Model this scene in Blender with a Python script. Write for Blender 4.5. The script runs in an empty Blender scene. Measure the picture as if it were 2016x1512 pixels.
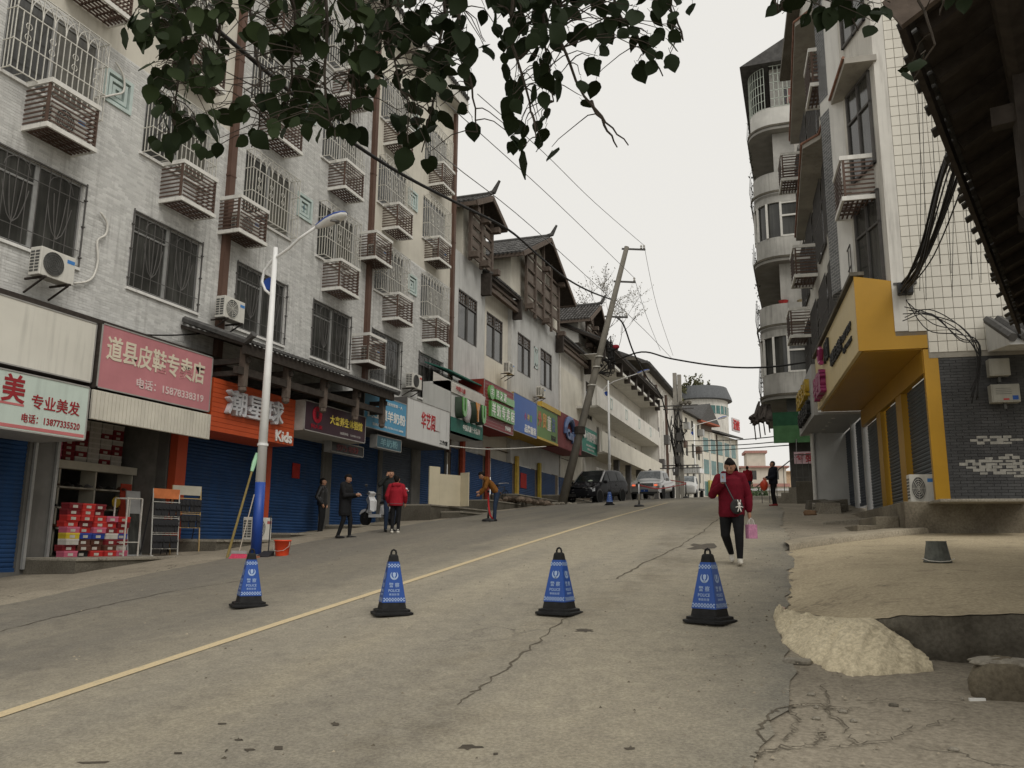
import bpy, math, random
import numpy as np
from mathutils import Vector, Matrix
random.seed(7)
R = math.radians
S = bpy.context.scene
COL = S.collection

# ------------------------------------------------------------------ camera
PITCH, ROLL, YAW, EYE = R(10.8), R(.48), R(19.4), 1.7
FPX = 1632.0
fw = Vector((-math.sin(YAW)*math.cos(PITCH), math.cos(YAW)*math.cos(PITCH), math.sin(PITCH)))
r0 = Vector((math.cos(YAW), math.sin(YAW), 0)); u0 = r0.cross(fw)
rt = r0*math.cos(ROLL)+u0*math.sin(ROLL); up = u0*math.cos(ROLL)-r0*math.sin(ROLL)
CAM = Vector((0, 0, EYE))
cd = bpy.data.cameras.new('camera'); cam = bpy.data.objects.new('camera', cd); COL.objects.link(cam)
cd.sensor_width = 36; cd.lens = FPX/2016*36; cd.clip_start = .05; cd.clip_end = 2000
M = Matrix((rt, up, -fw)).transposed().to_4x4(); M.translation = CAM
cam.matrix_world = M
S.camera = cam

# ------------------------------------------------------------------ sky and sun (overcast)
W = bpy.data.worlds.new('World'); S.world = W; W.use_nodes = True
wn, wl = W.node_tree.nodes, W.node_tree.links
wn.clear()
sky = wn.new('ShaderNodeTexSky'); sky.sky_type = 'NISHITA'; sky.sun_disc = False
sky.sun_elevation = R(48); sky.sun_rotation = R(125); sky.dust_density = 4; sky.air_density = 1.2
hs = wn.new('ShaderNodeHueSaturation'); hs.inputs['Saturation'].default_value = .12
mx = wn.new('ShaderNodeMix'); mx.data_type = 'RGBA'; mx.inputs[0].default_value = .93
mx.inputs[7].default_value = (8.75, 8.55, 8.1, 1)        # the even cloud sheet
bg = wn.new('ShaderNodeBackground'); bg.inputs[1].default_value = .1
wo = wn.new('ShaderNodeOutputWorld')
wl.new(sky.outputs[0], hs.inputs['Color']); wl.new(hs.outputs[0], mx.inputs[6])
wl.new(mx.outputs[2], bg.inputs[0]); wl.new(bg.outputs[0], wo.inputs[0])
sd = bpy.data.lights.new('sun', 'SUN'); sd.energy = 1.4; sd.angle = R(32); sd.color = (1, .96, .9)
so = bpy.data.objects.new('sun', sd); COL.objects.link(so)
so.rotation_euler = Vector((.55, -.38, .74)).to_track_quat('Z', 'Y').to_euler(); so.location = (0, 0, 40)
S.view_settings.view_transform = 'Standard'; S.view_settings.look = 'None'
S.view_settings.exposure = 0; S.view_settings.gamma = 1; S.view_settings.use_curve_mapping = False

# ------------------------------------------------------------------ where things stand
def ray(x, y):
    return (fw+rt*((x-1008)/FPX)-up*((y-756)/FPX))
def onx(x, y, X):
    d = ray(x, y); return CAM+d*((X-CAM.x)/d.x)
def ony(x, y, Y):
    d = ray(x, y); return CAM+d*((Y-CAM.y)/d.y)
def at_depth(x, y, dd):
    return CAM+ray(x, y)*dd
def g(X, Y):
    z = .104*Y
    if Y > 12: z -= .00055*(min(Y, 150)-12)**2
    if Y > 150: z -= .0478*(Y-150)
    if X < -4.5: z += .03*(max(X, -20)+4.5)
    return z
def on_ground(x, y):
    d = ray(x, y); t = .5
    while t < 250:
        p = CAM+d*t
        if p.z < g(p.x, p.y): return p
        t += .03
    return p
def lerp_tab(tab, v):
    return float(np.interp(v, [t[0] for t in tab], [t[1] for t in tab]))

# ------------------------------------------------------------------ materials
def _nt(name):
    m = bpy.data.materials.new(name); m.use_nodes = True
    nt = m.node_tree; return m, nt.nodes, nt.links, nt.nodes['Principled BSDF']
def mul(c, k): return tuple(min(1, max(0, v*k)) for v in c[:3])+(1,)
def mixnode(n, l, fac, a, b, blend='MIX'):
    m = n.new('ShaderNodeMix'); m.data_type = 'RGBA'; m.blend_type = blend
    for i, v in ((0, fac), (6, a), (7, b)):
        if hasattr(v, 'is_output'): l.new(v, m.inputs[i])
        else: m.inputs[i].default_value = v if i == 0 else (tuple(v)+(1,))[:4]
    return m.outputs[2]
def ramp(n, l, src, a, b):
    r = n.new('ShaderNodeMapRange'); r.inputs[1].default_value = a; r.inputs[2].default_value = b
    l.new(src, r.inputs[0]); return r.outputs[0]
def coords(n, l, scale=(1, 1, 1), kind='Object'):
    tc = n.new('ShaderNodeTexCoord'); mp = n.new('ShaderNodeMapping'); mp.inputs['Scale'].default_value = scale
    l.new(tc.outputs[kind], mp.inputs[0]); return mp.outputs[0]
def noise(n, l, vec, scale, detail=4, rough=.6):
    t = n.new('ShaderNodeTexNoise'); t.inputs['Scale'].default_value = scale
    t.inputs['Detail'].default_value = detail; t.inputs['Roughness'].default_value = rough
    l.new(vec, t.inputs[0]); return t.outputs[0]
def bump(n, l, b, src, strength, dist=.02):
    k = n.new('ShaderNodeBump'); k.inputs['Strength'].default_value = strength; k.inputs['Distance'].default_value = dist
    l.new(src, k.inputs['Height']); l.new(k.outputs[0], b.inputs['Normal'])
MATS = {}
def mat(name, col, rough=.75, var=.18, scale=4, metal=0, bmp=0, bscale=60, streak=0, streak_col=None, island=0, spots=0, emit=0):
    if name in MATS: return MATS[name]
    m, n, l, b = _nt(name)
    v = coords(n, l)
    f = noise(n, l, v, scale)
    f = ramp(n, l, f, .3, .7)
    c = mixnode(n, l, f, mul(col, 1-var), mul(col, 1+var))
    if island:
        gm = n.new('ShaderNodeNewGeometry')
        rr = ramp(n, l, gm.outputs['Random Per Island'], 0, 1); 
        k = mixnode(n, l, rr, (1-island,)*3, (1+island,)*3)
        c = mixnode(n, l, 1.0, c, k, 'MULTIPLY')
    if streak:
        v2 = coords(n, l, (5, 5, .35))
        s = ramp(n, l, noise(n, l, v2, 1.3, 5, .65), .48, .75)
        v3 = noise(n, l, v, .35, 2)
        s2 = n.new('ShaderNodeMath'); s2.operation = 'MULTIPLY'; l.new(s, s2.inputs[0]); l.new(ramp(n, l, v3, .35, .65), s2.inputs[1])
        s3 = n.new('ShaderNodeMath'); s3.operation = 'MULTIPLY'; l.new(s2.outputs[0], s3.inputs[0]); s3.inputs[1].default_value = streak
        c = mixnode(n, l, s3.outputs[0], c, streak_col or mul(col, .3))
    if spots:
        s = ramp(n, l, noise(n, l, v, 9, 6, .7), .6, .72)
        s3 = n.new('ShaderNodeMath'); s3.operation = 'MULTIPLY'; l.new(s, s3.inputs[0]); s3.inputs[1].default_value = spots
        c = mixnode(n, l, s3.outputs[0], c, mul(col, .35))
    l.new(c, b.inputs['Base Color'])
    b.inputs['Roughness'].default_value = rough; b.inputs['Metallic'].default_value = metal
    b.inputs['Specular IOR Level'].default_value = .14 if rough > .5 else .45
    if bmp: bump(n, l, b, noise(n, l, v, bscale, 5), bmp, .01)
    if emit:
        b.inputs['Emission Color'].default_value = tuple(col)+(1,); b.inputs['Emission Strength'].default_value = emit
    MATS[name] = m; return m
def glass(name, col=(.05, .05, .045), rough=.14):
    if name in MATS: return MATS[name]
    m, n, l, b = _nt(name)
    v = coords(n, l)
    v2 = coords(n, l, (7, 7, .4))
    c = mixnode(n, l, ramp(n, l, noise(n, l, v2, 1.1, 3), .3, .7), mul(col, .55), mul(col, 1.6))
    c = mixnode(n, l, ramp(n, l, noise(n, l, v, .8, 2), .4, .6), mixnode(n, l, .6, c, mul(col, .5)), c)
    l.new(c, b.inputs['Base Color']); b.inputs['Roughness'].default_value = rough
    b.inputs['Specular IOR Level'].default_value = .5
    bump(n, l, b, noise(n, l, v, 2.2, 1), .04, .05)
    MATS[name] = m; return m
def asphalt():
    m, n, l, b = _nt('asphalt')
    v = coords(n, l)
    big = ramp(n, l, noise(n, l, v, .22, 4, .6), .35, .65)
    c = mixnode(n, l, big, (.37, .328, .242), (.46, .41, .305))
    # lanes polished by tyres, darker seam and repairs
    v2 = coords(n, l, (1, .05, 1))
    lane = ramp(n, l, noise(n, l, v2, .8, 3, .5), .42, .62)
    c = mixnode(n, l, lane, c, (.34, .308, .24))
    med = ramp(n, l, noise(n, l, v, 2.2, 6, .7), .56, .72)
    k = n.new('ShaderNodeMath'); k.operation = 'MULTIPLY'; k.inputs[1].default_value = .4; l.new(med, k.inputs[0])
    c = mixnode(n, l, k.outputs[0], c, (.12, .105, .085))
    fine = noise(n, l, v, 140, 3, .7)
    c = mixnode(n, l, ramp(n, l, fine, .25, .75), mixnode(n, l, .5, c, (.1, .09, .075)), mixnode(n, l, .18, c, (.45, .42, .36)))
    mid = noise(n, l, v, 42, 2, .6)
    c = mixnode(n, l, ramp(n, l, mid, .36, .64), mixnode(n, l, 1.0, c, (.82, .81, .8), 'MULTIPLY'), mixnode(n, l, 1.0, c, (1.13, 1.13, 1.13), 'MULTIPLY'))
    pat = noise(n, l, v, 6, 5, .65)
    c = mixnode(n, l, ramp(n, l, pat, .3, .7), mixnode(n, l, 1.0, c, (.84, .84, .85), 'MULTIPLY'), mixnode(n, l, 1.0, c, (1.1, 1.1, 1.08), 'MULTIPLY'))
    peb = n.new('ShaderNodeTexVoronoi'); peb.inputs['Scale'].default_value = 45; l.new(v, peb.inputs[0])
    sp = ramp(n, l, peb.outputs['Distance'], .16, .08)
    k3 = n.new('ShaderNodeMath'); k3.operation = 'MULTIPLY'; k3.inputs[1].default_value = .4; l.new(sp, k3.inputs[0])
    c = mixnode(n, l, k3.outputs[0], c, (.1, .088, .07))
    sx = n.new('ShaderNodeSeparateXYZ'); l.new(v, sx.inputs[0]); wob = n.new('ShaderNodeMath'); wob.operation = 'MULTIPLY_ADD'; l.new(noise(n, l, v, .4, 3), wob.inputs[0]); wob.inputs[1].default_value = 2.5; l.new(sx.outputs[0], wob.inputs[2])
    older = ramp(n, l, wob.outputs[0], -4.0, -5.6)      # the left lane is an older, greyer surface
    k5 = n.new('ShaderNodeMath'); k5.operation = 'MULTIPLY'; k5.inputs[1].default_value = .75; l.new(older, k5.inputs[0])
    c = mixnode(n, l, k5.outputs[0], c, mixnode(n, l, 1.0, c, (.5, .51, .55), 'MULTIPLY'))
    fresh = ramp(n, l, wob.outputs[0], -.1, 1.1)       # damp dark tar along the right edge
    k6 = n.new('ShaderNodeMath'); k6.operation = 'MULTIPLY'; k6.inputs[1].default_value = .8; l.new(fresh, k6.inputs[0])
    c = mixnode(n, l, k6.outputs[0], c, mixnode(n, l, 1.0, c, (.6, .63, .68), 'MULTIPLY'))
    sub = n.new('ShaderNodeMath'); sub.operation = 'ADD'; sub.inputs[1].default_value = 1.1; l.new(wob.outputs[0], sub.inputs[0]); ab = n.new('ShaderNodeMath'); ab.operation = 'ABSOLUTE'; l.new(sub.outputs[0], ab.inputs[0])
    band = ramp(n, l, ab.outputs[0], .45, .1); k7 = n.new('ShaderNodeMath'); k7.operation = 'MULTIPLY'; l.new(band, k7.inputs[0]); l.new(ramp(n, l, noise(n, l, v, 1.7, 6, .7), .42, .66), k7.inputs[1])
    c = mixnode(n, l, k7.outputs[0], c, mixnode(n, l, 1.0, c, (.72, .7, .67), 'MULTIPLY'))      # rough worn seam between the lanes
    # cracks: warped voronoi edges, only in worn zones
    wv = n.new('ShaderNodeVectorMath'); wv.operation = 'ADD'
    nn = n.new('ShaderNodeTexNoise'); nn.inputs['Scale'].default_value = 1.6; nn.inputs['Detail'].default_value = 5; l.new(v, nn.inputs[0])
    l.new(v, wv.inputs[0]); l.new(nn.outputs[1], wv.inputs[1])
    vo = n.new('ShaderNodeTexVoronoi'); vo.feature = 'DISTANCE_TO_EDGE'; vo.inputs['Scale'].default_value = .55; l.new(wv.outputs[0], vo.inputs[0])
    cr = ramp(n, l, vo.outputs['Distance'], .012, .003)
    zone = ramp(n, l, noise(n, l, v, .33, 2), .62, .85)
    k2 = n.new('ShaderNodeMath'); k2.operation = 'MULTIPLY'; l.new(cr, k2.inputs[0]); l.new(zone, k2.inputs[1])
    c = mixnode(n, l, k2.outputs[0], c, (.05, .043, .035))
    l.new(c, b.inputs['Base Color']); b.inputs['Roughness'].default_value = .82; b.inputs['Specular IOR Level'].default_value = .25
    hh = n.new('ShaderNodeMath'); hh.operation = 'SUBTRACT'; l.new(fine, hh.inputs[0]); l.new(k2.outputs[0], hh.inputs[1])
    bump(n, l, b, hh.outputs[0], .5, .012)
    return m
def concrete(name, a, bcol, dirt=(.08, .068, .05), crack=.6, cs=.5):
    if name in MATS: return MATS[name]
    m, n, l, b = _nt(name)
    v = coords(n, l)
    c = mixnode(n, l, ramp(n, l, noise(n, l, v, .7, 6, .65), .35, .65), a, bcol)
    d = ramp(n, l, noise(n, l, v, 2.7, 7, .72), .55, .78)
    k = n.new('ShaderNodeMath'); k.operation = 'MULTIPLY'; k.inputs[1].default_value = .65; l.new(d, k.inputs[0])
    c = mixnode(n, l, k.outputs[0], c, dirt)
    fine = noise(n, l, v, 90, 4, .7)
    c = mixnode(n, l, ramp(n, l, fine, .3, .7), mixnode(n, l, .22, c, (.05, .045, .035)), c)
    c = mixnode(n, l, ramp(n, l, noise(n, l, v, 30, 3, .6), .35, .65), mixnode(n, l, 1.0, c, (.78, .77, .76), 'MULTIPLY'), mixnode(n, l, 1.0, c, (1.14, 1.14, 1.14), 'MULTIPLY'))
    wv = n.new('ShaderNodeVectorMath'); wv.operation = 'ADD'
    nn = n.new('ShaderNodeTexNoise'); nn.inputs['Scale'].default_value = 2.3; nn.inputs['Detail'].default_value = 5; l.new(v, nn.inputs[0])
    l.new(v, wv.inputs[0]); l.new(nn.outputs[1], wv.inputs[1])
    vo = n.new('ShaderNodeTexVoronoi'); vo.feature = 'DISTANCE_TO_EDGE'; vo.inputs['Scale'].default_value = cs; l.new(wv.outputs[0], vo.inputs[0])
    cr = ramp(n, l, vo.outputs['Distance'], .013, .003)
    zone = ramp(n, l, noise(n, l, v, .5, 2), .5, .62)
    k2 = n.new('ShaderNodeMath'); k2.operation = 'MULTIPLY'; l.new(cr, k2.inputs[0]); l.new(zone, k2.inputs[1])
    k4 = n.new('ShaderNodeMath'); k4.operation = 'MULTIPLY'; l.new(k2.outputs[0], k4.inputs[0]); k4.inputs[1].default_value = crack
    c = mixnode(n, l, k4.outputs[0], c, (.045, .04, .03))
    l.new(c, b.inputs['Base Color']); b.inputs['Roughness'].default_value = .9; b.inputs['Specular IOR Level'].default_value = .2
    hh = n.new('ShaderNodeMath'); hh.operation = 'SUBTRACT'; l.new(noise(n, l, v, 18, 6, .7), hh.inputs[0]); l.new(k4.outputs[0], hh.inputs[1])
    bump(n, l, b, hh.outputs[0], .6, .02)
    MATS[name] = m; return m

# ------------------------------------------------------------------ mesh builder
class MB:
    def __init__(s): s.v = []; s.f = []; s.m = []; s.mi = 0
    def add(s, vs, fs):
        b = len(s.v); s.v.extend([tuple(p) for p in vs])
        s.f.extend([[i+b for i in f] for f in fs]); s.m.extend([s.mi]*len(fs)); return s
    def box(s, x0, x1, y0, y1, z0, z1):
        return s.add([(x0, y0, z0), (x1, y0, z0), (x1, y1, z0), (x0, y1, z0), (x0, y0, z1), (x1, y0, z1), (x1, y1, z1), (x0, y1, z1)],
                     [(0, 3, 2, 1), (4, 5, 6, 7), (0, 1, 5, 4), (1, 2, 6, 5), (2, 3, 7, 6), (3, 0, 4, 7)])
    def hexa(s, b4, t4):
        return s.add(list(b4)+list(t4), [(0, 3, 2, 1), (4, 5, 6, 7), (0, 1, 5, 4), (1, 2, 6, 5), (2, 3, 7, 6), (3, 0, 4, 7)])
    def bar(s, p0, p1, w, h, upv=(0, 0, 1)):
        p0, p1 = Vector(p0), Vector(p1); d = (p1-p0).normalized(); u = Vector(upv)
        if abs(d.dot(u)) > .98: u = Vector((0, 1, 0))
        a = d.cross(u).normalized()*(w/2); c = a.cross(d).normalized()*(h/2)
        return s.hexa([p0-a-c, p0+a-c, p1+a-c, p1-a-c], [p0-a+c, p0+a+c, p1+a+c, p1-a+c])
    def cyl(s, p0, p1, r, r1=None, n=10, caps=True):
        return s.tube([p0, p1], [r, r if r1 is None else r1], n, caps)
    def tube(s, pts, r, n=6, caps=True):
        pts = [Vector(p) for p in pts]; k = len(pts)
        rs = r if isinstance(r, (list, tuple)) else [r]*k
        vs = []; last = None
        for i, p in enumerate(pts):
            d = (pts[min(i+1, k-1)]-pts[max(i-1, 0)]).normalized()
            if last is None: a = d.orthogonal().normalized()
            else:
                a = last-d*last.dot(d)
                a = a.normalized() if a.length > 1e-5 else d.orthogonal().normalized()
            last = a; c = d.cross(a)
            for j in range(n):
                t = 2*math.pi*j/n; vs.append(p+(a*math.cos(t)+c*math.sin(t))*rs[i])
        fs = [(i*n+j, i*n+(j+1) % n, (i+1)*n+(j+1) % n, (i+1)*n+j) for i in range(k-1) for j in range(n)]
        if caps: fs += [tuple(range(n-1, -1, -1)), tuple((k-1)*n+j for j in range(n))]
        return s.add(vs, fs)
    def lathe(s, prof, c=(0, 0, 0), n=20, axis='z'):
        vs = []
        for r_, h in prof:
            for j in range(n):
                t = 2*math.pi*j/n; x, y = r_*math.cos(t), r_*math.sin(t)
                q = (x, y, h) if axis == 'z' else ((h, x, y) if axis == 'x' else (y, h, x))
                vs.append((q[0]+c[0], q[1]+c[1], q[2]+c[2]))
        k = len(prof)
        fs = [(i*n+j, i*n+(j+1) % n, (i+1)*n+(j+1) % n, (i+1)*n+j) for i in range(k-1) for j in range(n)]
        fs += [tuple(range(n-1, -1, -1)), tuple((k-1)*n+j for j in range(n))]
        return s.add(vs, fs)
    def ball(s, c, rx, ry=None, rz=None, n=10, k=7):
        ry = ry or rx; rz = rz or rx; vs = []
        for i in range(1, k):
            a = math.pi*i/k
            for j in range(n):
                t = 2*math.pi*j/n; vs.append((c[0]+rx*math.sin(a)*math.cos(t), c[1]+ry*math.sin(a)*math.sin(t), c[2]+rz*math.cos(a)))
        vs += [(c[0], c[1], c[2]+rz), (c[0], c[1], c[2]-rz)]; T = len(vs)-2
        fs = [(i*n+j, (i+1)*n+j, (i+1)*n+(j+1) % n, i*n+(j+1) % n) for i in range(k-2) for j in range(n)]
        fs += [(T, j, (j+1) % n) for j in range(n)]+[(T+1, (k-2)*n+(j+1) % n, (k-2)*n+j) for j in range(n)]
        return s.add(vs, fs)
    def poly(s, pts): return s.add(pts, [tuple(range(len(pts)))])
    def prism(s, pts, d):
        d = Vector(d); a = [Vector(p) for p in pts]; k = len(a)
        return s.add(a+[p+d for p in a], [tuple(range(k-1, -1, -1)), tuple(range(k, 2*k))]+[(i, (i+1) % k, k+(i+1) % k, k+i) for i in range(k)])
    def loft(s, secs, closed=True, caps=True):
        n = len(secs[0]); vs = [p for q in secs for p in q]; k = len(secs)
        J = n if closed else n-1
        fs = [(i*n+j, i*n+(j+1) % n, (i+1)*n+(j+1) % n, (i+1)*n+j) for i in range(k-1) for j in range(J)]
        if caps: fs += [tuple(range(n-1, -1, -1)), tuple((k-1)*n+j for j in range(n))]
        return s.add(vs, fs)
    def build(s, name, mats, parent=None, smooth=False, label=None, off=None, bevel=0):
        if off is None and parent is not None: off = ORG.get(parent.name)
        me = bpy.data.meshes.new(name)
        v = s.v
        if off: v = [(p[0]-off[0], p[1]-off[1], p[2]-off[2]) for p in v]
        me.from_pydata(v, [], s.f)
        ml = mats if isinstance(mats, (list, tuple)) else [mats]
        for m in ml: me.materials.append(m)
        if len(ml) > 1: me.polygons.foreach_set('material_index', s.m)
        if smooth: me.polygons.foreach_set('use_smooth', [True]*len(s.f))
        me.update()
        return link(name, me, parent, label, bevel)
ORG = {}
def link(name, me, parent=None, label=None, bevel=0):
    o = bpy.data.objects.new(name, me); COL.objects.link(o)
    if parent is not None:
        o.parent = parent
        if parent.name in ORG: ORG[o.name] = ORG[parent.name]
    if label: o['label'] = label
    if bevel:
        k = o.modifiers.new('bevel', 'BEVEL'); k.width = bevel; k.segments = 2; k.limit_method = 'ANGLE'
    return o
def tag(o, label=None, cat=None, group=None, kind=None):
    for a, b in (('label', label), ('category', cat), ('group', group), ('kind', kind)):
        if b: o[a] = b
    return o
def thing(name, label, cat, loc=(0, 0, 0), rz=0, group=None, org=None):
    o = bpy.data.objects.new(name, None); COL.objects.link(o); o.empty_display_size = .2
    o.location = loc; o.rotation_euler = (0, 0, rz); tag(o, label, cat, group)
    if org: ORG[o.name] = org
    return o
def copy_tree(o, parent=None, loc=None, rz=None, label=None, mats=None):
    c = o.copy(); COL.objects.link(c); c.parent = parent
    if loc is not None: c.location = loc
    if rz is not None: c.rotation_euler = (0, 0, rz)
    if label: c['label'] = label
    for ch in o.children: copy_tree(ch, c)
    return c
def facade(name, label, cat, X0, Y0, Z0, rz=math.pi/2, group=None):
    """local x runs along the wall, -y out to the street; parts are given in (world Y, -out, world z)"""
    return thing(name, label, cat, (X0, Y0, Z0), rz, group, (Y0, 0, Z0))
def text(body, w, h, depth=.02, bold=.0):
    cu = bpy.data.curves.new('t', 'FONT'); cu.body = body; cu.extrude = .5; cu.resolution_u = 2; cu.offset = bold
    ob = bpy.data.objects.new('t', cu); me = bpy.data.meshes.new_from_object(ob)
    bpy.data.objects.remove(ob); bpy.data.curves.remove(cu)
    a = np.zeros(len(me.vertices)*3, 'f'); me.vertices.foreach_get('co', a); a = a.reshape(-1, 3)
    lo, hi = a.min(0), a.max(0); a[:, 0] = (a[:, 0]-lo[0])/(hi[0]-lo[0])*w-w/2
    a[:, 1] = (a[:, 1]-lo[1])/(hi[1]-lo[1])*h-h/2; a[:, 2] = a[:, 2]*depth
    a = np.stack([a[:, 0], -a[:, 2], a[:, 1]], 1)           # stands in the x-z plane, faces -y
    me.vertices.foreach_set('co', a.astype('f').ravel()); me.update(); return me
def letter(parent, body, u, z, w, h, y, m, depth=.02, bold=0, name='lettering'):
    me = text(body, w, h, depth, bold); me.materials.clear(); me.materials.append(m)
    o = link(name, me, parent); of = ORG.get(parent.name, (0, 0, 0)); o.location = (u-of[0], y-of[1]-depth/2, z-of[2]); return o
def holes_wall(mb, u0, u1, z0, z1, holes, y=0, depth=.12):
    us = sorted({u0, u1, *[v for h in holes for v in h[:2] if u0 < v < u1]})
    zs = sorted({z0, z1, *[v for h in holes for v in h[2:] if z0 < v < z1]})
    for a, b in zip(us, us[1:]):
        for c, d in zip(zs, zs[1:]):
            mu, mz = (a+b)/2, (c+d)/2
            if any(h[0] < mu < h[1] and h[2] < mz < h[3] for h in holes): continue
            mb.add([(a, y, c), (b, y, c), (b, y, d), (a, y, d)], [(0, 1, 2, 3)])
    for a, b, c, d in holes:
        mb.add([(a, y, c), (b, y, c), (b, y, d), (a, y, d), (a, y+depth, c), (b, y+depth, c), (b, y+depth, d), (a, y+depth, d)],
               [(0, 4, 5, 1), (1, 5, 6, 2), (2, 6, 7, 3), (3, 7, 4, 0)])
def brick_field(mb, u0, u1, z0, z1, holes, y=0, bw=.21, bh=.062, gap=.009, th=.006):
    rows = int((z1-z0)/bh)
    for r_ in range(rows):
        za = z0+r_*bh; zb = za+bh-gap; off = (r_ % 2)*bw/2
        u = u0-off
        while u < u1:
            a, b = max(u, u0), min(u+bw-gap, u1); u += bw
            if b-a < .03: continue
            bad = False
            for h in holes:
                if b > h[0] and a < h[1] and zb > h[2] and za < h[3]:
                    if a < h[0] and h[0]-a > .03: b = h[0]
                    elif b > h[1] and b-h[1] > .03: a = h[1]
                    else: bad = True
                    break
            if bad: continue
            t = th+random.random()*.003
            mb.add([(a, y, za), (b, y, za), (b, y, zb), (a, y, zb), (a, y-t, za), (b, y-t, za), (b, y-t, zb), (a, y-t, zb)],
                   [(4, 5, 6, 7), (0, 1, 5, 4), (1, 2, 6, 5), (2, 3, 7, 6), (3, 0, 4, 7)])
def hbox(p0, p1):
    return p0

# ------------------------------------------------------------------ shared materials
m_white = mat('white_plaster', (.62, .6, .55), .9, .08, 1.2, bmp=.25, bscale=25, streak=.75, streak_col=(.2, .185, .16, 1))
m_cream = mat('cream_plaster', (.6, .57, .49), .9, .08, 1.2, bmp=.2, bscale=25, streak=.5, streak_col=(.24, .21, .17, 1))
m_greywash = mat('grey_wash', (.5, .5, .48), .9, .12, .8, bmp=.25, bscale=25, streak=.75, streak_col=(.15, .145, .135, 1))
m_mortar = mat('mortar', (.7, .69, .655), .9, .06, 2, bmp=.2, streak=.6)
m_brick = mat('grey_brick', (.57, .568, .545), .85, .06, .5, island=.13, streak=.8, streak_col=(.14, .13, .115, 1))
m_brickdark = mat('dark_brick', (.085, .085, .085), .8, .15, .6, island=.2)
m_brown = mat('brown_metal', (.105, .07, .055), .6, .15, 6)
m_pipe = mat('brown_pipe', (.12, .072, .054), .55, .15, 2, streak=.4)
m_rim = mat('white_rim', (.66, .645, .6), .6, .1, 5, streak=.4)
m_steel = mat('galvanised', (.62, .6, .54), .45, .15, 20, metal=.3)
m_frame = mat('aluminium', (.34, .34, .33), .5, .12, 8, metal=.3)
m_frame_dark = mat('dark_frame', (.11, .105, .1), .6, .15, 8)
m_glass = glass('dark_glass')
m_glass2 = glass('curtained_glass', (.11, .105, .085), .2)
m_shut = mat('blue_shutter', (.02, .055, .14), .55, .2, 1.1, streak=.45, streak_col=(.05, .055, .06, 1))
m_shutgrey = mat('grey_shutter', (.07, .085, .11), .55, .15, 1.1, streak=.3)
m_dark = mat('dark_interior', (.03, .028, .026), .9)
m_darkwood = mat('dark_wood', (.048, .04, .034), .8, .3, 8, bmp=.3, bscale=30)
m_wood = mat('weathered_wood', (.12, .095, .078), .8, .25, 7, bmp=.3, bscale=30)
m_tile = mat('grey_roof_tile', (.085, .083, .08), .85, .3, 5, island=.3, bmp=.3, bscale=20)
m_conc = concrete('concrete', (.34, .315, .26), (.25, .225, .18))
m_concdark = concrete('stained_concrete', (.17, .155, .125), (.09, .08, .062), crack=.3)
m_ac = mat('ac_white', (.6, .585, .53), .55, .06, 6, streak=.4)
m_acdark = mat('ac_grille', (.09, .09, .085), .6)
m_black = mat('black_plastic', (.02, .02, .021), .5, .2, 9)
m_cable = mat('cable_black', (.022, .021, .02), .6)
m_redwhite = mat('paint_white', (.75, .74, .7), .6, .06)
# ================================================================== ground, road
XS = [-160, -100, -60, -40, -30, -22, -20, -18, -16, -14.6, -13, -12, -10, -8, -6, -4.5, -3, -1.5, 0, 1, 2, 3, 4, 6, 9, 14, 20, 30, 60, 120]
YS = [-60, -30, -15, -8]+[-4+.5*i for i in range(130)]+[62+2*i for i in range(45)]+[160, 180, 220, 300, 420, 600]
mb = MB(); vs = [(x, y, g(x, y)) for y in YS for x in XS]; nx = len(XS)
mb.add(vs, [(j*nx+i, j*nx+i+1, (j+1)*nx+i+1, (j+1)*nx+i) for j in range(len(YS)-1) for i in range(nx-1)])
ground = mb.build('ground', concrete('pavement', (.35, .31, .24), (.25, .22, .17), crack=.8, cs=.8), smooth=True); tag(ground, kind='structure')

LT = [(-60, -10.4), (5, -10.6), (9, -10.8), (11.4, -11.15), (19, -11.8), (25, -11.9), (34, -12.05), (45, -12.1), (60, -12.4), (85, -13), (130, -14)]
RTb = [(-60, 0.3), (0, .1), (5, -.3), (7, -.12), (9.3, -.3), (10, -.2), (15, -.28), (19, -.45), (29.5, -.78), (38, -1.7), (48, -3), (65, -5.2), (85, -7.5), (130, -9)]
def XL(y): return lerp_tab(LT, y)
def XR(y): return lerp_tab(RTb, y)
rnd = random.Random(3)
YR = [-10+.25*i for i in range(220)]+[45+i for i in range(80)]
mb = MB(); rows = []; jl = jr = 0
for y in YR:
    jl = jl*.75+rnd.uniform(-.06, .06); jr = jr*.6+rnd.uniform(-.07, .07)
    l_, r_ = XL(y)+jl, XR(y)+jr
    xs = list(np.linspace(l_, -4.5, 12))+list(np.linspace(-4.5, min(r_, -4.6) if r_ < -4.5 else r_, 10))[1:]
    rows.append([(x, y, g(x, y)+.012) for x in xs])
mb.loft(rows, closed=False, caps=False)
road = mb.build('road', asphalt(), smooth=True); tag(road, kind='structure')

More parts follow.
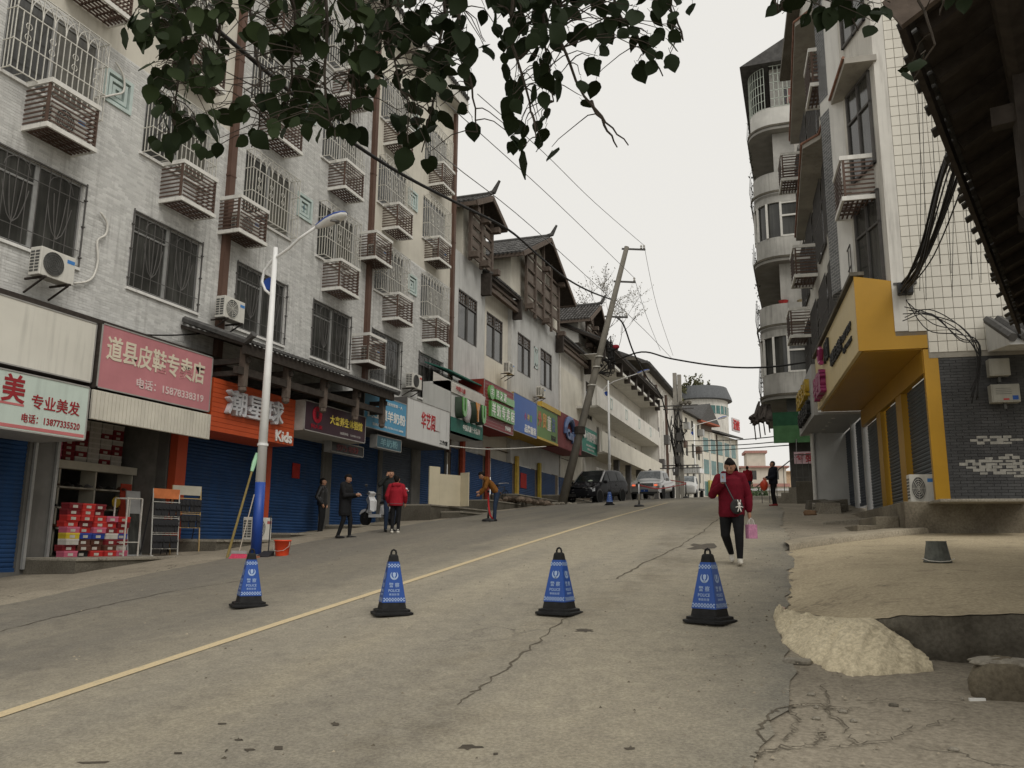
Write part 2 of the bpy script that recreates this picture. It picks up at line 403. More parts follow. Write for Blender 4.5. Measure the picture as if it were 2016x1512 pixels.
def ribbon(name, pts, w, m, dz, parent=None, wob=.0, seed=1, steps=6):
    rn = random.Random(seed); P = []
    for a, b in zip(pts, pts[1:]):
        for i in range(steps): P.append(Vector(a).lerp(Vector(b), i/steps)+Vector((rn.uniform(-wob, wob), rn.uniform(-wob, wob), 0)))
    P.append(Vector(pts[-1])); q = MB(); rows = []
    for i, p in enumerate(P):
        d = (P[min(i+1, len(P)-1)]-P[max(i-1, 0)]); d.z = 0; d.normalize(); nrm = Vector((-d.y, d.x, 0))
        ww = w*(rn.uniform(.35, 1.3) if wob else 1)/2
        rows.append([(*(p+nrm*k*ww).xy, g(*(p+nrm*k*ww).xy)+dz) for k in (-1, 1)])
    q.loft(rows, closed=False, caps=False)
    return q.build(name, m, parent)
mm, n_, l_, b_ = _nt('worn_yellow_paint')
v_ = coords(n_, l_)
wear = ramp(n_, l_, noise(n_, l_, v_, 7, 7, .75), .56, .72)
c_ = mixnode(n_, l_, wear, (.62, .5, .3), (.4, .35, .25))
c_ = mixnode(n_, l_, ramp(n_, l_, noise(n_, l_, v_, 60, 3), .3, .7), mixnode(n_, l_, .3, c_, (.15, .12, .08)), c_)
l_.new(c_, b_.inputs['Base Color']); b_.inputs['Roughness'].default_value = .8
cl = ribbon('centre_line', [(-5.3, -8, 0), (-5.45, 3, 0), (-5.46, 8, 0), (-5.42, 12, 0), (-5.38, 18, 0), (-5.4, 29, 0), (-5.55, 36, 0)], .135, mm, .018, steps=24)
tag(cl, 'worn yellow centre line painted along the sloping road', 'road marking', kind='structure')
m_crack = mat('crack_dirt', (.125, .108, .082), .95, .3, 20)
m_stain = mat('oil_stain', (.085, .072, .055), .7, .3, 10)
m_seam = mat('road_seam', (.1, .088, .07), .9, .3, 12)
def gp(*pp): return [tuple(on_ground(x, y)) for x, y in pp]
crack_lines = [([(1462, 1000), (1415, 1022), (1385, 1048), (1335, 1078), (1270, 1110), (1215, 1142)], .05), ([(1120, 1215), (1060, 1265), (1010, 1310), (950, 1355), (900, 1392)], .03),
    ([(0, 1246), (90, 1222), (200, 1196), (330, 1168), (520, 1138)], .04), ([(1500, 1470), (1498, 1432), (1520, 1408), (1560, 1395), (1612, 1394), (1640, 1400)], .028),
    ([(1560, 1395), (1570, 1430), (1552, 1465)], .02), ([(1480, 1500), (1530, 1480), (1600, 1472), (1625, 1458), (1610, 1440)], .03), ([(1622, 1350), (1625, 1390), (1650, 1425), (1690, 1470)], .02),
    ([(1625, 1390), (1655, 1402), (1690, 1398)], .014), ([(1640, 1475), (1740, 1468), (1800, 1440), (1880, 1420)], .018), ([(1700, 1385), (1790, 1380), (1900, 1390)], .016), ([(880, 1180), (760, 1205), (660, 1225)], .008)]
for i, (p, w) in enumerate(crack_lines):
    ribbon('crack', gp(*p), w*.62, m_crack if i != 2 else m_seam, .0165, road, .03, 20+i, steps=9)
for i, (x, y, w, h) in enumerate([(925, 1478, 26, 5), (470, 1463, 9, 3), (490, 1483, 12, 3), (545, 1480, 16, 3), (440, 1430, 11, 2), (660, 1431, 9, 3), (350, 1491, 12, 2), (180, 1508, 38, 4), (1150, 1245, 20, 4), (1385, 1078, 34, 8), (445, 1485, 5, 2), (975, 1490, 7, 2), (1240, 1480, 12, 3), (1120, 1180, 16, 3)]):
    p = []; rn = random.Random(i)
    for k in range(14):
        t = 2*math.pi*k/14; f = rn.uniform(.45, 1.2); q = on_ground(x+math.cos(t)*w*f, y+math.sin(t)*h*f*1.1); p.append((q.x, q.y, g(q.x, q.y)+.0155))
    MB().poly(p).build('stain', m_stain, road)
# loose grit on the tarmac
mb = MB(); rn = random.Random(9)
for i in range(900):
    x = rn.uniform(-10, .3); y = rn.uniform(3.5, 20)**1
    if rn.random() < .5: x = -.4+rn.gauss(0, .5)
    s = rn.uniform(.004, .014)
    z = g(x, y)+.012
    mb.add([(x-s, y-s, z), (x+s, y-s*.6, z), (x+s*.7, y+s, z), (x-s*.8, y+s*.7, z), (x, y, z+s)], [(0, 1, 4), (1, 2, 4), (2, 3, 4), (3, 0, 4)])
tag(mb.build('grit', mat('grit', (.23, .2, .15), .9, .4, 3, island=.5)), 'scattered grit and pebbles on the road surface', 'grit', kind='stuff')

# ================================================================== left apartment block (A)
A = facade('apartment_block', 'grey brick apartment block with barred windows and brown drainpipes above the nearest left shops', 'building', -14.5, 9, 1)
A['category'] = 'building'
WCOL = [6.9, 10.65, 14.4, 18.2, 22.0, 25.85, 29.75]
WW, WH = 2.27, 1.85
ROWZ = [7.42, 10.77, 14.2, 17.62]
wins = [(u, u+WW, z, z+WH) for u in WCOL for z in ROWZ]
squares = [(13.13, 11.46), (20.78, 11.66), (28.5, 11.46), (28.33, 15.02), (20.7, 15.05), (28.3, 18.45), (13.1, 14.9), (20.65, 18.45)]
sqs = [(u, u+.82, z, z+.8) for u, z in squares]
H = wins+sqs
def inz(a, b, c, d): return [h for h in H if h[0] < b and h[1] > a and h[2] < d and h[3] > c]
mbm, mbp, mbb, PL = MB(), MB(), MB(), []
for (a, b, c, d, kind) in [(5, 17.5, 6.3, 12.82, 'b'), (5, 17.5, 12.82, 21.4, 'p'), (17.5, 25.3, 6.3, 21.4, 'b'), (25.3, 32.86, 6.3, 12.86, 'b'), (25.3, 32.86, 12.86, 21.4, 'p')]:
    hs_ = inz(a, b, c, d)
    if kind == 'p': mbp = MB(); PL.append(mbp)
    holes_wall(mbm if kind == 'b' else mbp, a, b, c, d, hs_)
    if kind == 'b': brick_field(mbb, max(a, 8.8), b, c, d, hs_)
mbm.build('wall', m_mortar, A); [k_.build('upper_wall', m_cream, A, label='cream plastered upper wall') for k_ in PL]
o = mbb.build('brickwork', m_brick, A); o['kind'] = 'stuff'
mb = MB(); mb.box(32.86, 32.87, 0.01, 9, 0, 21.4); mb.box(5, 5.01, .01, 9, 0, 21.4); mb.box(5.02, 32.85, 8.9, 9, 0, 21.4); mb.build('side_wall', m_cream, A)
mb = MB(); mb.box(5, 33.0, -.6, 9.3, 21.41, 21.6); mb.box(5, 33.0, -.6, -.45, 21.6, 22.0); mb.build('roof_slab', m_white, A)
mb = MB()
for i in range(59): u = 20+i*.22; mb.cyl((u, -.7, 22.0), (u, -.1, 22.3), .1, n=6)
mb.build('parapet_tiles', m_tile, A)
for u in (17.55, 25.32, 32.78):
    mb = MB(); mb.box(u-.11, u+.11, -.15, -.008, 5.5, 21.3); 
    for z in (8, 11.5, 15, 18.5): mb.box(u-.13, u+.13, -.16, -.008, z, z+.05)
    mb.build('drainpipe', m_pipe, A)
mb = MB(); mb.box(5, 17.42, -.5, -.01, 6.12, 6.3); mb.build('ledge', m_darkwood, A)

# window prototypes (origin: lower left corner on the wall face)
def make_window(parent, style):
    w, h = WW, WH
    f = MB()
    for a in ((0, w, 0, .06), (0, w, h-.06, h), (0, .06, .06, h-.06), (w-.06, w, .06, h-.06), (w/2-.05, w/2+.05, .06, h-.06)): f.box(a[0], a[1], .03, .09, a[2], a[3])
    if style == 'flat': f.box(.06, w/2-.05, .035, .085, h*.74, h*.74+.04)
    root = f.build('window', m_frame, parent, off=(0, 0, 0))
    for a, b in ((.06, w/2-.05), (w/2+.05, w-.06)):
        MB().box(a, b, .055, .065, .06, h-.06).build('pane', m_glass if (style == 'flat' or a < 1) else m_glass2, root, off=(0, 0, 0))
    q = MB()
    if style == 'flat':
        y = -.04; r_ = .011
        for z in (0, h): q.bar((-.06, y, z), (w+.06, y, z), .03, .03)
        for x in (-.05, w+.05): q.bar((x, y, -.05), (x, y, h+.05), .025, .025, (0, 1, 0))
        for z in (.35, h-.4): q.bar((0, y, z), (w, y, z), .014, .014)
        for k in range(9):
            x = .12+k*(w-.24)/8; q.bar((x, y, 0), (x, y, h), .013, .013, (0, 1, 0))
        for cx in (w*.28, w*.74):
            for rr in (.16, .3):
                for s in (-1, 1):
                    q.tube([(cx+s*rr*(t/6)**.5, y, .4+t*.16*(1 if rr < .2 else .8)) for t in range(7)], .01, 4)
            q.tube([(cx+.3*math.cos(t*math.pi/8), y, h-.35+.3*math.sin(t*math.pi/8)*.9) for t in range(9)], .01, 4)
        gm = m_frame_dark
        for z in (.2, .9, 1.5):
            for x in (-.05, w+.05): q.box(x-.03, x+.03, -.07, -.01, z, z+.03)
    else:
        y = -.3; gm = m_steel
        for z in (0.0, h*.33, h*.7): q.bar((-.03, y, z), (w+.03, y, z), .022, .022)
        q.bar((-.03, y, h), (w+.03, y, h), .022, .022)
        nb = 17
        for k in range(nb):
            x = k*w/(nb-1); q.bar((x, y, 0), (x, y, h-.0 if k % 2 == 0 else h*.7), .017, .017, (0, 1, 0))
        for k in range(0, nb-3, 2):
            x0 = k*w/(nb-1); rr = 2*w/(nb-1)
            q.tube([(x0+rr-rr*math.cos(t*math.pi/8), y-.005, h*.7+.05+rr*1.55*math.sin(t*math.pi/8)) for t in range(9)], .011, 4)
        for k in range(2, nb, 4):
            x = k*w/(nb-1)
            for t in (.42, .55): q.tube([(x+.07*math.cos(s*math.pi/4), y-.01, h*t+.07*math.sin(s*math.pi/4)) for s in range(9)], .008, 4)
        for x in (0, w):
            for z in (0, h*.33, h*.7, h): q.bar((x, y, z), (x, .0, z), .02, .02)
            for d in (-.2, -.1): q.bar((x, d, 0), (x, d, h), .015, .015, (0, 1, 0))
        for k in range(0, nb, 2): q.bar((k*w/(nb-1), y, 0.005), (k*w/(nb-1), 0, .005), .012, .012)
    q.build('grille', gm, root, off=(0, 0, 0))
    s = MB(); s.box(-.08, w+.08, -.06, .03, -.07, -.005); s.build('sill', m_mortar, root, off=(0, 0, 0))
    return root
pw = {'flat': None, 'caged': None}
for u in WCOL[1:]:
    for i, z in enumerate(ROWZ):
        st = 'flat' if i == 0 else 'caged'
        if pw[st] is None: o = pw[st] = make_window(A, st)
        else: o = copy_tree(pw[st], A)
        o.location = (u-9, 0, z-1)
# turquoise ornamental vents
m_mint = mat('mint_tile', (.46, .54, .51), .5, .1, 4, streak=.3); m_mintd = mat('mint_dark', (.12, .2, .22), .5)
pv = None
for k, (u, z) in enumerate(squares):
    if k in (0, 1, 2):
        q = MB(); s = .82; hh = .8
        for j, (e, yy) in enumerate(((0, -.05), (.14, -.02), (.27, .01))):
            w = .085
            for a in ((e, s-e, e, e+w), (e, s-e, hh-e-w, hh-e), (e, e+w, e+w, hh-e-w), (s-e-w, s-e, e+w, hh-e-w)): q.box(a[0], a[1], yy, .06, a[2], a[3])
        root = q.build('ornamental_vent', m_mint, A, off=(0, 0, 0))
        q = MB(); q.box(.02, s-.02, .07, .08, .02, hh-.02)
        if k == 1: q.box(.28, .54, .01, .07, .38, .42); q.box(.39, .43, .0, .068, .27, .53)
        q.build('vent_back', m_mint if k == 0 else m_mintd, root, off=(0, 0, 0)); last_v = root
    else: root = copy_tree(last_v, A)
    root.location = (u-9, 0, z-1)

# slatted air-conditioner cages
def make_cage():
    t = thing('air_conditioner_cage', 'x', 'cage', (0, 0, 0), math.pi/2, 'slatted air-conditioner cages on the left block')
    w, d, h = 1.25, .7, 1.06
    for nm, z0, z1 in (('top_rim', h-.1, h), ('bottom_rim', 0, .1)):
        q = MB(); q.box(0, w, -d, -d+.05, z0, z1); q.box(0, .05, -d+.05, 0, z0, z1); q.box(w-.05, w, -d+.05, 0, z0, z1); q.build(nm, m_rim, t)
    for x in (.03, w-.03): MB().box(x-.025, x+.025, -d+.052, -d+.1, .1, h-.1).build('post', m_brown, t)
    proto = MB().box(.055, w-.055, -d+.01, -d+.03, 0, .034).build('slat', m_brown, t); proto.location.z = .14
    side = MB().box(.01, .03, -d+.055, 0, 0, .034).build('slat', m_brown, t); side.location.z = .14
    for k in range(8):
        z = .14+k*.1025
        if k:
            c = proto.copy(); COL.objects.link(c); c.parent = t; c.location.z = z
            c = side.copy(); COL.objects.link(c); c.parent = t; c.location.z = z
        c = side.copy(); COL.objects.link(c); c.parent = t; c.location = (w-.04, 0, z)
    fl = MB().box(.05, w-.05, -.035, 0, .02, .05).build('floor_slat', m_brown, t); fl.location.y = -.03
    for k in range(1, 7):
        c = fl.copy(); COL.objects.link(c); c.parent = t; c.location.y = -.03-k*.1
    q = MB()
    for x in (.2, .42, .63, .84, 1.06): q.box(x-.02, x+.02, -d+.05, 0, .052, .08)
    q.build('floor_bearers', m_brown, t)
    return t
ORD = ['first', 'second', 'third', 'fourth', 'fifth', 'sixth', 'seventh']
cages = [(11.27, 9.75), (15.08, 9.75), (17.26, 9.75), (22.4, 9.68), (26.52, 9.75), (29.97, 9.75), (11.86, 13.2), (15.1, 13.2), (18.7, 13.15), (22.43, 13.18), (26.26, 13.2), (29.97, 13.22), (18.65, 16.52), (22.4, 16.55), (26.1, 16.57), (30.18, 16.65), (24.64, 11.48), (24.45, 7.69)]
rown = {9.7: 'lowest', 13.2: 'middle', 16.6: 'top'}
cp = None; cnt = {}
for u, z in cages:
    if abs(z-11.48) < .1: lab = 'brown slatted cage with white rims covering the drainpipe, between the lowest and middle cage rows'
    elif z < 8: lab = 'brown slatted cage with white rims low on the drainpipe above the blue milk powder sign'
    else:
        key = min(rown, key=lambda k: abs(k-z)); cnt[key] = cnt.get(key, 0)+1
        lab = 'brown slatted cage with white rims, %s from the left in the %s row of cages' % (ORD[cnt[key]-1], rown[key])
    o = cp = make_cage() if cp is None else cp
    if cnt.get('used'): o = copy_tree(cp)
    cnt['used'] = 1
    o.location = (-14.5, u, z); o['label'] = lab

def make_ac(label, name='air_conditioner', fan_dark=False, sticker=(.05, .2, .5), bracket=True):
    t = thing(name, label, 'air conditioner', (0, 0, 0), math.pi/2, 'outdoor air-conditioner units')
    w, d, h = .82, .3, .58
    q = MB(); q.box(0, w, -d, 0, 0, h); q.build('casing', m_ac, t, bevel=.015)
    q = MB(); cx, cz, rr = w*.36, h*.5, .235
    q.lathe([(rr, -d-.012), (rr, -d-.004), (.0, -d-.004)], (cx, 0, cz), 24, 'y'); q.build('fan_opening', m_acdark, t)
    q = MB()
    for k in range(1, 6):
        r_ = rr*k/5; q.tube([(cx+r_*math.cos(a*math.pi/12), -d-.02, cz+r_*math.sin(a*math.pi/12)) for a in range(25)], .006, 4)
    for a in range(8): q.bar((cx, -d-.022, cz), (cx+rr*math.cos(a*math.pi/4), -d-.022, cz+rr*math.sin(a*math.pi/4)), .006, .006, (0, 1, 0))
    q.build('fan_guard', m_acdark if fan_dark else m_ac, t)
    q = MB()
    for k in range(7):
        for j in range(2): q.box(-.006, -.001, -.03-j*.13-.1, -.03-j*.13, .07+k*.065, .11+k*.065)
    q.build('side_louvres', m_acdark, t)
    MB().box(w*.75, w*.97, -d-.004, -d-.001, h*.72, h*.85).build('sticker', mat('sticker_%.2f' % sticker[0], sticker, .5, .1), t)
    if bracket:
        q = MB()
        for x in (.12, w-.12):
            q.bar((x, -d-.05, -.02), (x, .2, -.02), .04, .04); q.bar((x, -d, -.04), (x, .2, -.3), .03, .03)
        q.build('bracket', m_darkwood, t)
    return t
def place(o, X, Y, Z): o.location = (X, Y, Z); return o
BK = -14.2
place(make_ac('white air conditioner with dark fan under the leftmost window above the blank white panel', fan_dark=True), BK, 11.57, 6.78)
place(make_ac('white air conditioner hanging left of the drainpipe above the orange kids sign'), BK, 17.05, 7.36)
place(make_ac('small air conditioner with red sticker above the white signboard', fan_dark=True, sticker=(.5, .05, .04)), BK-.05, 28.15, 7.5)
place(make_ac('white air conditioner beside the green-and-white children shop sign'), BK+.1, 32.9, 7.32)
for i, (k, wh) in enumerate(((0, 'first cage from the left in the lowest row'), (2, 'third cage from the left in the lowest row'), (16, 'cage covering the drainpipe'), (17, 'low cage above the blue milk powder sign'), (11, 'cage at the right end of the middle row'))):
    u, z = cages[k]
    place(make_ac('white air conditioner standing inside the '+wh, bracket=False), -14.25, u+.22, z+.085)
# white hoses on the wall
m_hose = mat('white_hose', (.6, .58, .53), .6, .1)
def wall_hose(label, pts, X=-14.42, r_=.025):
    q = MB(); P = [onx(x, y, X) for x, y in pts]
    sm = []
    for i in range(len(P)-1):
        p0, p1, p2, p3 = P[max(i-1, 0)], P[i], P[i+1], P[min(i+2, len(P)-1)]
        for t in range(4):
            t /= 4; sm.append(.5*((2*p1)+(p2-p0)*t+(2*p0-5*p1+4*p2-p3)*t*t+(3*p1-p0-3*p2+p3)*t**3))
    sm.append(P[-1]); q.tube(sm, r_, 6); tag(q.build('drain_hose', m_hose, smooth=True), label, 'hose')
wall_hose('white hose curling across the turquoise vent to the first cage', [(228, 122), (243, 150), (243, 180), (222, 187), (186, 194)])
wall_hose('white hose hanging down the brick wall to the leftmost air conditioner', [(198, 418), (211, 440), (208, 462), (192, 474), (193, 510), (186, 540), (172, 554), (146, 558)])
wall_hose('white hose looped beside the air conditioner left of the green children shop sign', [(882, 740), (888, 748), (892, 765), (888, 778)], -14.3)
ORDN = ['first', 'second', 'third', 'fourth', 'fifth', 'sixth', 'seventh', 'eighth', 'ninth', 'tenth', 'eleventh']
# ---- ground floor of block A: shutters, piers, shoe shop
bays = [(9.2, 12.35, 1.05, 4.3, m_shut), (16.75, 19.75, 1.72, 4.6, m_shut), (20.25, 23.05, 1.9, 5.0, m_shut), (23.6, 26.8, 2.2, 5.4, m_shut), (27.05, 29.5, 2.42, 5.6, m_shutgrey), (30.25, 32.7, 3.1, 5.9, m_shut)]
shoe = (13.05, 16.15, 1.33, 4.35)
def shutter(parent, u0, u1, z0, z1, m, y=.1, sl=.088):
    q = MB(); rows = []; k = int((z1-z0)/sl)
    for i in range(k+1):
        z = z0+i*sl
        for dz, dy in ((0, 0), (.02, -.016), (.055, -.02), (.078, -.006)):
            rows.append([(u0, y+dy, min(z+dz, z1)), (u1, y+dy, min(z+dz, z1))])
    q.loft(rows, closed=False, caps=False); q.box(u0, u1, y-.045, y+.02, z0-.03, z0+.07)
    o = q.build('shutter', m, parent); return o
q = MB(); holes_wall(q, 5, 32.86, .2, 6.3, [b[:4] for b in bays]+[shoe], y=0.02, depth=.3)
q.build('ground_floor_wall', mat('shop_wall', (.13, .125, .115), .9, .25, 1.2, streak=.6, bmp=.2), A)
for b in bays: shutter(A, *b)
m_orange = mat('orange_panel', (.42, .06, .02), .5, .12, 2, streak=.3)
for i, (u0, u1, z0, z1) in enumerate([(16.2, 16.55, 1.55, 4.3), (19.8, 20.0, 1.8, 4.3)]): MB().box(u0, u1, -.22, .0, z0, z1).build('orange_pier', m_orange, A, label='bright orange clad pier')
for u in (12.42, 12.95): MB().box(u, u+.06, -.06, .0, 1.1, 4.2).build('shutter_rail', m_frame, A)
# small red papers on the shutters
m_redp = mat('red_paper', (.33, .03, .025), .8, .15)
MB().box(21.45, 21.85, .055, .062, 3.55, 4.0).build('red_paper', m_redp, A)
# steps and terraces in front of the shops
for nm, lab, bx in [('shop_step', 'low concrete step in front of the shoe shop', (12.5, 16.4, .0, 1.3, .6, 1.33)), ('shop_step', 'concrete step under the orange pier and blue shutter', (16.45, 19.9, .0, 1.35, .8, 1.7)), ('shop_step', 'concrete step before the shutter with red paper', (19.95, 23.3, .0, 1.0, .9, 1.9)),
                    ('shop_step', 'concrete step behind the white scooter', (23.35, 26.9, .0, 1.0, 1.2, 2.2)), ('shop_terrace', 'dark concrete terrace carrying the cream panels', (26.95, 33.6, .0, 2.0, 1.4, 3.0)), ('shop_terrace', 'lower dark terrace tier beside the bending man', (27.8, 34.5, 2.01, 2.75, 1.5, 2.78)),
                    ('shop_step', 'concrete step in front of the red milk shop', (33.65, 38.0, .0, 1.6, 2.0, 3.5)), ('shop_step', 'concrete step under the blue and green signs', (38.05, 46, .0, 1.4, 2.5, 4.0)), ('shop_step', 'concrete step by the black van', (46.05, 55, .0, 1.2, 3, 4.4))]:
    t = facade(nm, lab, 'step', -14.5, bx[0], bx[4])
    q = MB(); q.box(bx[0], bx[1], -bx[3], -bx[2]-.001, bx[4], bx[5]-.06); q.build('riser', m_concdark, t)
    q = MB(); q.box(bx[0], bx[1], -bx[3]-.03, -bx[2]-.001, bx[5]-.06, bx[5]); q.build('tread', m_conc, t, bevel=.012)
# shoe shop interior
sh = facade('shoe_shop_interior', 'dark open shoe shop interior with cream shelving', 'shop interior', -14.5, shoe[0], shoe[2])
u0, u1, z0, z1 = shoe
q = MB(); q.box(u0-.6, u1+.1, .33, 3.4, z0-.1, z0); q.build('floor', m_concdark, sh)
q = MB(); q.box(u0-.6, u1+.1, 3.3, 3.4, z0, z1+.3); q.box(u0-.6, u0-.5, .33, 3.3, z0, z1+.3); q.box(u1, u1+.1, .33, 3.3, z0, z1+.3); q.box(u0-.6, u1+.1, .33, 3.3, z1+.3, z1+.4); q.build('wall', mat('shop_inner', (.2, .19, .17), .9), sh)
m_shelf = mat('cream_shelf', (.5, .47, .38), .7, .08)
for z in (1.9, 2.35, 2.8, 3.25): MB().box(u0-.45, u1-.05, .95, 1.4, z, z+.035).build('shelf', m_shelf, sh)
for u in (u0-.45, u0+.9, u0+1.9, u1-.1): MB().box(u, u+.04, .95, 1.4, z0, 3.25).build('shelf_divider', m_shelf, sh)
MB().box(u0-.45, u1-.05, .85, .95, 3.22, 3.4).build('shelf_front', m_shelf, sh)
MB().box(u1-.45, u1-.12, .9, .93, 2.1, 3.0).build('red_poster', mat('poster_red', (.45, .07, .04), .7, .2), sh)
MB().lathe([(.13, .0), (.13, .01)], (u1-.6, .86, 2.55), 16, 'y').build('yellow_disc', mat('disc_yellow', (.6, .4, .05), .6), sh)
def shoe_mesh():
    q = MB(); secs = []
    for x, w, h in ((0, .03, .05), (.04, .038, .08), (.1, .036, .085), (.16, .04, .06), (.22, .045, .045), (.265, .03, .035), (.28, .012, .02)):
        secs.append([(x, -w, 0), (x, -w, h*.6), (x, -w*.5, h), (x, w*.5, h), (x, w, h*.6), (x, w, 0)])
    q.loft(secs); return q
smeshes = []
for nm, c in (('black', (.03, .028, .026)), ('brown', (.1, .05, .03)), ('grey', (.2, .19, .18))):
    o = shoe_mesh().build('shoe', mat('shoe_'+nm, c, .4, .2)); smeshes.append((nm, o.data)); bpy.data.objects.remove(o)
rn = random.Random(4)
for iz, z in enumerate((1.9, 2.35, 2.8)):
    for k in range(11):
        nm, me = smeshes[rn.choice([0, 0, 1, 2])]
        o = link('shoe', me); o.location = (-14.5-1.06, u0-.35+k*.3+rn.uniform(-.04, .04), z+.036); o.rotation_euler = (0, 0, R(rn.uniform(-15, 15)))
        tag(o, '%s shoe, %s from the left on the %s cream shelf in the shop' % (nm, ORDN[k], ('lowest', 'middle', 'top')[iz]), 'shoe', 'shoes on the shelves')
BOXC = {'red': (.5, .035, .03), 'dark red': (.2, .02, .025), 'pink': (.55, .13, .2), 'white': (.55, .52, .47), 'black': (.03, .03, .03), 'blue': (.03, .06, .3), 'brown': (.11, .045, .03), 'yellow': (.6, .45, .04), 'grey': (.2, .19, .17)}
boxmesh = {}
def shoe_box(c, X, Y, Z, rz, lab, grp):
    if c not in boxmesh:
        q = MB(); q.box(-.16, .16, -.105, .105, 0, .1); b = q.build('shoe_box', mat('card_'+c, tuple(v*.75 for v in BOXC[c]), .6, .12))
        q = MB(); q.box(-.165, .165, -.11, .11, .085, .12); l1 = q.build('lid', mat('lid_'+c, tuple(v*.9+.01 for v in BOXC[c]), .6, .1), b)
        q = MB(); q.box(-.07, .05, -.112, -.1055, .02, .075); q.build('box_label', mat('box_label', (.4, .38, .33), .7, .2), b)
        boxmesh[c] = b; o = b
    else: o = copy_tree(boxmesh[c])
    o.location = (X, Y, Z); o.rotation_euler = (0, 0, rz); tag(o, lab, 'shoe box', grp)
pal = {0: ['black', 'red', 'red', 'pink'], 1: ['dark red', 'brown', 'white', 'dark red'], 2: ['brown', 'brown', 'dark red', 'white'], 3: ['black', 'blue', 'pink', 'white'], 4: ['dark red', 'red', 'red', 'pink'], 5: ['red', 'red', 'red', 'dark red'], 6: ['red', 'red', 'pink', 'white']}
for lay in range(9):
    for k in range(5):
        if lay > 6 and k > 2: continue
        c = rn.choice(pal[min(lay, 6)]) if lay < 7 else rn.choice(['red', 'red', 'dark red'])
        if lay == 3 and k == 0: c = 'yellow'
        shoe_box(c, -14.25+rn.uniform(-.05, .05), 13.22+k*.345+rn.uniform(-.01, .01), 1.331+lay*.121, math.pi/2+rn.uniform(-.05, .05), '%s shoe box, front pile, %s from the left, %s layer up' % (c, ORDN[k], ORDN[lay]), 'shoe boxes piled at the entrance')
for lay in range(7):
    for k in range(4):
        shoe_box(rn.choice(['dark red', 'dark red', 'red', 'pink']), -15.15, 14.6+k*.34, 1.331+lay*.121, math.pi/2, 'shoe box stacked behind the front pile, %s from the left in the %s layer' % (ORDN[k], ORDN[lay]), 'shoe boxes stacked at the back')
for lay in range(9):
    for k in range(9):
        c = 'grey' if k < 3 else ('pink' if k == 3 else ('dark red' if k == 4 else rn.choice(['white', 'white', 'white', 'dark red'])))
        shoe_box(c, -15.6, 12.8+k*.345, 3.286+lay*.121, math.pi/2, '%s shoe box above the shelves, %s from the left in the %s layer' % (c, ORDN[k], ORDN[lay]), 'shoe boxes above the shelves')
# display racks
m_rackw = mat('rack_white', (.4, .39, .36), .5); m_rackb = mat('rack_black', (.03, .03, .032), .6); m_racky = mat('rack_wood', (.42, .3, .14), .7, .15)
def rack(name, label, X, Y, Z, rz, w, h, m, rows, head):
    t = thing(name, label, 'display rack', (X, Y, Z), rz)
    for x in (0, w): MB().bar((x, 0, 0), (x, .12, h), .022, .022, (0, 1, 0)).build('post', m, t); MB().bar((x, .42, 0), (x, .12, h*.95), .018, .018, (0, 1, 0)).build('back_leg', m_rackb, t); MB().box(x-.03, x+.03, -.05, .42, 0, .02).build('foot', m, t)
    MB().box(0, w, .1, .13, h-.22, h).build('header', head, t)
    slip = None
    for r_ in range(rows):
        z = h-.3-r_*.36
        MB().bar((0, .06, z), (w, .06, z), .018, .018).build('rail', m, t); MB().bar((0, .04, z-.32), (w, .04, z-.32), .014, .014).build('rail', m, t)
        for k in range(7):
            if slip is None:
                q = MB(); q.hexa([(-.042, .0, -.28), (.042, .0, -.28), (.042, .03, -.28), (-.042, .03, -.28)], [(-.046, .0, 0), (.046, .0, 0), (.046, .03, 0), (-.046, .03, 0)]); q.bar((-.035, -.02, -.12), (.035, -.02, -.12), .02, .03); slip = q.build('slipper', m_rackb, t); o = slip
            else: o = slip.copy(); COL.objects.link(o); o.parent = t
            o.location = (.06+k*(w-.12)/6, .02, z-.03); o.rotation_euler = (0, R(rn.uniform(-6, 6)), 0)
    return t
rack('slipper_rack', 'white wire rack of dark slippers leaning at the shoe shop door', -13.75, 15.05, 1.33, R(75), .66, 1.5, m_rackw, 3, mat('rack_head', (.5, .16, .06), .6, .2))
rack('slipper_rack', 'pale wooden slipper rack standing before the orange pier', -13.85, 15.75, 1.33, R(70), .72, 1.62, m_racky, 2, mat('rack_head2', (.45, .42, .34), .6, .1))
t = thing('mirror', 'narrow floor mirror leaning inside the shoe shop doorway', 'mirror', (-14.3, 14.85, 1.33), R(80))
q = MB(); q.hexa([(0, -.1, 0), (.36, -.1, 0), (.36, -.07, 0), (0, -.07, 0)], [(.12, .3, 1.45), (.48, .3, 1.45), (.48, .33, 1.45), (.12, .33, 1.45)]); q.build('frame', m_frame, t)
q = MB(); q.hexa([(.03, -.104, .04), (.33, -.104, .04), (.33, -.1, .04), (.03, -.1, .04)], [(.15, .294, 1.4), (.45, .294, 1.4), (.45, .298, 1.4), (.15, .298, 1.4)]); q.build('glass', m_glass, t)
t = thing('steel_trolley', 'bare steel frame standing by the red shoe boxes', 'rack', (-13.95, 14.45, 1.33), R(90)); q = MB()
for x in (0, .42):
    for y in (0, .35): q.bar((x, y, 0), (x, y, 1.25), .025, .025, (0, 1, 0))
q.build('posts', m_steel, t); q = MB()
for z in (.3, 1.25):
    for y in (0, .35): q.bar((0, y, z), (.42, y, z), .02, .02)
    for x in (0, .42): q.bar((x, 0, z), (x, .35, z), .02, .02)
q.build('rails', m_steel, t)

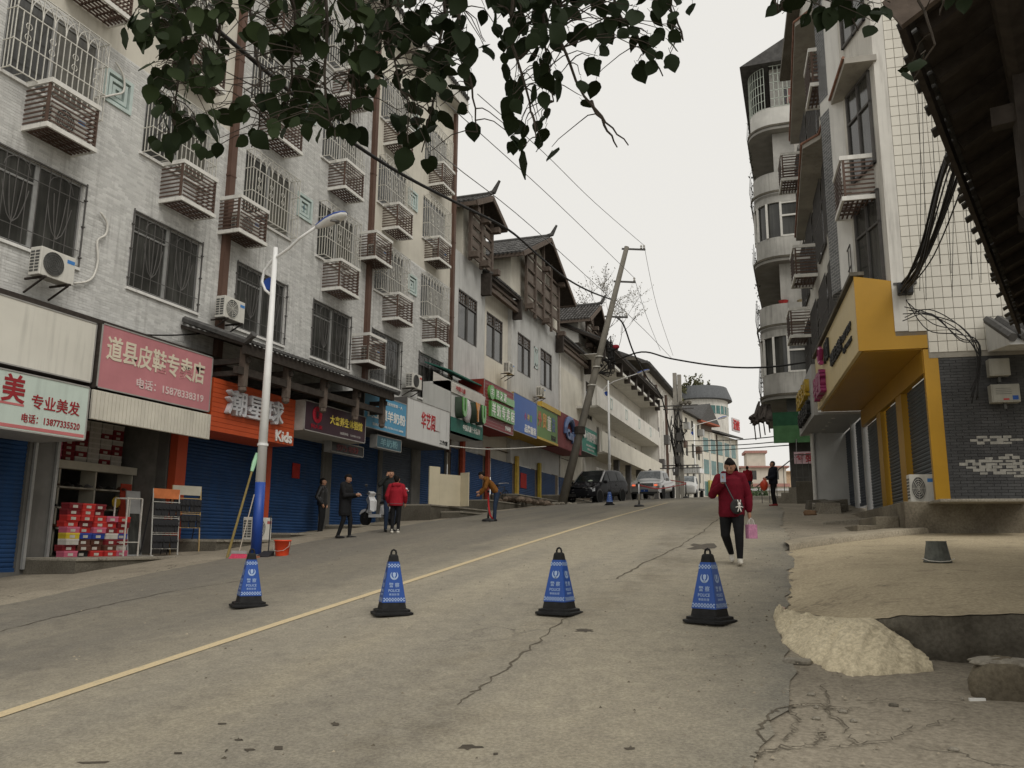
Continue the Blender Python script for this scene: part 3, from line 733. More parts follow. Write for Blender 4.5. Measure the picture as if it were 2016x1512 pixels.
# ---- shop signs along the left side
def sign(name, label, X, u0, u1, z0, z1, m, depth=None, side=None, parts=()):
    depth = depth if depth else (X+14.45)
    t = facade(name, label, 'shop sign', X, u0, z0)
    q = MB(); q.box(u0, u1, 0.012, depth, z0, z1); q.build('box', side or m, t)
    q = MB(); q.box(u0+.02, u1-.02, 0, .012, z0+.02, z1-.02); q.build('face', m, t)
    q = MB()
    for a in ((u0, u1, z0, z0+.025), (u0, u1, z1-.025, z1), (u0, u0+.025, z0, z1), (u1-.025, u1, z0, z1)): q.box(a[0], a[1], -.012, .01, a[2], a[3])
    q.build('edge_trim', mat('trim_grey', (.3, .29, .27), .5, .15), t)
    return t
P = lambda nm, c, **k: mat('paint_'+nm, c, .55, k.pop('var', .08), 2, **k)
p_red = P('red', (.42, .03, .035)); p_white = P('white', (.68, .67, .63)); p_black = P('blk', (.03, .03, .03)); p_yellow = P('yel', (.62, .5, .1)); p_darkred = P('drd', (.28, .03, .035)); p_green = P('grn', (.1, .28, .06)); p_blue = P('blu', (.03, .08, .28)); p_pinkw = P('pnk', (.68, .6, .58))
t = sign('blank_signboard', 'blank white signboard above the hairdresser sign', -13.4, 7.5, 12.62, 4.76, 6.0, mat('blank_white', (.62, .6, .53), .7, .05, 1, streak=.35), side=m_darkwood)
t = sign('hairdresser_sign', 'pale mint hairdresser sign with red characters over the leftmost shutter', -12.9, 7.5, 12.14, 3.53, 4.57, mat('mint_sign', (.52, .6, .54), .6, .05, 1.5, streak=.25), 1.2, m_frame)
letter(t, '美', 10.52, 4.26, .46, .5, 0, p_darkred, .01, .02); letter(t, '专业美发', 11.42, 4.1, 1.05, .26, 0, p_darkred, .01, .01); letter(t, '电话：13877335520', 11.36, 3.78, 1.25, .16, 0, p_darkred, .01, .01)
MB().box(7.6, 10.75, -.006, 0, 3.97, 4.01).build('stripe', P('stripe', (.5, .16, .16)), t); MB().box(7.6, 12.1, -.006, 0, 3.58, 3.64).build('stripe', MATS['paint_stripe'], t)
t = sign('shoe_shop_sign', 'faded pink leather shoe shop sign with cream characters', -13.3, 12.66, 16.04, 4.68, 6.02, mat('faded_pink', (.46, .19, .205), .65, .1, 1.3, streak=.25, streak_col=(.55, .3, .3, 1)), side=m_darkwood)
letter(t, '道县皮鞋专卖店', 14.3, 5.55, 2.95, .52, 0, P('cream', (.62, .56, .44)), .01, .02); letter(t, '电话：15878338319', 14.75, 4.97, 2.1, .22, 0, P('palepink', (.62, .5, .48)), .01, .015)
t = facade('awning_panel', 'cream ribbed panel below the pink shoe shop sign', 'panel', -13.2, 12.5, 4.03); q = MB()
for k in range(35): q.box(12.5+k*.1, 12.5+k*.1+.085, -.012, 0, 4.03, 4.6)
q.build('ribs', mat('ribbed_cream', (.58, .55, .47), .6, .08, 2, streak=.4), t); MB().box(12.5, 16.0, .0, .04, 4.02, 4.61).build('sheet', MATS['ribbed_cream'], t); MB().box(12.5, 16, .04, 1.3, 4.3, 4.34).build('soffit', m_frame_dark, t)
m_or = mat('orange_boards', (.48, .075, .02), .5, .1, 2, streak=.2)
t = facade('kids_shop_sign', 'orange boarded kids shop sign with white raised characters', 'shop sign', -13.3, 16.12, 4.26)
MB().box(16.12, 19.56, .015, 1.1, 4.26, 5.55).build('box', m_or, t)
for k in range(11): MB().box(16.12, 19.56, -.004, .014, 4.265+k*.117, 4.265+k*.117+.107).build('board', m_or, t)
letter(t, '潮星球', 17.7, 5.03, 2.3, .62, -.005, P('chan', (.6, .6, .62)), .14, .012); letter(t, 'Kids', 19.08, 4.46, .75, .3, -.005, p_white, .03, .02)
t = sign('health_shop_sign', 'dark maroon health shop sign with yellow characters and red seal', -13.0, 19.58, 23.0, 4.71, 5.56, mat('maroon', (.035, .012, .02), .4, .1), 1.3, mat('sign_grey', (.35, .34, .31), .6))
letter(t, '大来养生体验馆', 21.85, 5.19, 1.88, .27, 0, p_yellow, .015, .015); letter(t, '加盟热线：13978313158', 22.1, 4.86, 1.2, .08, 0, P('greyt', (.4, .38, .36)), .006)
MB().lathe([(.24, -.012), (.24, 0)], (20.22, 0, 5.22), 24, 'y').build('seal', P('seal', (.35, .015, .03)), t); letter(t, '來', 20.22, 5.22, .2, .24, -.012, MATS['maroon'], .01); letter(t, '何大来', 20.22, 4.88, .6, .13, 0, MATS['paint_seal'], .01)
t = sign('milk_powder_sign', 'sky blue milk powder sign behind the wooden eave', -13.2, 23.2, 26.24, 5.3, 6.48, mat('sky_blue', (.1, .3, .47), .55, .08, 1, streak=.15), side=m_frame_dark)
letter(t, '藏宝锁羊奶粉', 24.8, 5.85, 2.7, .38, 0, p_white, .012, .02); letter(t, '中国红星村里第一人', 25.1, 6.28, 1.6, .11, 0, p_white, .01); letter(t, '招商加盟 188-7370 1111 5888', 24.9, 5.47, 2.2, .09, 0, p_white, .01)
t = sign('studio_sign', 'white studio sign with three red brush characters', -13.2, 26.26, 30.05, 5.27, 6.78, mat('sign_white', (.62, .62, .6), .6, .05, 1, streak=.4), side=m_frame_dark)
letter(t, '华艺阁', 28.3, 6.12, 1.7, .62, 0, p_red, .012, .015); letter(t, '工作室', 29.5, 5.48, .75, .17, 0, p_black, .012, .02)
for lab, X, u0, u1, z0, z1, c, tx, tc in [('dark hanging sign with dull red characters under the maroon sign', -13.6, 22.0, 24.0, 4.38, 4.72, (.02, .018, .018), '奶粉', (.12, .012, .014)), ('teal hanging sign with pale characters under the sky blue sign', -13.3, 24.3, 26.1, 4.75, 5.18, (.02, .08, .11), '羊奶粉', (.16, .3, .33))]:
    t = sign('hanging_sign', lab, X, u0, u1, z0, z1, mat('hs%.2f' % c[2], c, .4), .25, m_frame); letter(t, tx, (u0+u1)/2, (z0+z1)/2, (u1-u0)*.7, (z1-z0)*.62, 0, mat('hst%.2f' % tc[1], tc, .5), .01, .02)
    for u in (u0+.2, u1-.2): MB().bar((u, .1, z1), (u, .1, z1+.7), .03, .03, (0, 1, 0)).build('hanger', m_frame_dark, t)
# tiled eave roof over the kids shop
er = facade('eave_roof', 'dark wooden eave with grey barrel tiles over the orange and maroon signs', 'eave roof', -14.5, 15.1, 5.5)
MB().hexa([(16.2, -2.0, 6.28), (23.9, -2.0, 6.38), (23.9, 0, 7.0), (16.2, 0, 6.9)], [(16.2, -2.0, 6.36), (23.9, -2.0, 6.46), (23.9, 0, 7.08), (16.2, 0, 6.98)]).build('deck', m_darkwood, er)
tile = None
for k in range(36):
    u = 16.3+k*.213
    if tile is None:
        q = MB()
        for j in range(8):
            y0, y1 = -2.12+j*.27, -2.12+j*.27+.29
            za = 6.4+(y0+2)*.31+j*.012
            for i in range(5):
                a0, a1 = math.pi*i/5, math.pi*(i+1)/5; r_ = .075
                q.add([(16.3-r_*math.cos(a0), y0, za+r_*math.sin(a0)), (16.3-r_*math.cos(a1), y0, za+r_*math.sin(a1)), (16.3-r_*.85*math.cos(a1), y1, za+.088+r_*.85*math.sin(a1)), (16.3-r_*.85*math.cos(a0), y1, za+.088+r_*.85*math.sin(a0))], [(0, 1, 2, 3)])
            q.add([(16.3-.075*math.cos(math.pi*i/5), y0, za+.075*math.sin(math.pi*i/5)) for i in range(6)], [(0, 1, 2, 3, 4, 5)])
        o = tile = q.build('tile_row', m_tile, er)
    else: o = tile.copy(); COL.objects.link(o); o.parent = er
    o.location = (k*.213, 0, k*.0028)
MB().tube([(23.95, -2.15, 6.45), (23.98, -1.2, 6.8), (24.0, -.1, 7.15)], .09, 6).build('ridge_end', m_tile, er)
MB().tube([(16.15, -2.25, 6.55), (16.2, -2.0, 6.4), (16.2, -.1, 7.1)], .09, 6).build('ridge_end', m_tile, er)
MB().bar((16.2, -1.95, 6.2), (23.9, -1.95, 6.3), .12, .2).build('eave_beam', m_darkwood, er); MB().bar((16.2, -1.75, 5.72), (23.7, -1.75, 5.8), .14, .18).build('lower_beam', m_darkwood, er)
for u in (16.5, 18.3, 20.1, 21.9, 23.6):
    z = 5.7+(u-16)*.01; MB().bar((u, -1.75, z-.35), (u, -1.75, z+.6), .16, .16, (0, 1, 0)).build('hanging_post', m_wood, er); MB().bar((u, -1.9, z+.3), (u, 0, z+.3), .1, .14).build('bracket_arm', m_darkwood, er); MB().bar((u, -1.75, z), (u, 0, z), .09, .12).build('tie_beam', m_darkwood, er)
    MB().lathe([(.05, 0), (.1, .05), (.1, .12), (.06, .16)], (u, -1.75, z-.5), 8).build('post_drop', m_wood, er)
# ================================================================== left row, farther buildings
def simple_window(parent, u0, u1, z0, z1, y=0, lattice=True, m=None, fm=None):
    q = MB(); w = .06
    for a in ((u0, u1, z0, z0+w), (u0, u1, z1-w, z1), (u0, u0+w, z0+w, z1-w), (u1-w, u1, z0+w, z1-w), ((u0+u1)/2-.03, (u0+u1)/2+.03, z0+w, z1-w)): q.box(a[0], a[1], y-.02, y+.09, a[2], a[3])
    if lattice: q.box(u0+w, u1-w, y-.01, y+.08, z1-.62, z1-.56)
    r_ = q.build('window', fm or m_frame_dark, parent)
    top = z1-.62 if lattice else z1-w
    for a, b in ((u0+w, (u0+u1)/2-.03), ((u0+u1)/2+.03, u1-w)): MB().box(a, b, y+.05, y+.06, z0+w, top).build('pane', m or m_glass, r_)
    if lattice:
        q = MB(); n = 9
        for k in range(n+1):
            u = u0+w+(u1-u0-2*w)*k/n; q.box(u-.015, u+.015, y-.005, y+.02, z1-.56, z1-w)
            if k < n:
                for z in (.18, .34): 
                    if (k+int(z*10)) % 2: q.box(u, u+(u1-u0-2*w)/n, y-.006, y+.019, z1-.56+z-.015, z1-.56+z+.015)
        q.build('lattice', m_wood, r_); MB().box(u0+w, u1-w, y+.05, y+.06, z1-.56, z1-w).build('lattice_back', m_glass, r_)
    return r_
Bb = facade('gabled_shophouse', 'whitewashed shophouse with wooden gable lattices and tiled roofs beside the grey brick block', 'building', -14.5, 32.9, 2)
wB = [(33.69, 36.03, 10.85, 13.16), (37.8, 40.19, 10.88, 13.2), (42.05, 44.37, 10.92, 13.16), (46.27, 48.65, 10.93, 13.2)]
for (a, b, z0, z1, y, m) in [(32.92, 37.05, 5.8, 14.9, 0, m_greywash), (37.06, 41.0, 5.8, 14.6, .2, m_cream), (41.01, 50.2, 5.8, 14.9, 0, m_greywash), (50.21, 56.6, 5.8, 14.7, .2, m_white), (56.61, 60.2, 5.8, 15.6, 0, m_white)]:
    q = MB(); hs_ = [h for h in wB if h[0] < b and h[1] > a]
    if a > 56: hs_ = [(57.2, 59, 10.5, 13.2)]
    holes_wall(q, a, b, z0, z1, hs_, y, .14); q.box(a, a+.01, y, y+6, z0, z1); q.box(b-.01, b, y, y+6, z0, z1); q.build('wall', m, Bb)
    for h in hs_: simple_window(Bb, *h, y=y+.03)
q = MB(); holes_wall(q, 32.92, 60, 1.5, 5.79, [(34.3, 37.0, 3.5, 6.2), (38.1, 41.3, 3.75, 6.3), (42.1, 45.2, 4.0, 6.5), (46.1, 49.3, 4.3, 6.8), (50, 53, 4.5, 7)], .02, .2)
q.build('ground_floor_wall', mat('shop_wall_b', (.16, .13, .1), .9, .25, 1.2, streak=.5), Bb)
for a in [(33.2, 34.0, 3.3, 5.75), (34.3, 37.0, 3.5, 5.75), (38.1, 41.3, 3.7, 5.75), (42.1, 45.2, 4.0, 5.75), (46.1, 49.3, 4.3, 5.75), (50, 53, 4.4, 5.75)]: shutter(Bb, *a, m_shut, y=.0)
for u, c in ((37.25, (.25, .05, .03)), (41.6, (.4, .27, .05)), (45.6, (.4, .3, .05)), (34.1, (.3, .06, .03))): MB().box(u, u+.28, -.2, -.045, 3, 6.2).build('pier', mat('pier%.2f%.2f' % c[:2], c, .7, .2, streak=.3), Bb)
MB().box(42.6, 43.6, -.045, -.03, 4.6, 5.4).build('red_paper', m_redp, Bb)
m_lat = mat('lattice_infill', (.15, .125, .105), .85, .2, 2, streak=.3)
def gable(parent, Lp, Ap, Rp, X=-13.6, depth=6, panel=None, wallm=m_white, zw=14.91):
    L, A_, R_ = [onx(*p, X) for p in (Lp, Ap, Rp)]
    yf, yb = -(X+14.5), depth        # local y of front and back
    half = max(A_.y-L.y, R_.y-A_.y); 
    def pt(u, y, z): return (u, y, z)
    cz = A_.z; zl, zr = L.z, R_.z
    for (ua, za, ub, zb, nm) in ((A_.y, cz, L.y, zl, 0), (A_.y, cz, R_.y, zr, 1)):
        q = MB(); t = .1
        q.hexa([(ub, yf, zb-t), (ua, yf, za-t), (ua, yb, za-t), (ub, yb, zb-t)], [(ub, yf, zb), (ua, yf, za), (ua, yb, za), (ub, yb, zb)]); q.build('roof_deck', m_darkwood, parent)
        q = MB(); n = int((yb-yf)/.24); sl = Vector((ub-ua, 0, zb-za))
        for k in range(n):
            y = yf+.12+k*.24
            a, b = Vector((ua, y, za+.04)), Vector((ub, y, zb+.04)); e = a+(b-a)*1.03
            segs = 6
            for j in range(segs):
                p0, p1 = a.lerp(e, j/segs), a.lerp(e, (j+1)/segs); q.tube([p0+Vector((0, 0, -.015)), p1+Vector((0, 0, .02))], .07, 5)
        o = q.build('roof_tiles', m_tile, parent); o['kind'] = 'stuff'
        q = MB(); q.bar((ua, yf-.03, za-.12), (ub, yf-.03, zb-.12), .06, .26); q.build('bargeboard', m_wood, parent)
        q = MB(); q.bar((ub, yf, zb-.12), (ub, yb, zb-.12), .08, .2); q.build('eave_board', m_wood, parent)
    q = MB(); q.tube([(A_.y, yb, cz+.12), (A_.y, yf+.3, cz+.12), (A_.y, yf-.05, cz+.2), (A_.y, yf-.35, cz+.75)], [.12, .12, .14, .07], 6); q.build('ridge', m_tile, parent)
    # gable wall behind the lattice
    q = MB(); q.poly([(L.y+.6, .012, zw), (R_.y-.6, .012, zw), (R_.y-.6, .012, zr+.1), (A_.y, .012, cz-.25), (L.y+.6, .012, zl+.1)]); q.poly([(L.y+.6, .012, zw), (L.y+.6, 5, zw), (L.y+.6, 5, zl+.15), (L.y+.6, .012, zl+.15)]); q.build('gable_wall', wallm, parent)
    a, b, z0, zt = panel
    y = -.35; n = 4 if b-a > 4 else 2
    for k in range(n+1):
        u = a+(b-a)*k/n; top = cz-abs(u-A_.y)/(half)*(cz-min(zl, zr))-.2
        MB().box(u-.09, u+.09, y-.09, y+.05, z0-.3, top).build('lattice_post', m_wood, parent)
    for k in range(5):
        z = z0+(zt-z0)*k/4; MB().box(a, b, y-.05, y+.02, z-.06, z+.06).build('lattice_rail', m_wood, parent)
    for k in range(n):
        for j in range(4):
            u0_, u1_ = a+(b-a)*k/n+.12, a+(b-a)*(k+1)/n-.12; z_ = z0+(zt-z0)*j/4
            if (k*3+j) % 5 == 4: continue
            MB().box(u0_, u1_, y+.03, y+.05, z_+.1, z_+(zt-z0)/4-.16).build('lattice_infill', m_lat, parent)
    for u in (a, (a+b)/2, b):
        for z in (z0-.05, zt+.05): MB().box(u-.16, u+.16, y-.45, y, z-.15, z+.12).build('beam_end', m_wood, parent)
gable(Bb, (938, 394), (970, 386), (998, 449), panel=(34.1, 36.9, 14.9, 17.0), wallm=m_cream)
gable(Bb, (1030, 495), (1085, 468), (1133, 598), panel=(42.4, 48.9, 14.7, 17.8), wallm=m_cream)
gable(Bb, (1162, 626), (1183, 601), (1196, 655), X=-13.5, panel=(56.1, 59.9, 15.6, 17.2), zw=15.61)
for a, b in ((36.6, 41.2), (49.6, 56.8)):
    q = MB(); q.hexa([(a, -.45, 14.55), (b, -.45, 14.6), (b, 2.2, 15.9), (a, 2.2, 15.9)], [(a, -.45, 14.68), (b, -.45, 14.73), (b, 2.2, 16.0), (a, 2.2, 16.0)]); q.build('lean_to_deck', m_darkwood, Bb)
    q = MB()
    for k in range(int((b-a)/.24)): u = a+.1+k*.24; q.tube([(u, -.52, 14.74), (u, 2.2, 16.08)], .075, 5)
    o = q.build('lean_to_tiles', m_tile, Bb); o['kind'] = 'stuff'
    MB().box(a-.1, b+.1, -.35, -.15, 13.95, 14.15).build('lean_to_beam', m_wood, Bb); MB().box(a-.1, b+.1, -.3, -.18, 14.35, 14.5).build('lean_to_beam', m_wood, Bb)
    for u in (a-.05, b+.05): MB().box(u-.12, u+.12, -.5, .2, 13.6, 14.7).build('bracket', m_darkwood, Bb)
MB().box(50.22, 56.58, .12, .19, 5.8, 13).build('drain_panel', m_cream, Bb)
MB().cyl((50.6, .05, 5), (50.6, .05, 14.5), .06, n=8).build('drainpipe', m_rim, Bb)
q = MB(); s = .8
for e in (0, .2): 
    for a in ((e, s-e, e, e+.1), (e, s-e, s*1.6-e-.1, s*1.6-e), (e, e+.1, e, s*1.6-e), (s-e-.1, s-e, e, s*1.6-e)): q.box(45.0+a[0]*.9, 45.0+a[1]*.9, -.03, .02, 11.7+a[2], 11.7+a[3])
q.build('ornamental_vent', m_mint, Bb)
place(make_ac('air conditioner under the second shophouse window above the red dotted sign'), -14.2, 39.0, 10.2)
place(make_ac('air conditioner between the third and fourth shophouse windows'), -14.2, 44.5, 9.9)
# --- signs of B
t = sign('children_shop_sign', 'white children shop sign with fat green letters and green lower band', -13.2, 30.1, 33.6, 6.05, 8.1, mat('sign_white2', (.55, .55, .52), .6, .06, 1, streak=.4))
m_gl = mat('glossy_green', (.1, .3, .07), .25, .1); m_gd = mat('letter_side', (.04, .06, .04), .5)
for tx, u, c in (('U', 30.75, m_gl), ('Y', 32.2, mat('glossy_orange', (.5, .2, .03), .3)), ('U', 32.9, m_gl)):
    letter(t, tx, u, 7.05, .5, .85, -.02, m_gd, .3, .09, 'letter_block'); letter(t, tx, u, 7.07, .44, .8, -.33, c, .04, .07)
MB().ball((31.55, -.12, 7.05), .38, .12, .5, 14, 9).build('letter_block', mat('pearl_grey', (.5, .47, .48), .35), t, smooth=True)
MB().box(30.1, 33.6, -.03, 0.3, 6.05, 6.62).build('green_band', mat('dark_teal', (.03, .13, .1), .55), t); letter(t, '中国儿童十大品牌', 32.3, 6.35, 1.9, .26, -.03, p_white, .01, .01)
MB().hexa([(30.1, -.05, 7.6), (33.7, -.05, 7.6), (33.7, .8, 8.0), (30.1, .8, 8.0)], [(30.1, -.1, 7.98), (33.7, -.1, 7.98), (33.7, .8, 8.5), (30.1, .8, 8.5)]).build('rolled_banner', mat('banner', (.6, .57, .52), .8, .08, 3), t)
MB().hexa([(30.1, .1, 8.5), (33.9, .1, 8.5), (33.9, 1.2, 8.9), (30.1, 1.2, 8.9)], [(30.1, .1, 8.55), (33.9, .1, 8.55), (33.9, 1.2, 8.95), (30.1, 1.2, 8.95)]).build('green_awning', MATS['dark_teal'], t)
letter(t, '中国儿童', 30.9, 7.82, 1.0, .2, -.1, p_red, .01)
t = sign('goat_milk_sign', 'dark red dotted goat milk sign with green boxed characters', -13.2, 33.75, 37.7, 6.75, 8.85, mat('dotted_red', (.2, .018, .02), .5, .1), side=mat('side_red', (.22, .03, .02), .6))
q = MB()
for i in range(26):
    for j in range(13):
        if 3 < j < 10 and i > 3: continue
        u, z = 33.95+i*.145, 6.9+j*.148; q.add([(u-.03, -.01, z), (u, -.01, z-.03), (u+.03, -.01, z), (u, -.01, z+.03)], [(0, 1, 2, 3)])
o = q.build('light_dots', P('dots', (.45, .36, .35)), t); o['kind'] = 'stuff'
for k, ch in enumerate('羊奶专卖店'): MB().box(34.35+k*.64, 34.35+k*.64+.6, -.14, 0, 7.25, 7.95).build('character_box', m_gl if k % 2 == 0 else MATS['glossy_green'], t); letter(t, ch, 34.65+k*.64, 7.6, .48, .55, -.14, p_white, .015, .015)
MB().lathe([(.33, -.12), (.33, 0)], (34.5, 0, 8.35), 18, 'y').build('round_logo', m_gl, t); letter(t, '羊', 34.5, 8.35, .34, .36, -.12, p_white, .01)
for k, ch in enumerate('羊之源'): MB().box(34.95+k*.5, 34.95+k*.5+.46, -.12, 0, 8.12, 8.58).build('character_box', m_gl, t); letter(t, ch, 35.18+k*.5, 8.35, .36, .38, -.12, p_white, .015, .01)
MB().box(36.5, 37.6, -.1, 0, 8.12, 8.45).build('green_plate', m_gl, t); letter(t, '李美丽', 36.9, 7.0, .8, .22, -.01, p_white, .012, .02)
t = sign('childrenswear_sign', 'bright blue childrenswear sign with white characters at lower right', -13.2, 37.75, 41.48, 7.05, 8.95, mat('bright_blue', (.02, .09, .33), .5, .08, 1), side=mat('side_yel', (.4, .25, .04), .6))
letter(t, '品牌童装', 40.4, 7.38, 1.9, .42, 0, p_white, .012, .02)
for k, (ch, c) in enumerate(zip('小神童', ((.4, .05, .1), (.5, .35, .05), (.1, .3, .1)))): letter(t, ch, 39.6+k*.45, 8.0, .36, .36, 0, mat('kid%d' % k, c, .5), .01, .01)
t = sign('export_clothes_sign', 'olive green childrenswear sign with red, yellow, white and blue characters', -13.2, 41.5, 45.4, 7.15, 8.9, mat('olive_green', (.13, .22, .07), .55, .08, 1), side=mat('side_yel', (.4, .25, .04), .6))
for k, (ch, c) in enumerate(zip('外贸童装', ((.4, .05, .03), (.5, .22, .03), (.6, .58, .5), (.03, .07, .2)))): letter(t, ch, 42.05+k*.85, 8.2, .7, .85, 0, mat('exp%d' % k, c, .5), .012, .02)
letter(t, '精品店', 44.6, 7.45, .9, .3, 0, p_black, .012, .02); MB().box(41.5, 45.4, -.04, 0, 7.1, 7.22).build('yellow_edge', mat('yellow_edge', (.5, .34, .06), .55), t); MB().box(42.2, 45.9, -.06, .2, 8.92, 9.2).build('yellow_beam', MATS['yellow_edge'], t)
t = facade('ribbed_red_sign', 'dull red ribbed sign with a blue arched emblem behind the leaning pole', 'shop sign', -13.2, 45.5, 7.1); m_rr = mat('ribbed_red', (.22, .06, .06), .6, .12, 1.5, streak=.3)
MB().box(45.5, 50.7, .03, 1.2, 7.1, 9.15).build('box', m_rr, t)
for k in range(21): MB().box(45.5+k*.25, 45.5+k*.25+.16, -.03, .03, 7.12, 9.2).build('rib', m_rr, t)
q = MB(); q.tube([(47.6-1.0*math.cos(a*math.pi/9), -.12, 8.0+.95*math.sin(a*math.pi/9)) for a in range(10)], [.1+.025*min(a, 9-a) for a in range(10)], 8); q.build('emblem_arch', mat('emblem_blue', (.08, .13, .27), .5), t)
letter(t, 'Cmj', 47.7, 7.95, 1.5, .8, -.06, MATS['emblem_blue'], .1, .05)
t = sign('maternity_sign', 'green sign with pinkish characters right of the leaning pole', -13.2, 50.95, 55.1, 7.45, 9.1, mat('sea_green', (.04, .2, .15), .55, .08, 1), side=m_frame_dark)
letter(t, '小贝壳母婴馆', 53.5, 8.55, 2.8, .65, 0, p_pinkw, .012, .02); letter(t, '地址：解放中路 电话：7781234', 53.3, 7.95, 2.4, .14, 0, p_pinkw, .01); letter(t, '妈妈放心 宝宝开心', 53.3, 7.7, 1.8, .14, 0, p_pinkw, .01)
MB().ball((51.5, -.05, 8.6), .3, .05, .3, 12, 8).build('shell_logo', p_white, t)
# --- D: long balcony block
D = facade('balcony_block', 'long white block with open access balconies and a dark tiled eave behind the parked cars', 'building', -14.5, 60.3, 3)
hs_ = []
for z in (8.3, 11.3):
    for k in range(6): u = 61+k*3; hs_ += [(u, u+.9, z, z+2.1), (u+1.5, u+2.1, z+1.1, z+1.8)]
q = MB(); holes_wall(q, 60.3, 79.3, 7.3, 14.6, hs_, .15, .1); q.box(79.3, 79.32, -1.5, 6, 3, 16.4); q.build('back_wall', m_white, D)
for h in hs_: MB().box(h[0], h[1], .24, .25, h[2], h[3]).build('door' if h[3]-h[2] > 1.5 else 'window', m_glass if h[3]-h[2] < 1.5 else m_frame_dark, D)
for z, ya, m in ((11.0, -1.5, m_white), (7.95, -1.7, m_cream)):
    MB().box(55 if z > 10 else 56.6, 79.3, ya, .14, z-.15, z).build('floor_slab', m, D); MB().box(54 if z > 10 else 54.5, 79.3, ya-.1, ya, z-.16, z+1.2).build('balcony_wall', m, D)
for k in range(4):
    u = 58+k*5.4; q = MB()
    for a in ((0, .6, 0, .06), (0, .6, .74, .8), (0, .06, .06, .74), (.54, .6, .06, .74)): q.box(u+a[0], u+a[1], -1.64, -1.6, 11.2+a[2], 11.2+a[3])
    q.build('balcony_ornament', m_mint, D)
MB().hexa([(55, -2.0, 15.35), (79.5, -2.0, 15.35), (79.5, 2, 17.2), (55, 2, 17.2)], [(55, -2.0, 15.55), (79.5, -2.0, 15.55), (79.5, 2, 17.4), (55, 2, 17.4)]).build('eave_deck', m_darkwood, D)
q = MB()
for k in range(100): u = 55.1+k*.245; q.tube([(u, -2.1, 15.55), (u, 2, 17.45)], .08, 4)
o = q.build('eave_tiles', m_tile, D); o['kind'] = 'stuff'
MB().box(55, 79.4, -1.6, -1.4, 14.6, 14.8).build('eave_beam', m_rim, D); MB().box(55, 79.4, -1.35, .1, 14.62, 14.66).build('eave_soffit', m_white, D)
for k in range(9): u = 56+k*2.9; MB().box(u-.15, u+.15, -1.75, -1.3, 14.3, 15.3).build('eave_bracket', m_darkwood, D)
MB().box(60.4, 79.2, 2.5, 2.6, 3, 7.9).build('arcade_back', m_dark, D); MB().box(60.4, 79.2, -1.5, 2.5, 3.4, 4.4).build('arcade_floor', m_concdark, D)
for k in range(5): u = 61+k*4.4; MB().box(u, u+.45, -1.5, -1.1, 4, 7.8).build('arcade_column', mat('arcade_grey', (.1, .095, .09), .8, .2), D)
MB().tube([(72, 3, 17), (72, 3, 21.5)], .35, 10).build('chimney', m_rim, D)
MB().hexa([(66, 1, 16.4), (78, 1, 16.4), (78, 6, 16.4), (66, 6, 16.4)], [(69, 2, 19.2), (77, 2, 19.2), (77, 6, 19.2), (69, 6, 19.2)]).build('rooftop_shed', mat('shed_grey', (.12, .12, .125), .8), D)
MB().hexa([(74, -.8, 18.2), (80, -.8, 18.2), (80, 3, 18.6), (74, 3, 18.6)], [(74, -.6, 18.5), (80, -.6, 18.3), (80, 3, 18.9), (74, 3, 18.9)]).build('rooftop_canopy', m_concdark, D)
# --- generic farther block
def block(name, label, X0, Y0, Z0, rz, w, d, h, rows, cols, m, roofm=None, win=(1.0, 1.6), z_first=3.5, side_cols=0, overhang=.5, gm=None):
    t = thing(name, label, 'building', (X0, Y0, Z0), rz)
    dz = (h-z_first)/rows; du = w/cols
    H_ = [(k*du+(du-win[0])/2, k*du+(du+win[0])/2, z_first+r_*dz+.7, z_first+r_*dz+.7+win[1]) for k in range(cols) for r_ in range(rows)]
    q = MB(); holes_wall(q, 0, w, 0, h, H_, 0, .2); q.box(0, .02, .0, d, 0, h); q.box(w-.02, w, .0, d, 0, h); q.box(0, w, d-.02, d, 0, h); q.build('wall', m, t)
    for a in H_:
        q = MB(); e = .05
        for b in ((a[0], a[1], a[2], a[2]+e), (a[0], a[1], a[3]-e, a[3]), (a[0], a[0]+e, a[2], a[3]), (a[1]-e, a[1], a[2], a[3]), ((a[0]+a[1])/2-.03, (a[0]+a[1])/2+.03, a[2], a[3])): q.box(b[0], b[1], .06, .12, b[2], b[3])
        wv = q.build('window', m_frame_dark, t); MB().box(a[0], a[1], .12, .13, a[2], a[3]).build('pane', gm or m_glass, wv)
    MB().box(-overhang, w+overhang, -overhang, d+overhang, h, h+.25).build('roof', roofm or m, t)
    return t, H_
tE, hE = block('white_apartment_block', 'white four-storey apartment block beyond the balcony block', -14.5, 79.6, 3.5, math.pi/2, 21, 10, 15.5, 4, 6, m_white, m_tile, (1.3, 1.9), 2.5, overhang=.7)
q = MB()
for k in range(4): q.box(1.5+k*3.5, 2.6+k*3.5, -.6, -.02, 6+(k % 2)*3, 7+(k % 2)*3); 
q.build('window_cages', m_frame_dark, tE); q = MB()
for k in range(40): q.tube([(k*.55-.5, -.9, 15.5), (k*.55-.5, 4, 17.6)], .16, 4)
q.build('roof_tiles', m_tile, tE)
for k in range(7):
    u = .7+k*3.3; MB().box(u, u+.3, -.25, -.01, 0, 14.8).build('downpipe', m_rim if k % 2 else m_brown, tE)
tF, _ = block('hotel_wing', 'cream building with window boxes between the far utility pole and the glass hotel', -15.2, 101.5, 4, R(83), 16, 9, 14.5, 4, 5, m_cream, m_tile, (1.2, 1.9), 2, overhang=.6)
for k in range(8): u = .8+k*1.9; z = 4.5+(k*37 % 4)*2.6; MB().box(u, u+1.0, -.7, -.01, z, z+.9).build('window_box', m_frame if k % 2 else m_brown, tF)
tG = thing('glass_hotel', 'far hotel with green glass strips and a small tiled gable', 'building', (-13.4, 118, 4), R(74))
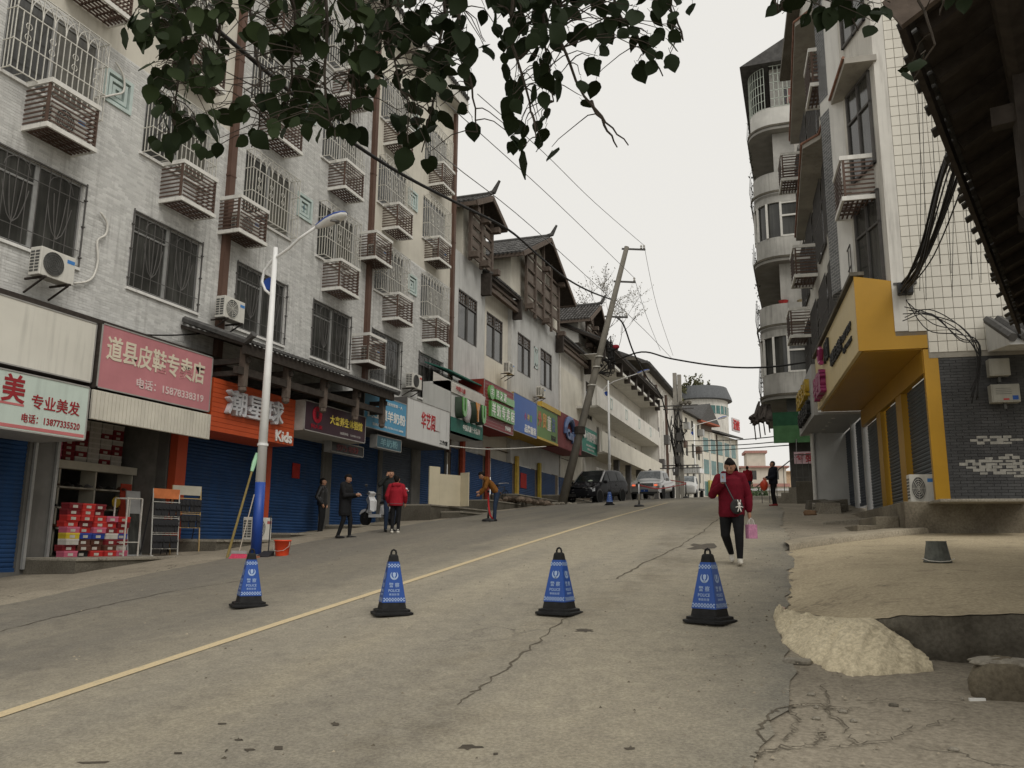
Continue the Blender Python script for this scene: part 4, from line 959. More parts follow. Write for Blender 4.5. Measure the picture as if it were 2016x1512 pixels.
m_gg = glass('green_glass', (.06, .16, .15), .15)
q = MB(); q.box(0, 14.6, 0, 12, 0, 13.5); q.build('wall', m_cream, tG)
for r_ in range(4):
    for k in range(5): q = MB(); q.box(.8+k*2.7, 2.6+k*2.7, -.06, -.01, 1.2+r_*3.1, 3.2+r_*3.1); q.build('glass_panel', m_gg, tG)
for k in range(6): MB().box(.3+k*2.7, .5+k*2.7, -.15, -.01, 0, 13.4).build('fin', m_wood if k == 2 else m_rim, tG)
MB().box(2, 5, -.35, -.07, 3, 6.5).build('yellow_banner', mat('banner_yellow', (.5, .42, .13), .7), tG)
# far gable roof
q = MB(); q.hexa([(-2.6, -1.2, 14.5), (4.2, -1.2, 14.5), (4.2, 10, 14.5), (-2.6, 10, 14.5)], [(.8, -1.2, 17.2), (.9, -1.2, 17.2), (.9, 10, 17.2), (.8, 10, 17.2)]); q.build('gable_roof', m_tile, tG); MB().box(-2.6, 4.2, -1.25, 10, 14.25, 14.48).build('roof_edge', mat('roof_edge_orange', (.32, .1, .06), .7), tG)
MB().box(-1.6, 3.4, -.3, 9, 13.5, 14.25).build('attic', m_wood, tG)
MB().hexa([(5, -.9, 13.5), (14.6, -.9, 13.5), (14.6, 5, 15.0), (5, 5, 15.0)], [(5, -.9, 13.75), (14.6, -.9, 13.75), (14.6, 5, 15.3), (5, 5, 15.3)]).build('lower_eave', m_tile, tG)
c0 = ony(1374, 800, 132); zt_ = ony(1374, 756, 132).z; ze = ony(1374, 786, 132).z
tR = thing('round_tower', 'far round building with slate cap and a green glass band above the tiled gable', 'building', (c0.x, 136, 4))
MB().lathe([(4.3, 0), (4.3, ze-4)], (0, 0, 0), 32).build('wall', m_white, tR); MB().lathe([(4.34, ze-6.3), (4.34, ze-5.0)], (0, 0, 0), 32).build('glass_band', m_gg, tR)
for k in range(14): a = R(200+k*12); MB().box(4.36*math.cos(a)-.06, 4.36*math.cos(a)+.06, 4.36*math.sin(a)-.06, 4.36*math.sin(a)+.06, ze-6.3, ze-5.0).build('mullion', m_rim, tR)
MB().lathe([(4.4, ze-4), (5.0, ze-3.9), (4.9, ze-3.5), (4.2, zt_-4.2), (2, zt_-4), (.1, zt_-3.9)], (0, 0, 0), 32).build('cap', mat('slate', (.11, .115, .12), .7, .15), tR)
MB().box(11.4, 14.4, -.5, -.3, 14.6, 16.6).build('sign_board', mat('hotel_board', (.55, .5, .5), .7), tG); letter(tG, '酒店', 12.9, 15.6, 2.6, 1.6, -.5, mat('hotel_red', (.5, .06, .06), .6), .1, .02)
t, _ = block('pink_roofed_house', 'small far cream house with pink tiled eaves and a grey screen wall', -9.6, 141, 3.5, R(10), 7, 8, 10.5, 2, 2, m_cream, mat('pink_tile', (.4, .22, .19), .8), (1.2, 1.5), 5.2, overhang=.5)
MB().box(1.6, 6.8, -3, -.6, 0, 7.2).build('screen_block', m_cream, t); MB().box(2.2, 6.6, -3.05, -3.01, 1.6, 6.9).build('grey_screen', mat('screen_grey', (.12, .13, .14), .6), t); MB().box(1.3, 7, -3.2, -.5, 7.2, 7.7).build('eave', MATS['pink_tile'], t)
MB().box(1, 4, 1, 5, 10.8, 13).build('roof_room', m_cream, t); MB().box(.7, 4.3, .7, 5.3, 13, 13.4).build('roof_room_eave', MATS['pink_tile'], t)
block('peach_building', 'far peach-coloured building low behind the person with the orange bag', -6.5, 170, 4, R(6), 20, 8, 11.5, 2, 6, mat('peach', (.5, .36, .24), .85), None, (1.2, 1.4), 4)
block('low_white_house', 'low white house with dark windows at the end of the street', -8.5, 112, 4.2, R(12), 13, 5, 4.3, 1, 5, m_white, mat('pale_roof', (.5, .5, .49), .7), (1.1, 1.3), 1.6)
# ================================================================== right side: yellow shop building (I)
IO = Vector((2.57, 18.6, 1.9)); IRZ = R(-85)
def thingI(name, label, cat, group=None): return thing(name, label, cat, IO, IRZ, group, (0, 0, IO.z))
# in this frame: x = -distance along the street, y = -out towards the street, z world
I = thingI('tiled_corner_building', 'right-hand corner building with white gridded tile end wall and projecting concrete ledges', 'building')
m_wtile = mat('white_wall_tile', (.66, .63, .55), .35, .06, 3, island=.05, streak=.3); m_joint = mat('dark_joint', (.3, .28, .24), .9)
ztop = 19.5
q = MB(); q.box(-.2, 0, -.6, 0, 6.0, ztop); q.box(-.2, 0, 0, 6.5, 5.5, ztop); q.build('end_wall', m_joint, I)
MB().box(-.19, .012, -.605, -.35, 6.1, ztop).build('corner_strip', m_white, I)
tilep = None; cntT = 0; rest = MB(); tw, th = .178, .232
cells = [(r_, c) for r_ in range(int((ztop-5.6)/th)) for c in range(40)]
for r_, c in cells:
    y0, z0 = -.34+c*tw, 5.62+r_*th
    if y0 < 0 and z0 < 6.05: continue
    w = Matrix.Rotation(IRZ, 3, 'Z') @ Vector((0, y0, 0))+IO; w.z = z0
    v = w-CAM; d = v.dot(fw); px = 1008+FPX*v.dot(rt)/d; py = 756-FPX*v.dot(up)/d
    if px > 2060 or py < -60: continue
    hidden = px > 1838+(py-130)*.33+20
    if not hidden and cntT < 300 and py > 20:
        if tilep is None: tilep = MB().box(0, .012, 0, tw-.012, 0, th-.014).build('tile', m_wtile, I, off=(0, 0, 0)); o = tilep
        else: o = tilep.copy(); COL.objects.link(o); o.parent = I
        o.location = (0, y0, z0-IO.z); cntT += 1
    else: rest.box(0, .012, y0, y0+tw-.012, z0, z0+th-.014)
o = rest.build('tiles', m_wtile, I); o['kind'] = 'stuff'
q = MB(); q.box(-.25, -.02, 0, 6.5, 0, 5.5); q.build('lower_end_wall', mat('dark_paint', (.055, .055, .055), .8, .2, 1.5), I)
q = MB()
for r_ in range(60):
    for c in range(24):
        y0 = .02+c*.24-(r_ % 2)*.12; z0 = 1.9+r_*.06
        if y0 < 0.02: continue
        q.box(-.02, -.012+random.random()*.004, y0, y0+.23, z0, z0+.052)
o = q.build('lower_bricks', mat('dark_paint_brick', (.07, .07, .07), .8, .25, .9, island=.12), I); o['kind'] = 'stuff'
# patches where the dark paint has flaked off, showing pale brick
rn = random.Random(12); q = MB()
for r_ in range(60):
    for c in range(24):
        y0 = .02+c*.24-(r_ % 2)*.12; z0 = 1.9+r_*.06
        if y0 < .3: continue
        d1 = ((y0-1.05)/.75)**2+((z0-3.25)/.22)**2; d2 = ((y0-.9)/.55)**2+((z0-3.75)/.1)**2
        if min(d1, d2) < rn.uniform(.3, 1.3): q.box(-.0085, -.006, y0, y0+.24*rn.uniform(.5, 1), z0-.004, z0+.058*rn.uniform(.6, 1))
o = q.build('flaked_patches', mat('bare_plaster', (.3, .29, .26), .9, .2, 8), I); o['kind'] = 'stuff'
# street front above the shops
T = lambda t: -t
def fwall(pts, z0, z1, m, name='front_wall'):
    q = MB()
    for (t0, o0), (t1, o1) in zip(pts, pts[1:]): q.add([(-t0, -o0, z0), (-t1, -o1, z0), (-t1, -o1, z1), (-t0, -o0, z1)], [(0, 1, 2, 3)])
    return q.build(name, m, I)
fwall([(0.001, .6), (1.6, 1.05)], 6.2, ztop, m_white, 'canted_wall'); fwall([(2.75, 1.1), (13, 1.1)], 6.2, ztop, m_white)
fwall([(13, 1.1), (13, -5)], 1.9, ztop, m_greywash, 'far_wall')
q = MB()
for z0, z1 in ((7.6, 12.3), (12.6, 16.0), (16.2, 18.9)):
    qs = [(1.6, 1.05), (1.75, 1.35), (2.2, 1.5), (2.75, 1.42), (2.75, 1.0)]
    for (t0, o0), (t1, o1) in zip(qs, qs[1:]):
        L_ = math.hypot(t1-t0, o1-o0)
        for r_ in range(int((z1-z0)/.075)):
            k = 0; off = .11*(r_ % 2)
            s0 = -off
            while s0 < L_:
                a, b = max(0, s0)/L_, min(L_, s0+.21)/L_; s0 += .22
                if b-a < .05: continue
                za = z0+r_*.075
                P0 = (-(t0+(t1-t0)*a), -(o0+(o1-o0)*a)); P1 = (-(t0+(t1-t0)*b), -(o0+(o1-o0)*b)); nx_, ny_ = -(o1-o0)/L_*.008, -(t1-t0)/L_*.008
                q.add([(P0[0]+nx_, P0[1]+ny_, za), (P1[0]+nx_, P1[1]+ny_, za), (P1[0]+nx_, P1[1]+ny_, za+.065), (P0[0]+nx_, P0[1]+ny_, za+.065)], [(0, 1, 2, 3)])
o = q.build('pier_bricks', mat('slate_brick', (.2, .205, .21), .85, .1, .6, island=.2), I); o['kind'] = 'stuff'
fwall([(1.6, 1.05), (1.75, 1.35), (2.2, 1.5), (2.75, 1.42), (2.75, 1.0)], 7.6, 18.9, m_mortar, 'brick_pier')
# windows on the canted face and along the front
cd_, cn_ = Vector((-1.6, -.53, 0)).normalized(), Vector((.53*1, -1.6, 0)).normalized()
def wall_window(p0, dirv, nrm, w, z0, z1, bars=True):
    p0 = Vector(p0); q = MB()
    def P_(s, d, z): v = p0+dirv*s+nrm*d; return (v.x, v.y, z)
    def bx(s0, s1, d0, d1, a, b): q.hexa([P_(s0, d0, a), P_(s1, d0, a), P_(s1, d1, a), P_(s0, d1, a)], [P_(s0, d0, b), P_(s1, d0, b), P_(s1, d1, b), P_(s0, d1, b)])
    for a in ((0, w, z0, z0+.06), (0, w, z1-.06, z1), (0, .06, z0, z1), (w-.06, w, z0, z1), (w/2-.03, w/2+.03, z0, z1), (0, w, z0+(z1-z0)*.65, z0+(z1-z0)*.65+.05)): bx(a[0], a[1], .005, .06, a[2], a[3])
    root = q.build('window', m_frame_dark, I)
    q = MB(); bx(.06, w-.06, .004, .02, z0+.06, z1-.06); q.build('pane', m_glass, root)
    if bars:
        q = MB(); n = int(w/.14)
        for k in range(n+1): bx(w*k/n-.008, w*k/n+.008, .1, .116, z0, z1)
        for z in (z0, (z0+z1)/2, z1): bx(0, w, .1, .116, z-.01, z+.01)
        q.build('grille', m_frame_dark, root)
nrm_c = Vector((.271, -.963, 0)); dir_c = Vector((-.963, -.271, 0))
for z0 in (7.15, 10.0, 13.5):
    wall_window((-.2, -.6-.06, 0), dir_c, nrm_c, 1.2, z0, z0+2.25, False)
    for t0 in (3.2, 5.6, 8.2, 10.6): wall_window((-t0, -1.1, 0), Vector((-1, 0, 0)), Vector((0, -1, 0)), 1.8, z0+.1, z0+2.1)
# concrete ledges
for z in (12.3, 16.0):
    q = MB(); P4 = [(.1, -1.22), (-3.5, -1.38), (-4.0, -1.78), (-11.3, -1.4), (-11.3, -1.0), (.1, -.55)]
    q.prism([(x, y, z) for x, y in P4], (0, 0, .14)); q.build('ledge', mat('ledge_concrete', (.36, .34, .3), .9, .15, 1.5, streak=.5, bmp=.2), I)
    q = MB(); q.tube([(.1, -1.24, z+.15), (-3.5, -1.4, z+.15), (-4.0, -1.8, z+.15), (-11.3, -1.42, z+.15)], .035, 6); q.build('ledge_rim', mat('rust_tile', (.26, .14, .1), .8, .3, 5), I)
MB().box(-13, .25, -1.5, 6.5, ztop, ztop+.2).build('roof', m_concdark, I)
# old iron balcony fence right above the shop fascia
q = MB()
for k in range(22): q.bar((-1.2-k*.32, -1.18, 7.3), (-1.2-k*.32, -1.18, 8.5), .02, .02, (0, 1, 0))
for z in (7.4, 8.0, 8.5): q.bar((-1.2, -1.18, z), (-8.2, -1.18, z), .025, .025)
q.build('terrace_railing', m_frame_dark, I)
# cages
cI = cp
def cage_at(t, out, z, lab):
    v = Matrix.Rotation(IRZ, 3, 'Z') @ Vector((-t, -out, 0))+IO
    o = copy_tree(cp); o.location = (v.x, v.y, z); o.rotation_euler = (0, 0, IRZ); o['label'] = lab; o['group'] = 'slatted cages on the right-hand corner building'
cage_at(1.5, .72, 9.2, 'large slatted cage with white rims above the yellow fascia on the right')
cage_at(3.4, 1.0, 13.1, 'slatted cage under the overhanging leaves on the right-hand building')
cage_at(9.0, 1.15, 9.85, 'slatted cage with white rims left of the yellow fascia, in front of the curved balconies')
cage_at(11.8, 1.15, 14.3, 'slatted cage just below the right-hand concrete ledge')
cage_at(11.8, 1.15, 8.6, 'small lowest slatted cage over the grey shop sign on the right')
# --- yellow shop
m_yel = mat('yellow_panel', (.4, .215, .012), .4, .08, 1.2, streak=.15); m_yelc = mat('cream_sign', (.62, .5, .26), .5, .06, 1, streak=.2)
Y = thingI('yellow_shop', 'yellow shopfront with deep overhanging fascia and blue-grey shutters on the right corner', 'shopfront')
MB().box(-8.35, -.06, -1.33, -1.25, 5.74, 7.33).build('sign_face', m_yelc, Y)
q = MB(); q.prism([(.0, -1.34, 5.72), (.0, .0, 5.72), (.0, .0, 6.16), (.0, -.57, 6.16), (0, -.57, 7.2), (0, -1.34, 7.36)], (-.055, 0, 0)); q.build('side_panel', m_yel, Y)
MB().box(-8.35, -.06, -1.24, .0, 5.7, 5.78).build('soffit', m_yel, Y)
MB().box(-8.4, .02, -1.41, -1.13, 7.37, 7.45).build('top_edge', m_concdark, Y)
MB().box(-8.35, -.06, -.12, 0.0, 5.2, 5.69).build('lintel', m_yel, Y)
for t0, t1 in ((-.0, .14), (2.55, 3.2), (5.3, 5.9)): MB().box(-t1, -t0-.005, -.1, .17, 2.58, 5.69).build('pillar', m_yel, Y)
m_shutI = mat('bluegrey_shutter', (.06, .075, .085), .5, .15, 1.1, streak=.3)
for a, b in ((.15, 2.54), (3.22, 5.28), (5.92, 8.3)): shutter(Y, -b, -a, 2.62, 5.2, m_shutI, y=.05)
m_pur = mat('purple_letters', (.28, .03, .12), .4)
letter(Y, '贝因', -5.2, 6.9, .9, .55, -1.33, p_black, .06, .02); letter(Y, '母婴生活馆', -3.4, 6.45, 2.2, .36, -1.33, p_black, .05, .015); letter(Y, 'BABY SHOP', -1.5, 6.5, 1.4, .2, -1.33, p_black, .03, .01); letter(Y, '电话 7782216', -1.5, 6.2, 1.4, .16, -1.33, p_black, .03, .01)
letter(Y, '孕婴童', -6.9, 6.25, 2.0, .7, -1.33, m_pur, .16, .03); MB().tube([(-6.2, -1.41, 6.85), (-5.9, -1.41, 7.1), (-6.2, -1.41, 7.2), (-6.5, -1.41, 7.05), (-6.3, -1.41, 6.8), (-6.0, -1.41, 6.75)], .07, 6).build('emblem', m_pur, Y)
Gs = thingI('grey_shop', 'grey shopfront with yellow and dark raised letters beside the yellow shop', 'shopfront'); m_gs = mat('grey_fascia', (.36, .36, .35), .5, .08, 1, streak=.3)
MB().box(-13.6, -8.37, -1.45, -1.332, 5.6, 7.2).build('sign_face', m_gs, Gs); MB().box(-13.6, -8.37, -1.34, 0, 5.62, 5.69).build('soffit', m_gs, Gs)
letter(Gs, '乐友宝贝', -11, 6.65, 3.6, .6, -1.45, mat('gold_letters', (.45, .3, .03), .4), .14, .02); letter(Gs, '孕婴童连锁', -11, 6.0, 3.6, .5, -1.45, p_black, .12, .02)
for a, b in ((8.5, 10.6), (10.9, 13.2)): shutter(Gs, -b, -a, 2.95, 5.6, m_shutgrey, y=.05)
for t0 in (8.36, 10.65, 13.25): MB().box(-t0-.22, -t0, -.1, .2, 2.7, 5.6).build('pillar', m_gs, Gs)
MB().cyl((-13.0, -1.1, 2.9), (-12.9, -1.1, 5.6), .07, n=10).build('support_pipe', m_rim, Gs)
for k in range(5): MB().lathe([(.06, 5.6), (.06, 5.615)], (-9.2-k*.9, -.8, 0), 10).build('downlight', m_rim, Gs)
# plinth, steps
pl = thingI('shop_plinth', 'stained concrete plinth and steps under the yellow shop', 'steps')
MB().box(-14, .25, -.75, 6.5, 1.2, 2.56).build('plinth', concrete('plinth_concrete', (.27, .24, .18), (.14, .12, .09), crack=.3), pl, bevel=.02)
MB().box(-2.6, -.3, -1.2, -.76, 1.2, 2.28).build('step', MATS['plinth_concrete'], pl, bevel=.015); MB().box(-2.9, -.1, -1.6, -1.21, 1.2, 2.1).build('step', MATS['plinth_concrete'], pl, bevel=.015)
MB().box(.255, 1.2, -.3, 1.4, 2.5, 2.56).build('slab', m_conc, pl, bevel=.015)
MB().hexa([(-5.2, -2.1, 1.4), (-2.95, -2.1, 1.3), (-2.95, -.76, 1.3), (-5.2, -.76, 1.4)], [(-5.2, -2.1, 2.1), (-2.95, -1.9, 2.25), (-2.95, -.76, 2.35), (-5.2, -.76, 2.3)]).build('ramp', m_conc, pl, bevel=.03)
rb = thingI('rubble_plinth', 'broken stone kerb block overgrown with dark weeds before the grey shop', 'rubble')
rn = random.Random(5)
for k in range(9):
    t, o_ = 7.6+k*.45+rn.uniform(-.1, .1), 1.2+rn.uniform(-.3, .3); z = g(2.4-.09*t-o_, 18.6+t); s = rn.uniform(.2, .36)
    q = MB(); q.hexa([(-t-s, -o_-s*.8, z-.1), (-t+s, -o_-s*.7, z-.1), (-t+s*.9, -o_+s, z-.1), (-t-s, -o_+s, z-.1)], [(-t-s*.9, -o_-s*.7, z+s), (-t+s*.9, -o_-s*.6, z+s*.8), (-t+s*.8, -o_+s, z+s*.9), (-t-s*.9, -o_+s, z+s*1.05)]); q.v = [(x+rn.uniform(-.05, .05), y+rn.uniform(-.05, .05), zz+rn.uniform(-.04, .04)) for x, y, zz in q.v]; q.build('stone', m_concdark if k % 4 else m_conc, rb)
ac = make_ac('dusty air conditioner standing on the plinth at the yellow pillar', bracket=False, fan_dark=False)
v = Matrix.Rotation(IRZ, 3, 'Z') @ Vector((-.62, -.5, 0))+IO; ac.location = (v.x, v.y, 2.57); ac.rotation_euler = (0, 0, R(5)); ac.scale = (.55, 1, .98)
# meter boxes on the dark end wall
for lab, x0, y0, x1, y1 in (('small beige metal box high on the dark end wall', 1946, 706, 1984, 742), ('wide beige meter box with small print on the dark end wall', 1950, 756, 2004, 794)):
    a, b = ony(x0, y1, 18.5), ony(x1, y0, 18.5)
    t = thing('meter_box', lab, 'meter box', (a.x, 18.56, a.z), R(5)); w, h = b.x-a.x, b.z-a.z
    MB().box(0, w, -.16, .06, 0, h).build('case', mat('meter_beige', (.3, .29, .25), .6, .1, 3, streak=.4), t, bevel=.01); MB().box(.03, w-.03, -.168, -.161, .03, h-.03).build('door', MATS['meter_beige'], t)
    if h*1.3 < w:
        for k in range(4): MB().box(.08, w*.7, -.172, -.169, h*(.45+k*.1), h*(.47+k*.1)).build('print_line', m_acdark, t)
        MB().box(w*.72, w*.92, -.172, -.169, h*.12, h*.35).build('sticker', p_blue, t); MB().box(w*.4, w*.6, -.172, -.169, h*.12, h*.2).build('sticker', p_red, t)
    MB().bar((w*.5, -.05, 0), (w*.5, -.05, -.12), .05, .05, (0, 1, 0)).build('conduit', m_acdark, t)
# small tiled canopy on the end wall
t = thing('small_canopy', 'small tiled canopy with pale soffit on the end wall at the right edge', 'canopy', (3.9, 18.5, 5.4), R(5))
a, b = ony(1945, 690, 17.4), ony(1975, 612, 17.9)
MB().hexa([(-.25, -1.2, .0), (2.5, -1.2, .0), (2.5, .1, .15), (-.25, .1, .15)], [(-.25, -1.2, .08), (2.5, -1.2, .08), (2.5, .1, .75), (-.25, .1, .75)]).build('soffit', m_greywash, t)
for k in range(13): MB().tube([(-.2+k*.21, -1.28, .12), (-.2+k*.21, .1, .82)], .085, 6).build('tile_row', m_tile, t)
for k in range(7): MB().ball((.35+k*.3, -.2+.05*(k % 2), .95), .14, .12, .12, 8, 5).build('roof_tile_pile', mat('orange_clay', (.33, .12, .05), .8, .3), t)

# ================================================================== near right eave (J)
J = thing('timber_eave', 'dark timber roof eave with ragged tiles overhanging the top right', 'eave roof', (0, 0, 0))
e0, e1 = Vector((.79, 5.2, 4.98)), Vector((3.3, 14.2, 5.02)); ed = (e1-e0).normalized(); rp = Vector((ed.y, -ed.x, 0)).normalized(); sl = (rp+Vector((0, 0, .5)))
def JP(s, d, dz=0): return e0+ed*s+sl*d+Vector((0, 0, dz))
LJ = (e1-e0).length
MB().hexa([JP(0, 0), JP(LJ, 0), JP(LJ, 4.2), JP(0, 4.2)], [JP(0, 0, .04), JP(LJ, 0, .04), JP(LJ, 4.2, .04), JP(0, 4.2, .04)]).build('roof_boards', m_darkwood, J)
rn = random.Random(2)
for k in range(int(LJ/.2)):
    q = MB(); s = .08+k*.2; o_ = rn.uniform(-.05, .04)-.06
    for j in range(7):
        q.tube([JP(s, o_+j*.3, .1+.01*(j % 2)), JP(s, o_+j*.3+.33, .09)], [.085, .07], 6)
    q.build('tile_row', m_tile, J)
for k in range(int(LJ/.2)):
    s = .18+k*.2; o_ = rn.uniform(-.08, .02)
    q = MB(); q.bar(JP(s, -.1+o_, .045), JP(s, 1.5, .045), .15, .015); q.build('pan_tile', m_tile, J)
for k in range(16): s = .2+k*.62; MB().bar(JP(s, .02, -.06), JP(s, 4.2, -.06), .08, .1).build('rafter', m_darkwood, J)
for d in (.5, 1.5, 2.6): MB().cyl(JP(-.15, d, -.2), JP(LJ+.2, d, -.2), .09, n=8).build('purlin', m_darkwood, J)
MB().bar(JP(-.02, -.06, -.03), JP(LJ, -.06, -.03), .04, .12).build('fascia_board', m_darkwood, J)
MB().bar(JP(-.06, -.1, .02), JP(-.06, 4.2, .02), .05, .22).build('verge_board', m_wood, J)
for s in (1.2, 3.6, 6.4, 9.3):
    MB().bar(JP(s, .5, -1.15), JP(s, .5, -.1), .13, .13, (0, 1, 0)).build('hanging_post', m_darkwood, J); MB().bar(JP(s, .3, -.45), JP(s, .3, -.45)+rp*2.6, .1, .14).build('bracket_beam', m_darkwood, J)
    p = JP(s, .5, -1.2); MB().lathe([(.05, -.16), (.1, -.08), (.1, .02), (.06, .06)], p, 8).build('post_drop', m_darkwood, J)
for s in (-.0, 5.0, LJ-.2):
    p = JP(s, 0)+rp*2.6; MB().bar((p.x, p.y, g(p.x, p.y)-.1), (p.x, p.y, 6.0), .22, .22, (0, 1, 0)).build('column', m_darkwood, J)
p0, p1 = JP(0, 0)+rp*2.7, JP(LJ, 0)+rp*2.7
MB().hexa([(p0.x, p0.y, -.5), (p1.x, p1.y, -.5), (p1.x+.2, p1.y, -.5), (p0.x+.2, p0.y, -.5)], [(p0.x, p0.y, 6.1), (p1.x, p1.y, 6.1), (p1.x+.2, p1.y, 6.1), (p0.x+.2, p0.y, 6.1)]).build('wall', m_darkwood, J)

# ================================================================== old block with curved balconies (H)
Hh = thing('curved_balcony_block', 'stained old block with rounded balconies overhanging the street on the right', 'building', (-1.55, 38, 3)); RB = 1.15
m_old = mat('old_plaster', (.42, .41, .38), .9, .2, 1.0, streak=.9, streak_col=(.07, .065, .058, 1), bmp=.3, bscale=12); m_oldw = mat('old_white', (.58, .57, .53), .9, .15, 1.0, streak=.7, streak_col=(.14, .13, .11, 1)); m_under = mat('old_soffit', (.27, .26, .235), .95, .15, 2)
q = MB(); q.box(1.0, 12, .4, 14, 0, 21.5); q.build('body', m_old, Hh)
def balc(z0, z1, infl=0., n=10):
    """plan of the rounded bay: flat face to the viewer with a quarter circle towards the street"""
    r_ = RB+infl; return [(3.9, 0-infl)]+[(RB-r_*math.sin(a), RB-r_*math.cos(a)) for a in [math.pi/2*k/n for k in range(n+1)]]+[(0-infl, 10)]
def ring(z0, z1, m, name, infl=0., th=.12):
    P1, P2 = balc(0, 0, infl), balc(0, 0, infl-th); q = MB()
    for (a, b, c, d) in zip(P1, P1[1:], P2[1:], P2): q.hexa([(*a, z0), (*b, z0), (*c, z0), (*d, z0)], [(*a, z1), (*b, z1), (*c, z1), (*d, z1)])
    return q.build(name, m, Hh)
def plate(z0, z1, m, name, infl=0.):
    P1 = balc(0, 0, infl)+[(3.9, 10)]; q = MB(); q.prism([(x, y, z0) for x, y in P1], (0, 0, z1-z0)); return q.build(name, m, Hh)
lv = 3-3
base = [5.16, 8.33, 11.5, 14.67, 17.95]       # floor heights above the foot of the block
for i, zb in enumerate(base):
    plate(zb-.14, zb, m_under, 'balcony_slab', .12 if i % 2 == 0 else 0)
    ring(zb+.001, zb+1.05, m_oldw if i == 4 else m_old, 'balcony_wall', .0)
    ring(zb+.0, zb+.1, m_concdark, 'slab_rim', .16, .05)
    if i in (0, 2):      # glazed
        ring(zb+1.06, zb+2.75, m_glass, 'glazing', -.08, .02)
        ring(zb+2.72, zb+3.03, m_old, 'window_header', 0.02)
        q = MB()
        for x in (3.8, 2.9, 2.05, 1.2): q.box(x-.05, x+.05, -.02, .1, zb+1.05, zb+2.72)
        for a in (30, 60, 90): q.box(RB-RB*math.sin(R(a))-.05, RB-RB*math.sin(R(a))+.05, RB-RB*math.cos(R(a))-.05, RB-RB*math.cos(R(a))+.05, zb+1.05, zb+2.72)
        for z in (zb+1.08, zb+2.05, zb+2.68): q.box(1.15, 3.85, -.01, .07, z-.04, z+.04)
        for y in (3, 5, 7): q.box(-.03, .06, y-.05, y+.05, zb+1.05, zb+2.72)
        q.build('window_frame', m_rim, Hh)
    else:
        q = MB(); q.box(1.6, 3.4, .9, 1.0, zb+.1, zb+2.9); q.build('recess_wall', m_old, Hh)
        q = MB(); q.box(2.0, 2.7, .84, .89, zb+.1, zb+2.1); q.build('balcony_door', m_frame_dark, Hh)
# top cage of pale bars
q = MB(); zb = base[4]+1.05
for k in range(15): q.bar((3.4-k*.2 if k < 12 else 1.0, -.0, zb), (3.4-k*.2 if k < 12 else 1.0, -.0, zb+2.1), .03, .03, (0, 1, 0))
for z in (0, .42, .84, 1.26, 1.68, 2.1): q.bar((3.4, 0, zb+z), (1.0, 0, zb+z), .03, .03); q.tube([(RB-RB*math.sin(R(a)), RB-RB*math.cos(R(a)), zb+z) for a in range(20, 91, 10)]+[(0, 6, zb+z)], .018, 4)
for a in range(20, 91, 8): x, y = RB-RB*math.sin(R(a)), RB-RB*math.cos(R(a)); q.bar((x, y, zb), (x, y, zb+2.1), .03, .03, (0, 1, 0))
for k in range(18): q.bar((0, 1.7+k*.24, zb), (0, 1.7+k*.24, zb+2.1), .03, .03, (0, 1, 0))
q.build('barred_enclosure', mat('pale_green_bars', (.42, .46, .4), .5, .12), Hh)
MB().box(1.3, 3.4, 1.2, 1.3, zb-.9, zb+2.2).build('recess_wall', m_oldw, Hh)
MB().hexa([(-.3, -.3, zb+2.15), (12, -.3, zb+2.15), (12, 12, zb+2.15), (-.3, 12, zb+2.15)], [(2.2, -.3, zb+3.5), (12, -.3, zb+5), (12, 12, zb+5), (2.2, 12, zb+3.5)]).build('roof', m_tile, Hh)
for x, w, c in ((2.0, .5, (.4, .22, .2)), (2.6, .35, (.4, .03, .05)), (1.75, .2, (.15, .15, .16))):
    t = thing('hung_laundry', 'laundry hanging behind the pale bars at the top of the curved block, %s' % ('pink sheet' if c[1] > .2 else 'red shirt' if c[0] > .3 else 'grey shirt'), 'laundry', (-1.55+x, 38.35, 3+zb+.1)); q = MB()
    q.loft([[(-w/2+w*k/6, .03*math.sin(k*2.1+j), .95-j*.16) for k in range(7)] for j in range(6)], closed=False, caps=False); q.build('cloth', mat('cloth%.2f' % c[1], c, .9), t); MB().bar((-w/2, 0, .97), (w/2, 0, .97), .02, .02).build('hanger', m_acdark, t)
# plants and ragged cloth outside the balconies (street side)
m_ivy = mat('dry_plants', (.06, .06, .045), .9, .3, 5)
for i, zz in enumerate((4.6, 7.8, 10.6, 14.2, 17)):
    q = MB(); rn = random.Random(30+i)
    for k in range(110):
        x, y, z = -.04-abs(rn.gauss(0, .06)), 1+rn.uniform(0, 3), zz+rn.uniform(0, 2.2)
        s = rn.uniform(.03, .1); a = rn.uniform(0, 6.3); q.add([(x, y, z), (x+s*math.cos(a), y+s*math.sin(a), z+s*.4), (x+s*.3*math.cos(a+1), y+s, z-s*.7)], [(0, 1, 2)])
    for k in range(6): y = 1.2+k*.5; q.tube([(-.05, y, zz), (-.2, y+.1, zz+1.2), (-.12, y+.2, zz+2.2)], .012, 4)
    o = q.build('hanging_plants', m_ivy, Hh); o['kind'] = 'stuff'
for x, z, c in ((1.1, 9.5, (.4, .03, .03)), (1.9, 9.45, (.4, .33, .2))):
    t = thing('washbasin', '%s basin on the curved balcony below the slab' % ('red' if c[1] < .1 else 'cream'), 'basin', (-1.55+x, 38.3, 3+z-.1)); MB().lathe([(.14, 0), (.22, .16), (.23, .17), (.21, .16), (.13, .02)], (0, 0, 0), 14).build('bowl', mat('basin%.2f' % c[1], c, .4), t)
MB().box(.4, 3.6, -.5, .0, 3.2, 4.35).build('green_canopy', mat('green_canopy', (.02, .07, .035), .7), Hh); MB().box(.4, 3.6, -.55, -.5, 3.0, 3.75).build('green_fascia', mat('green_fascia', (.06, .14, .06), .7), Hh)
q = MB(); rn = random.Random(8)
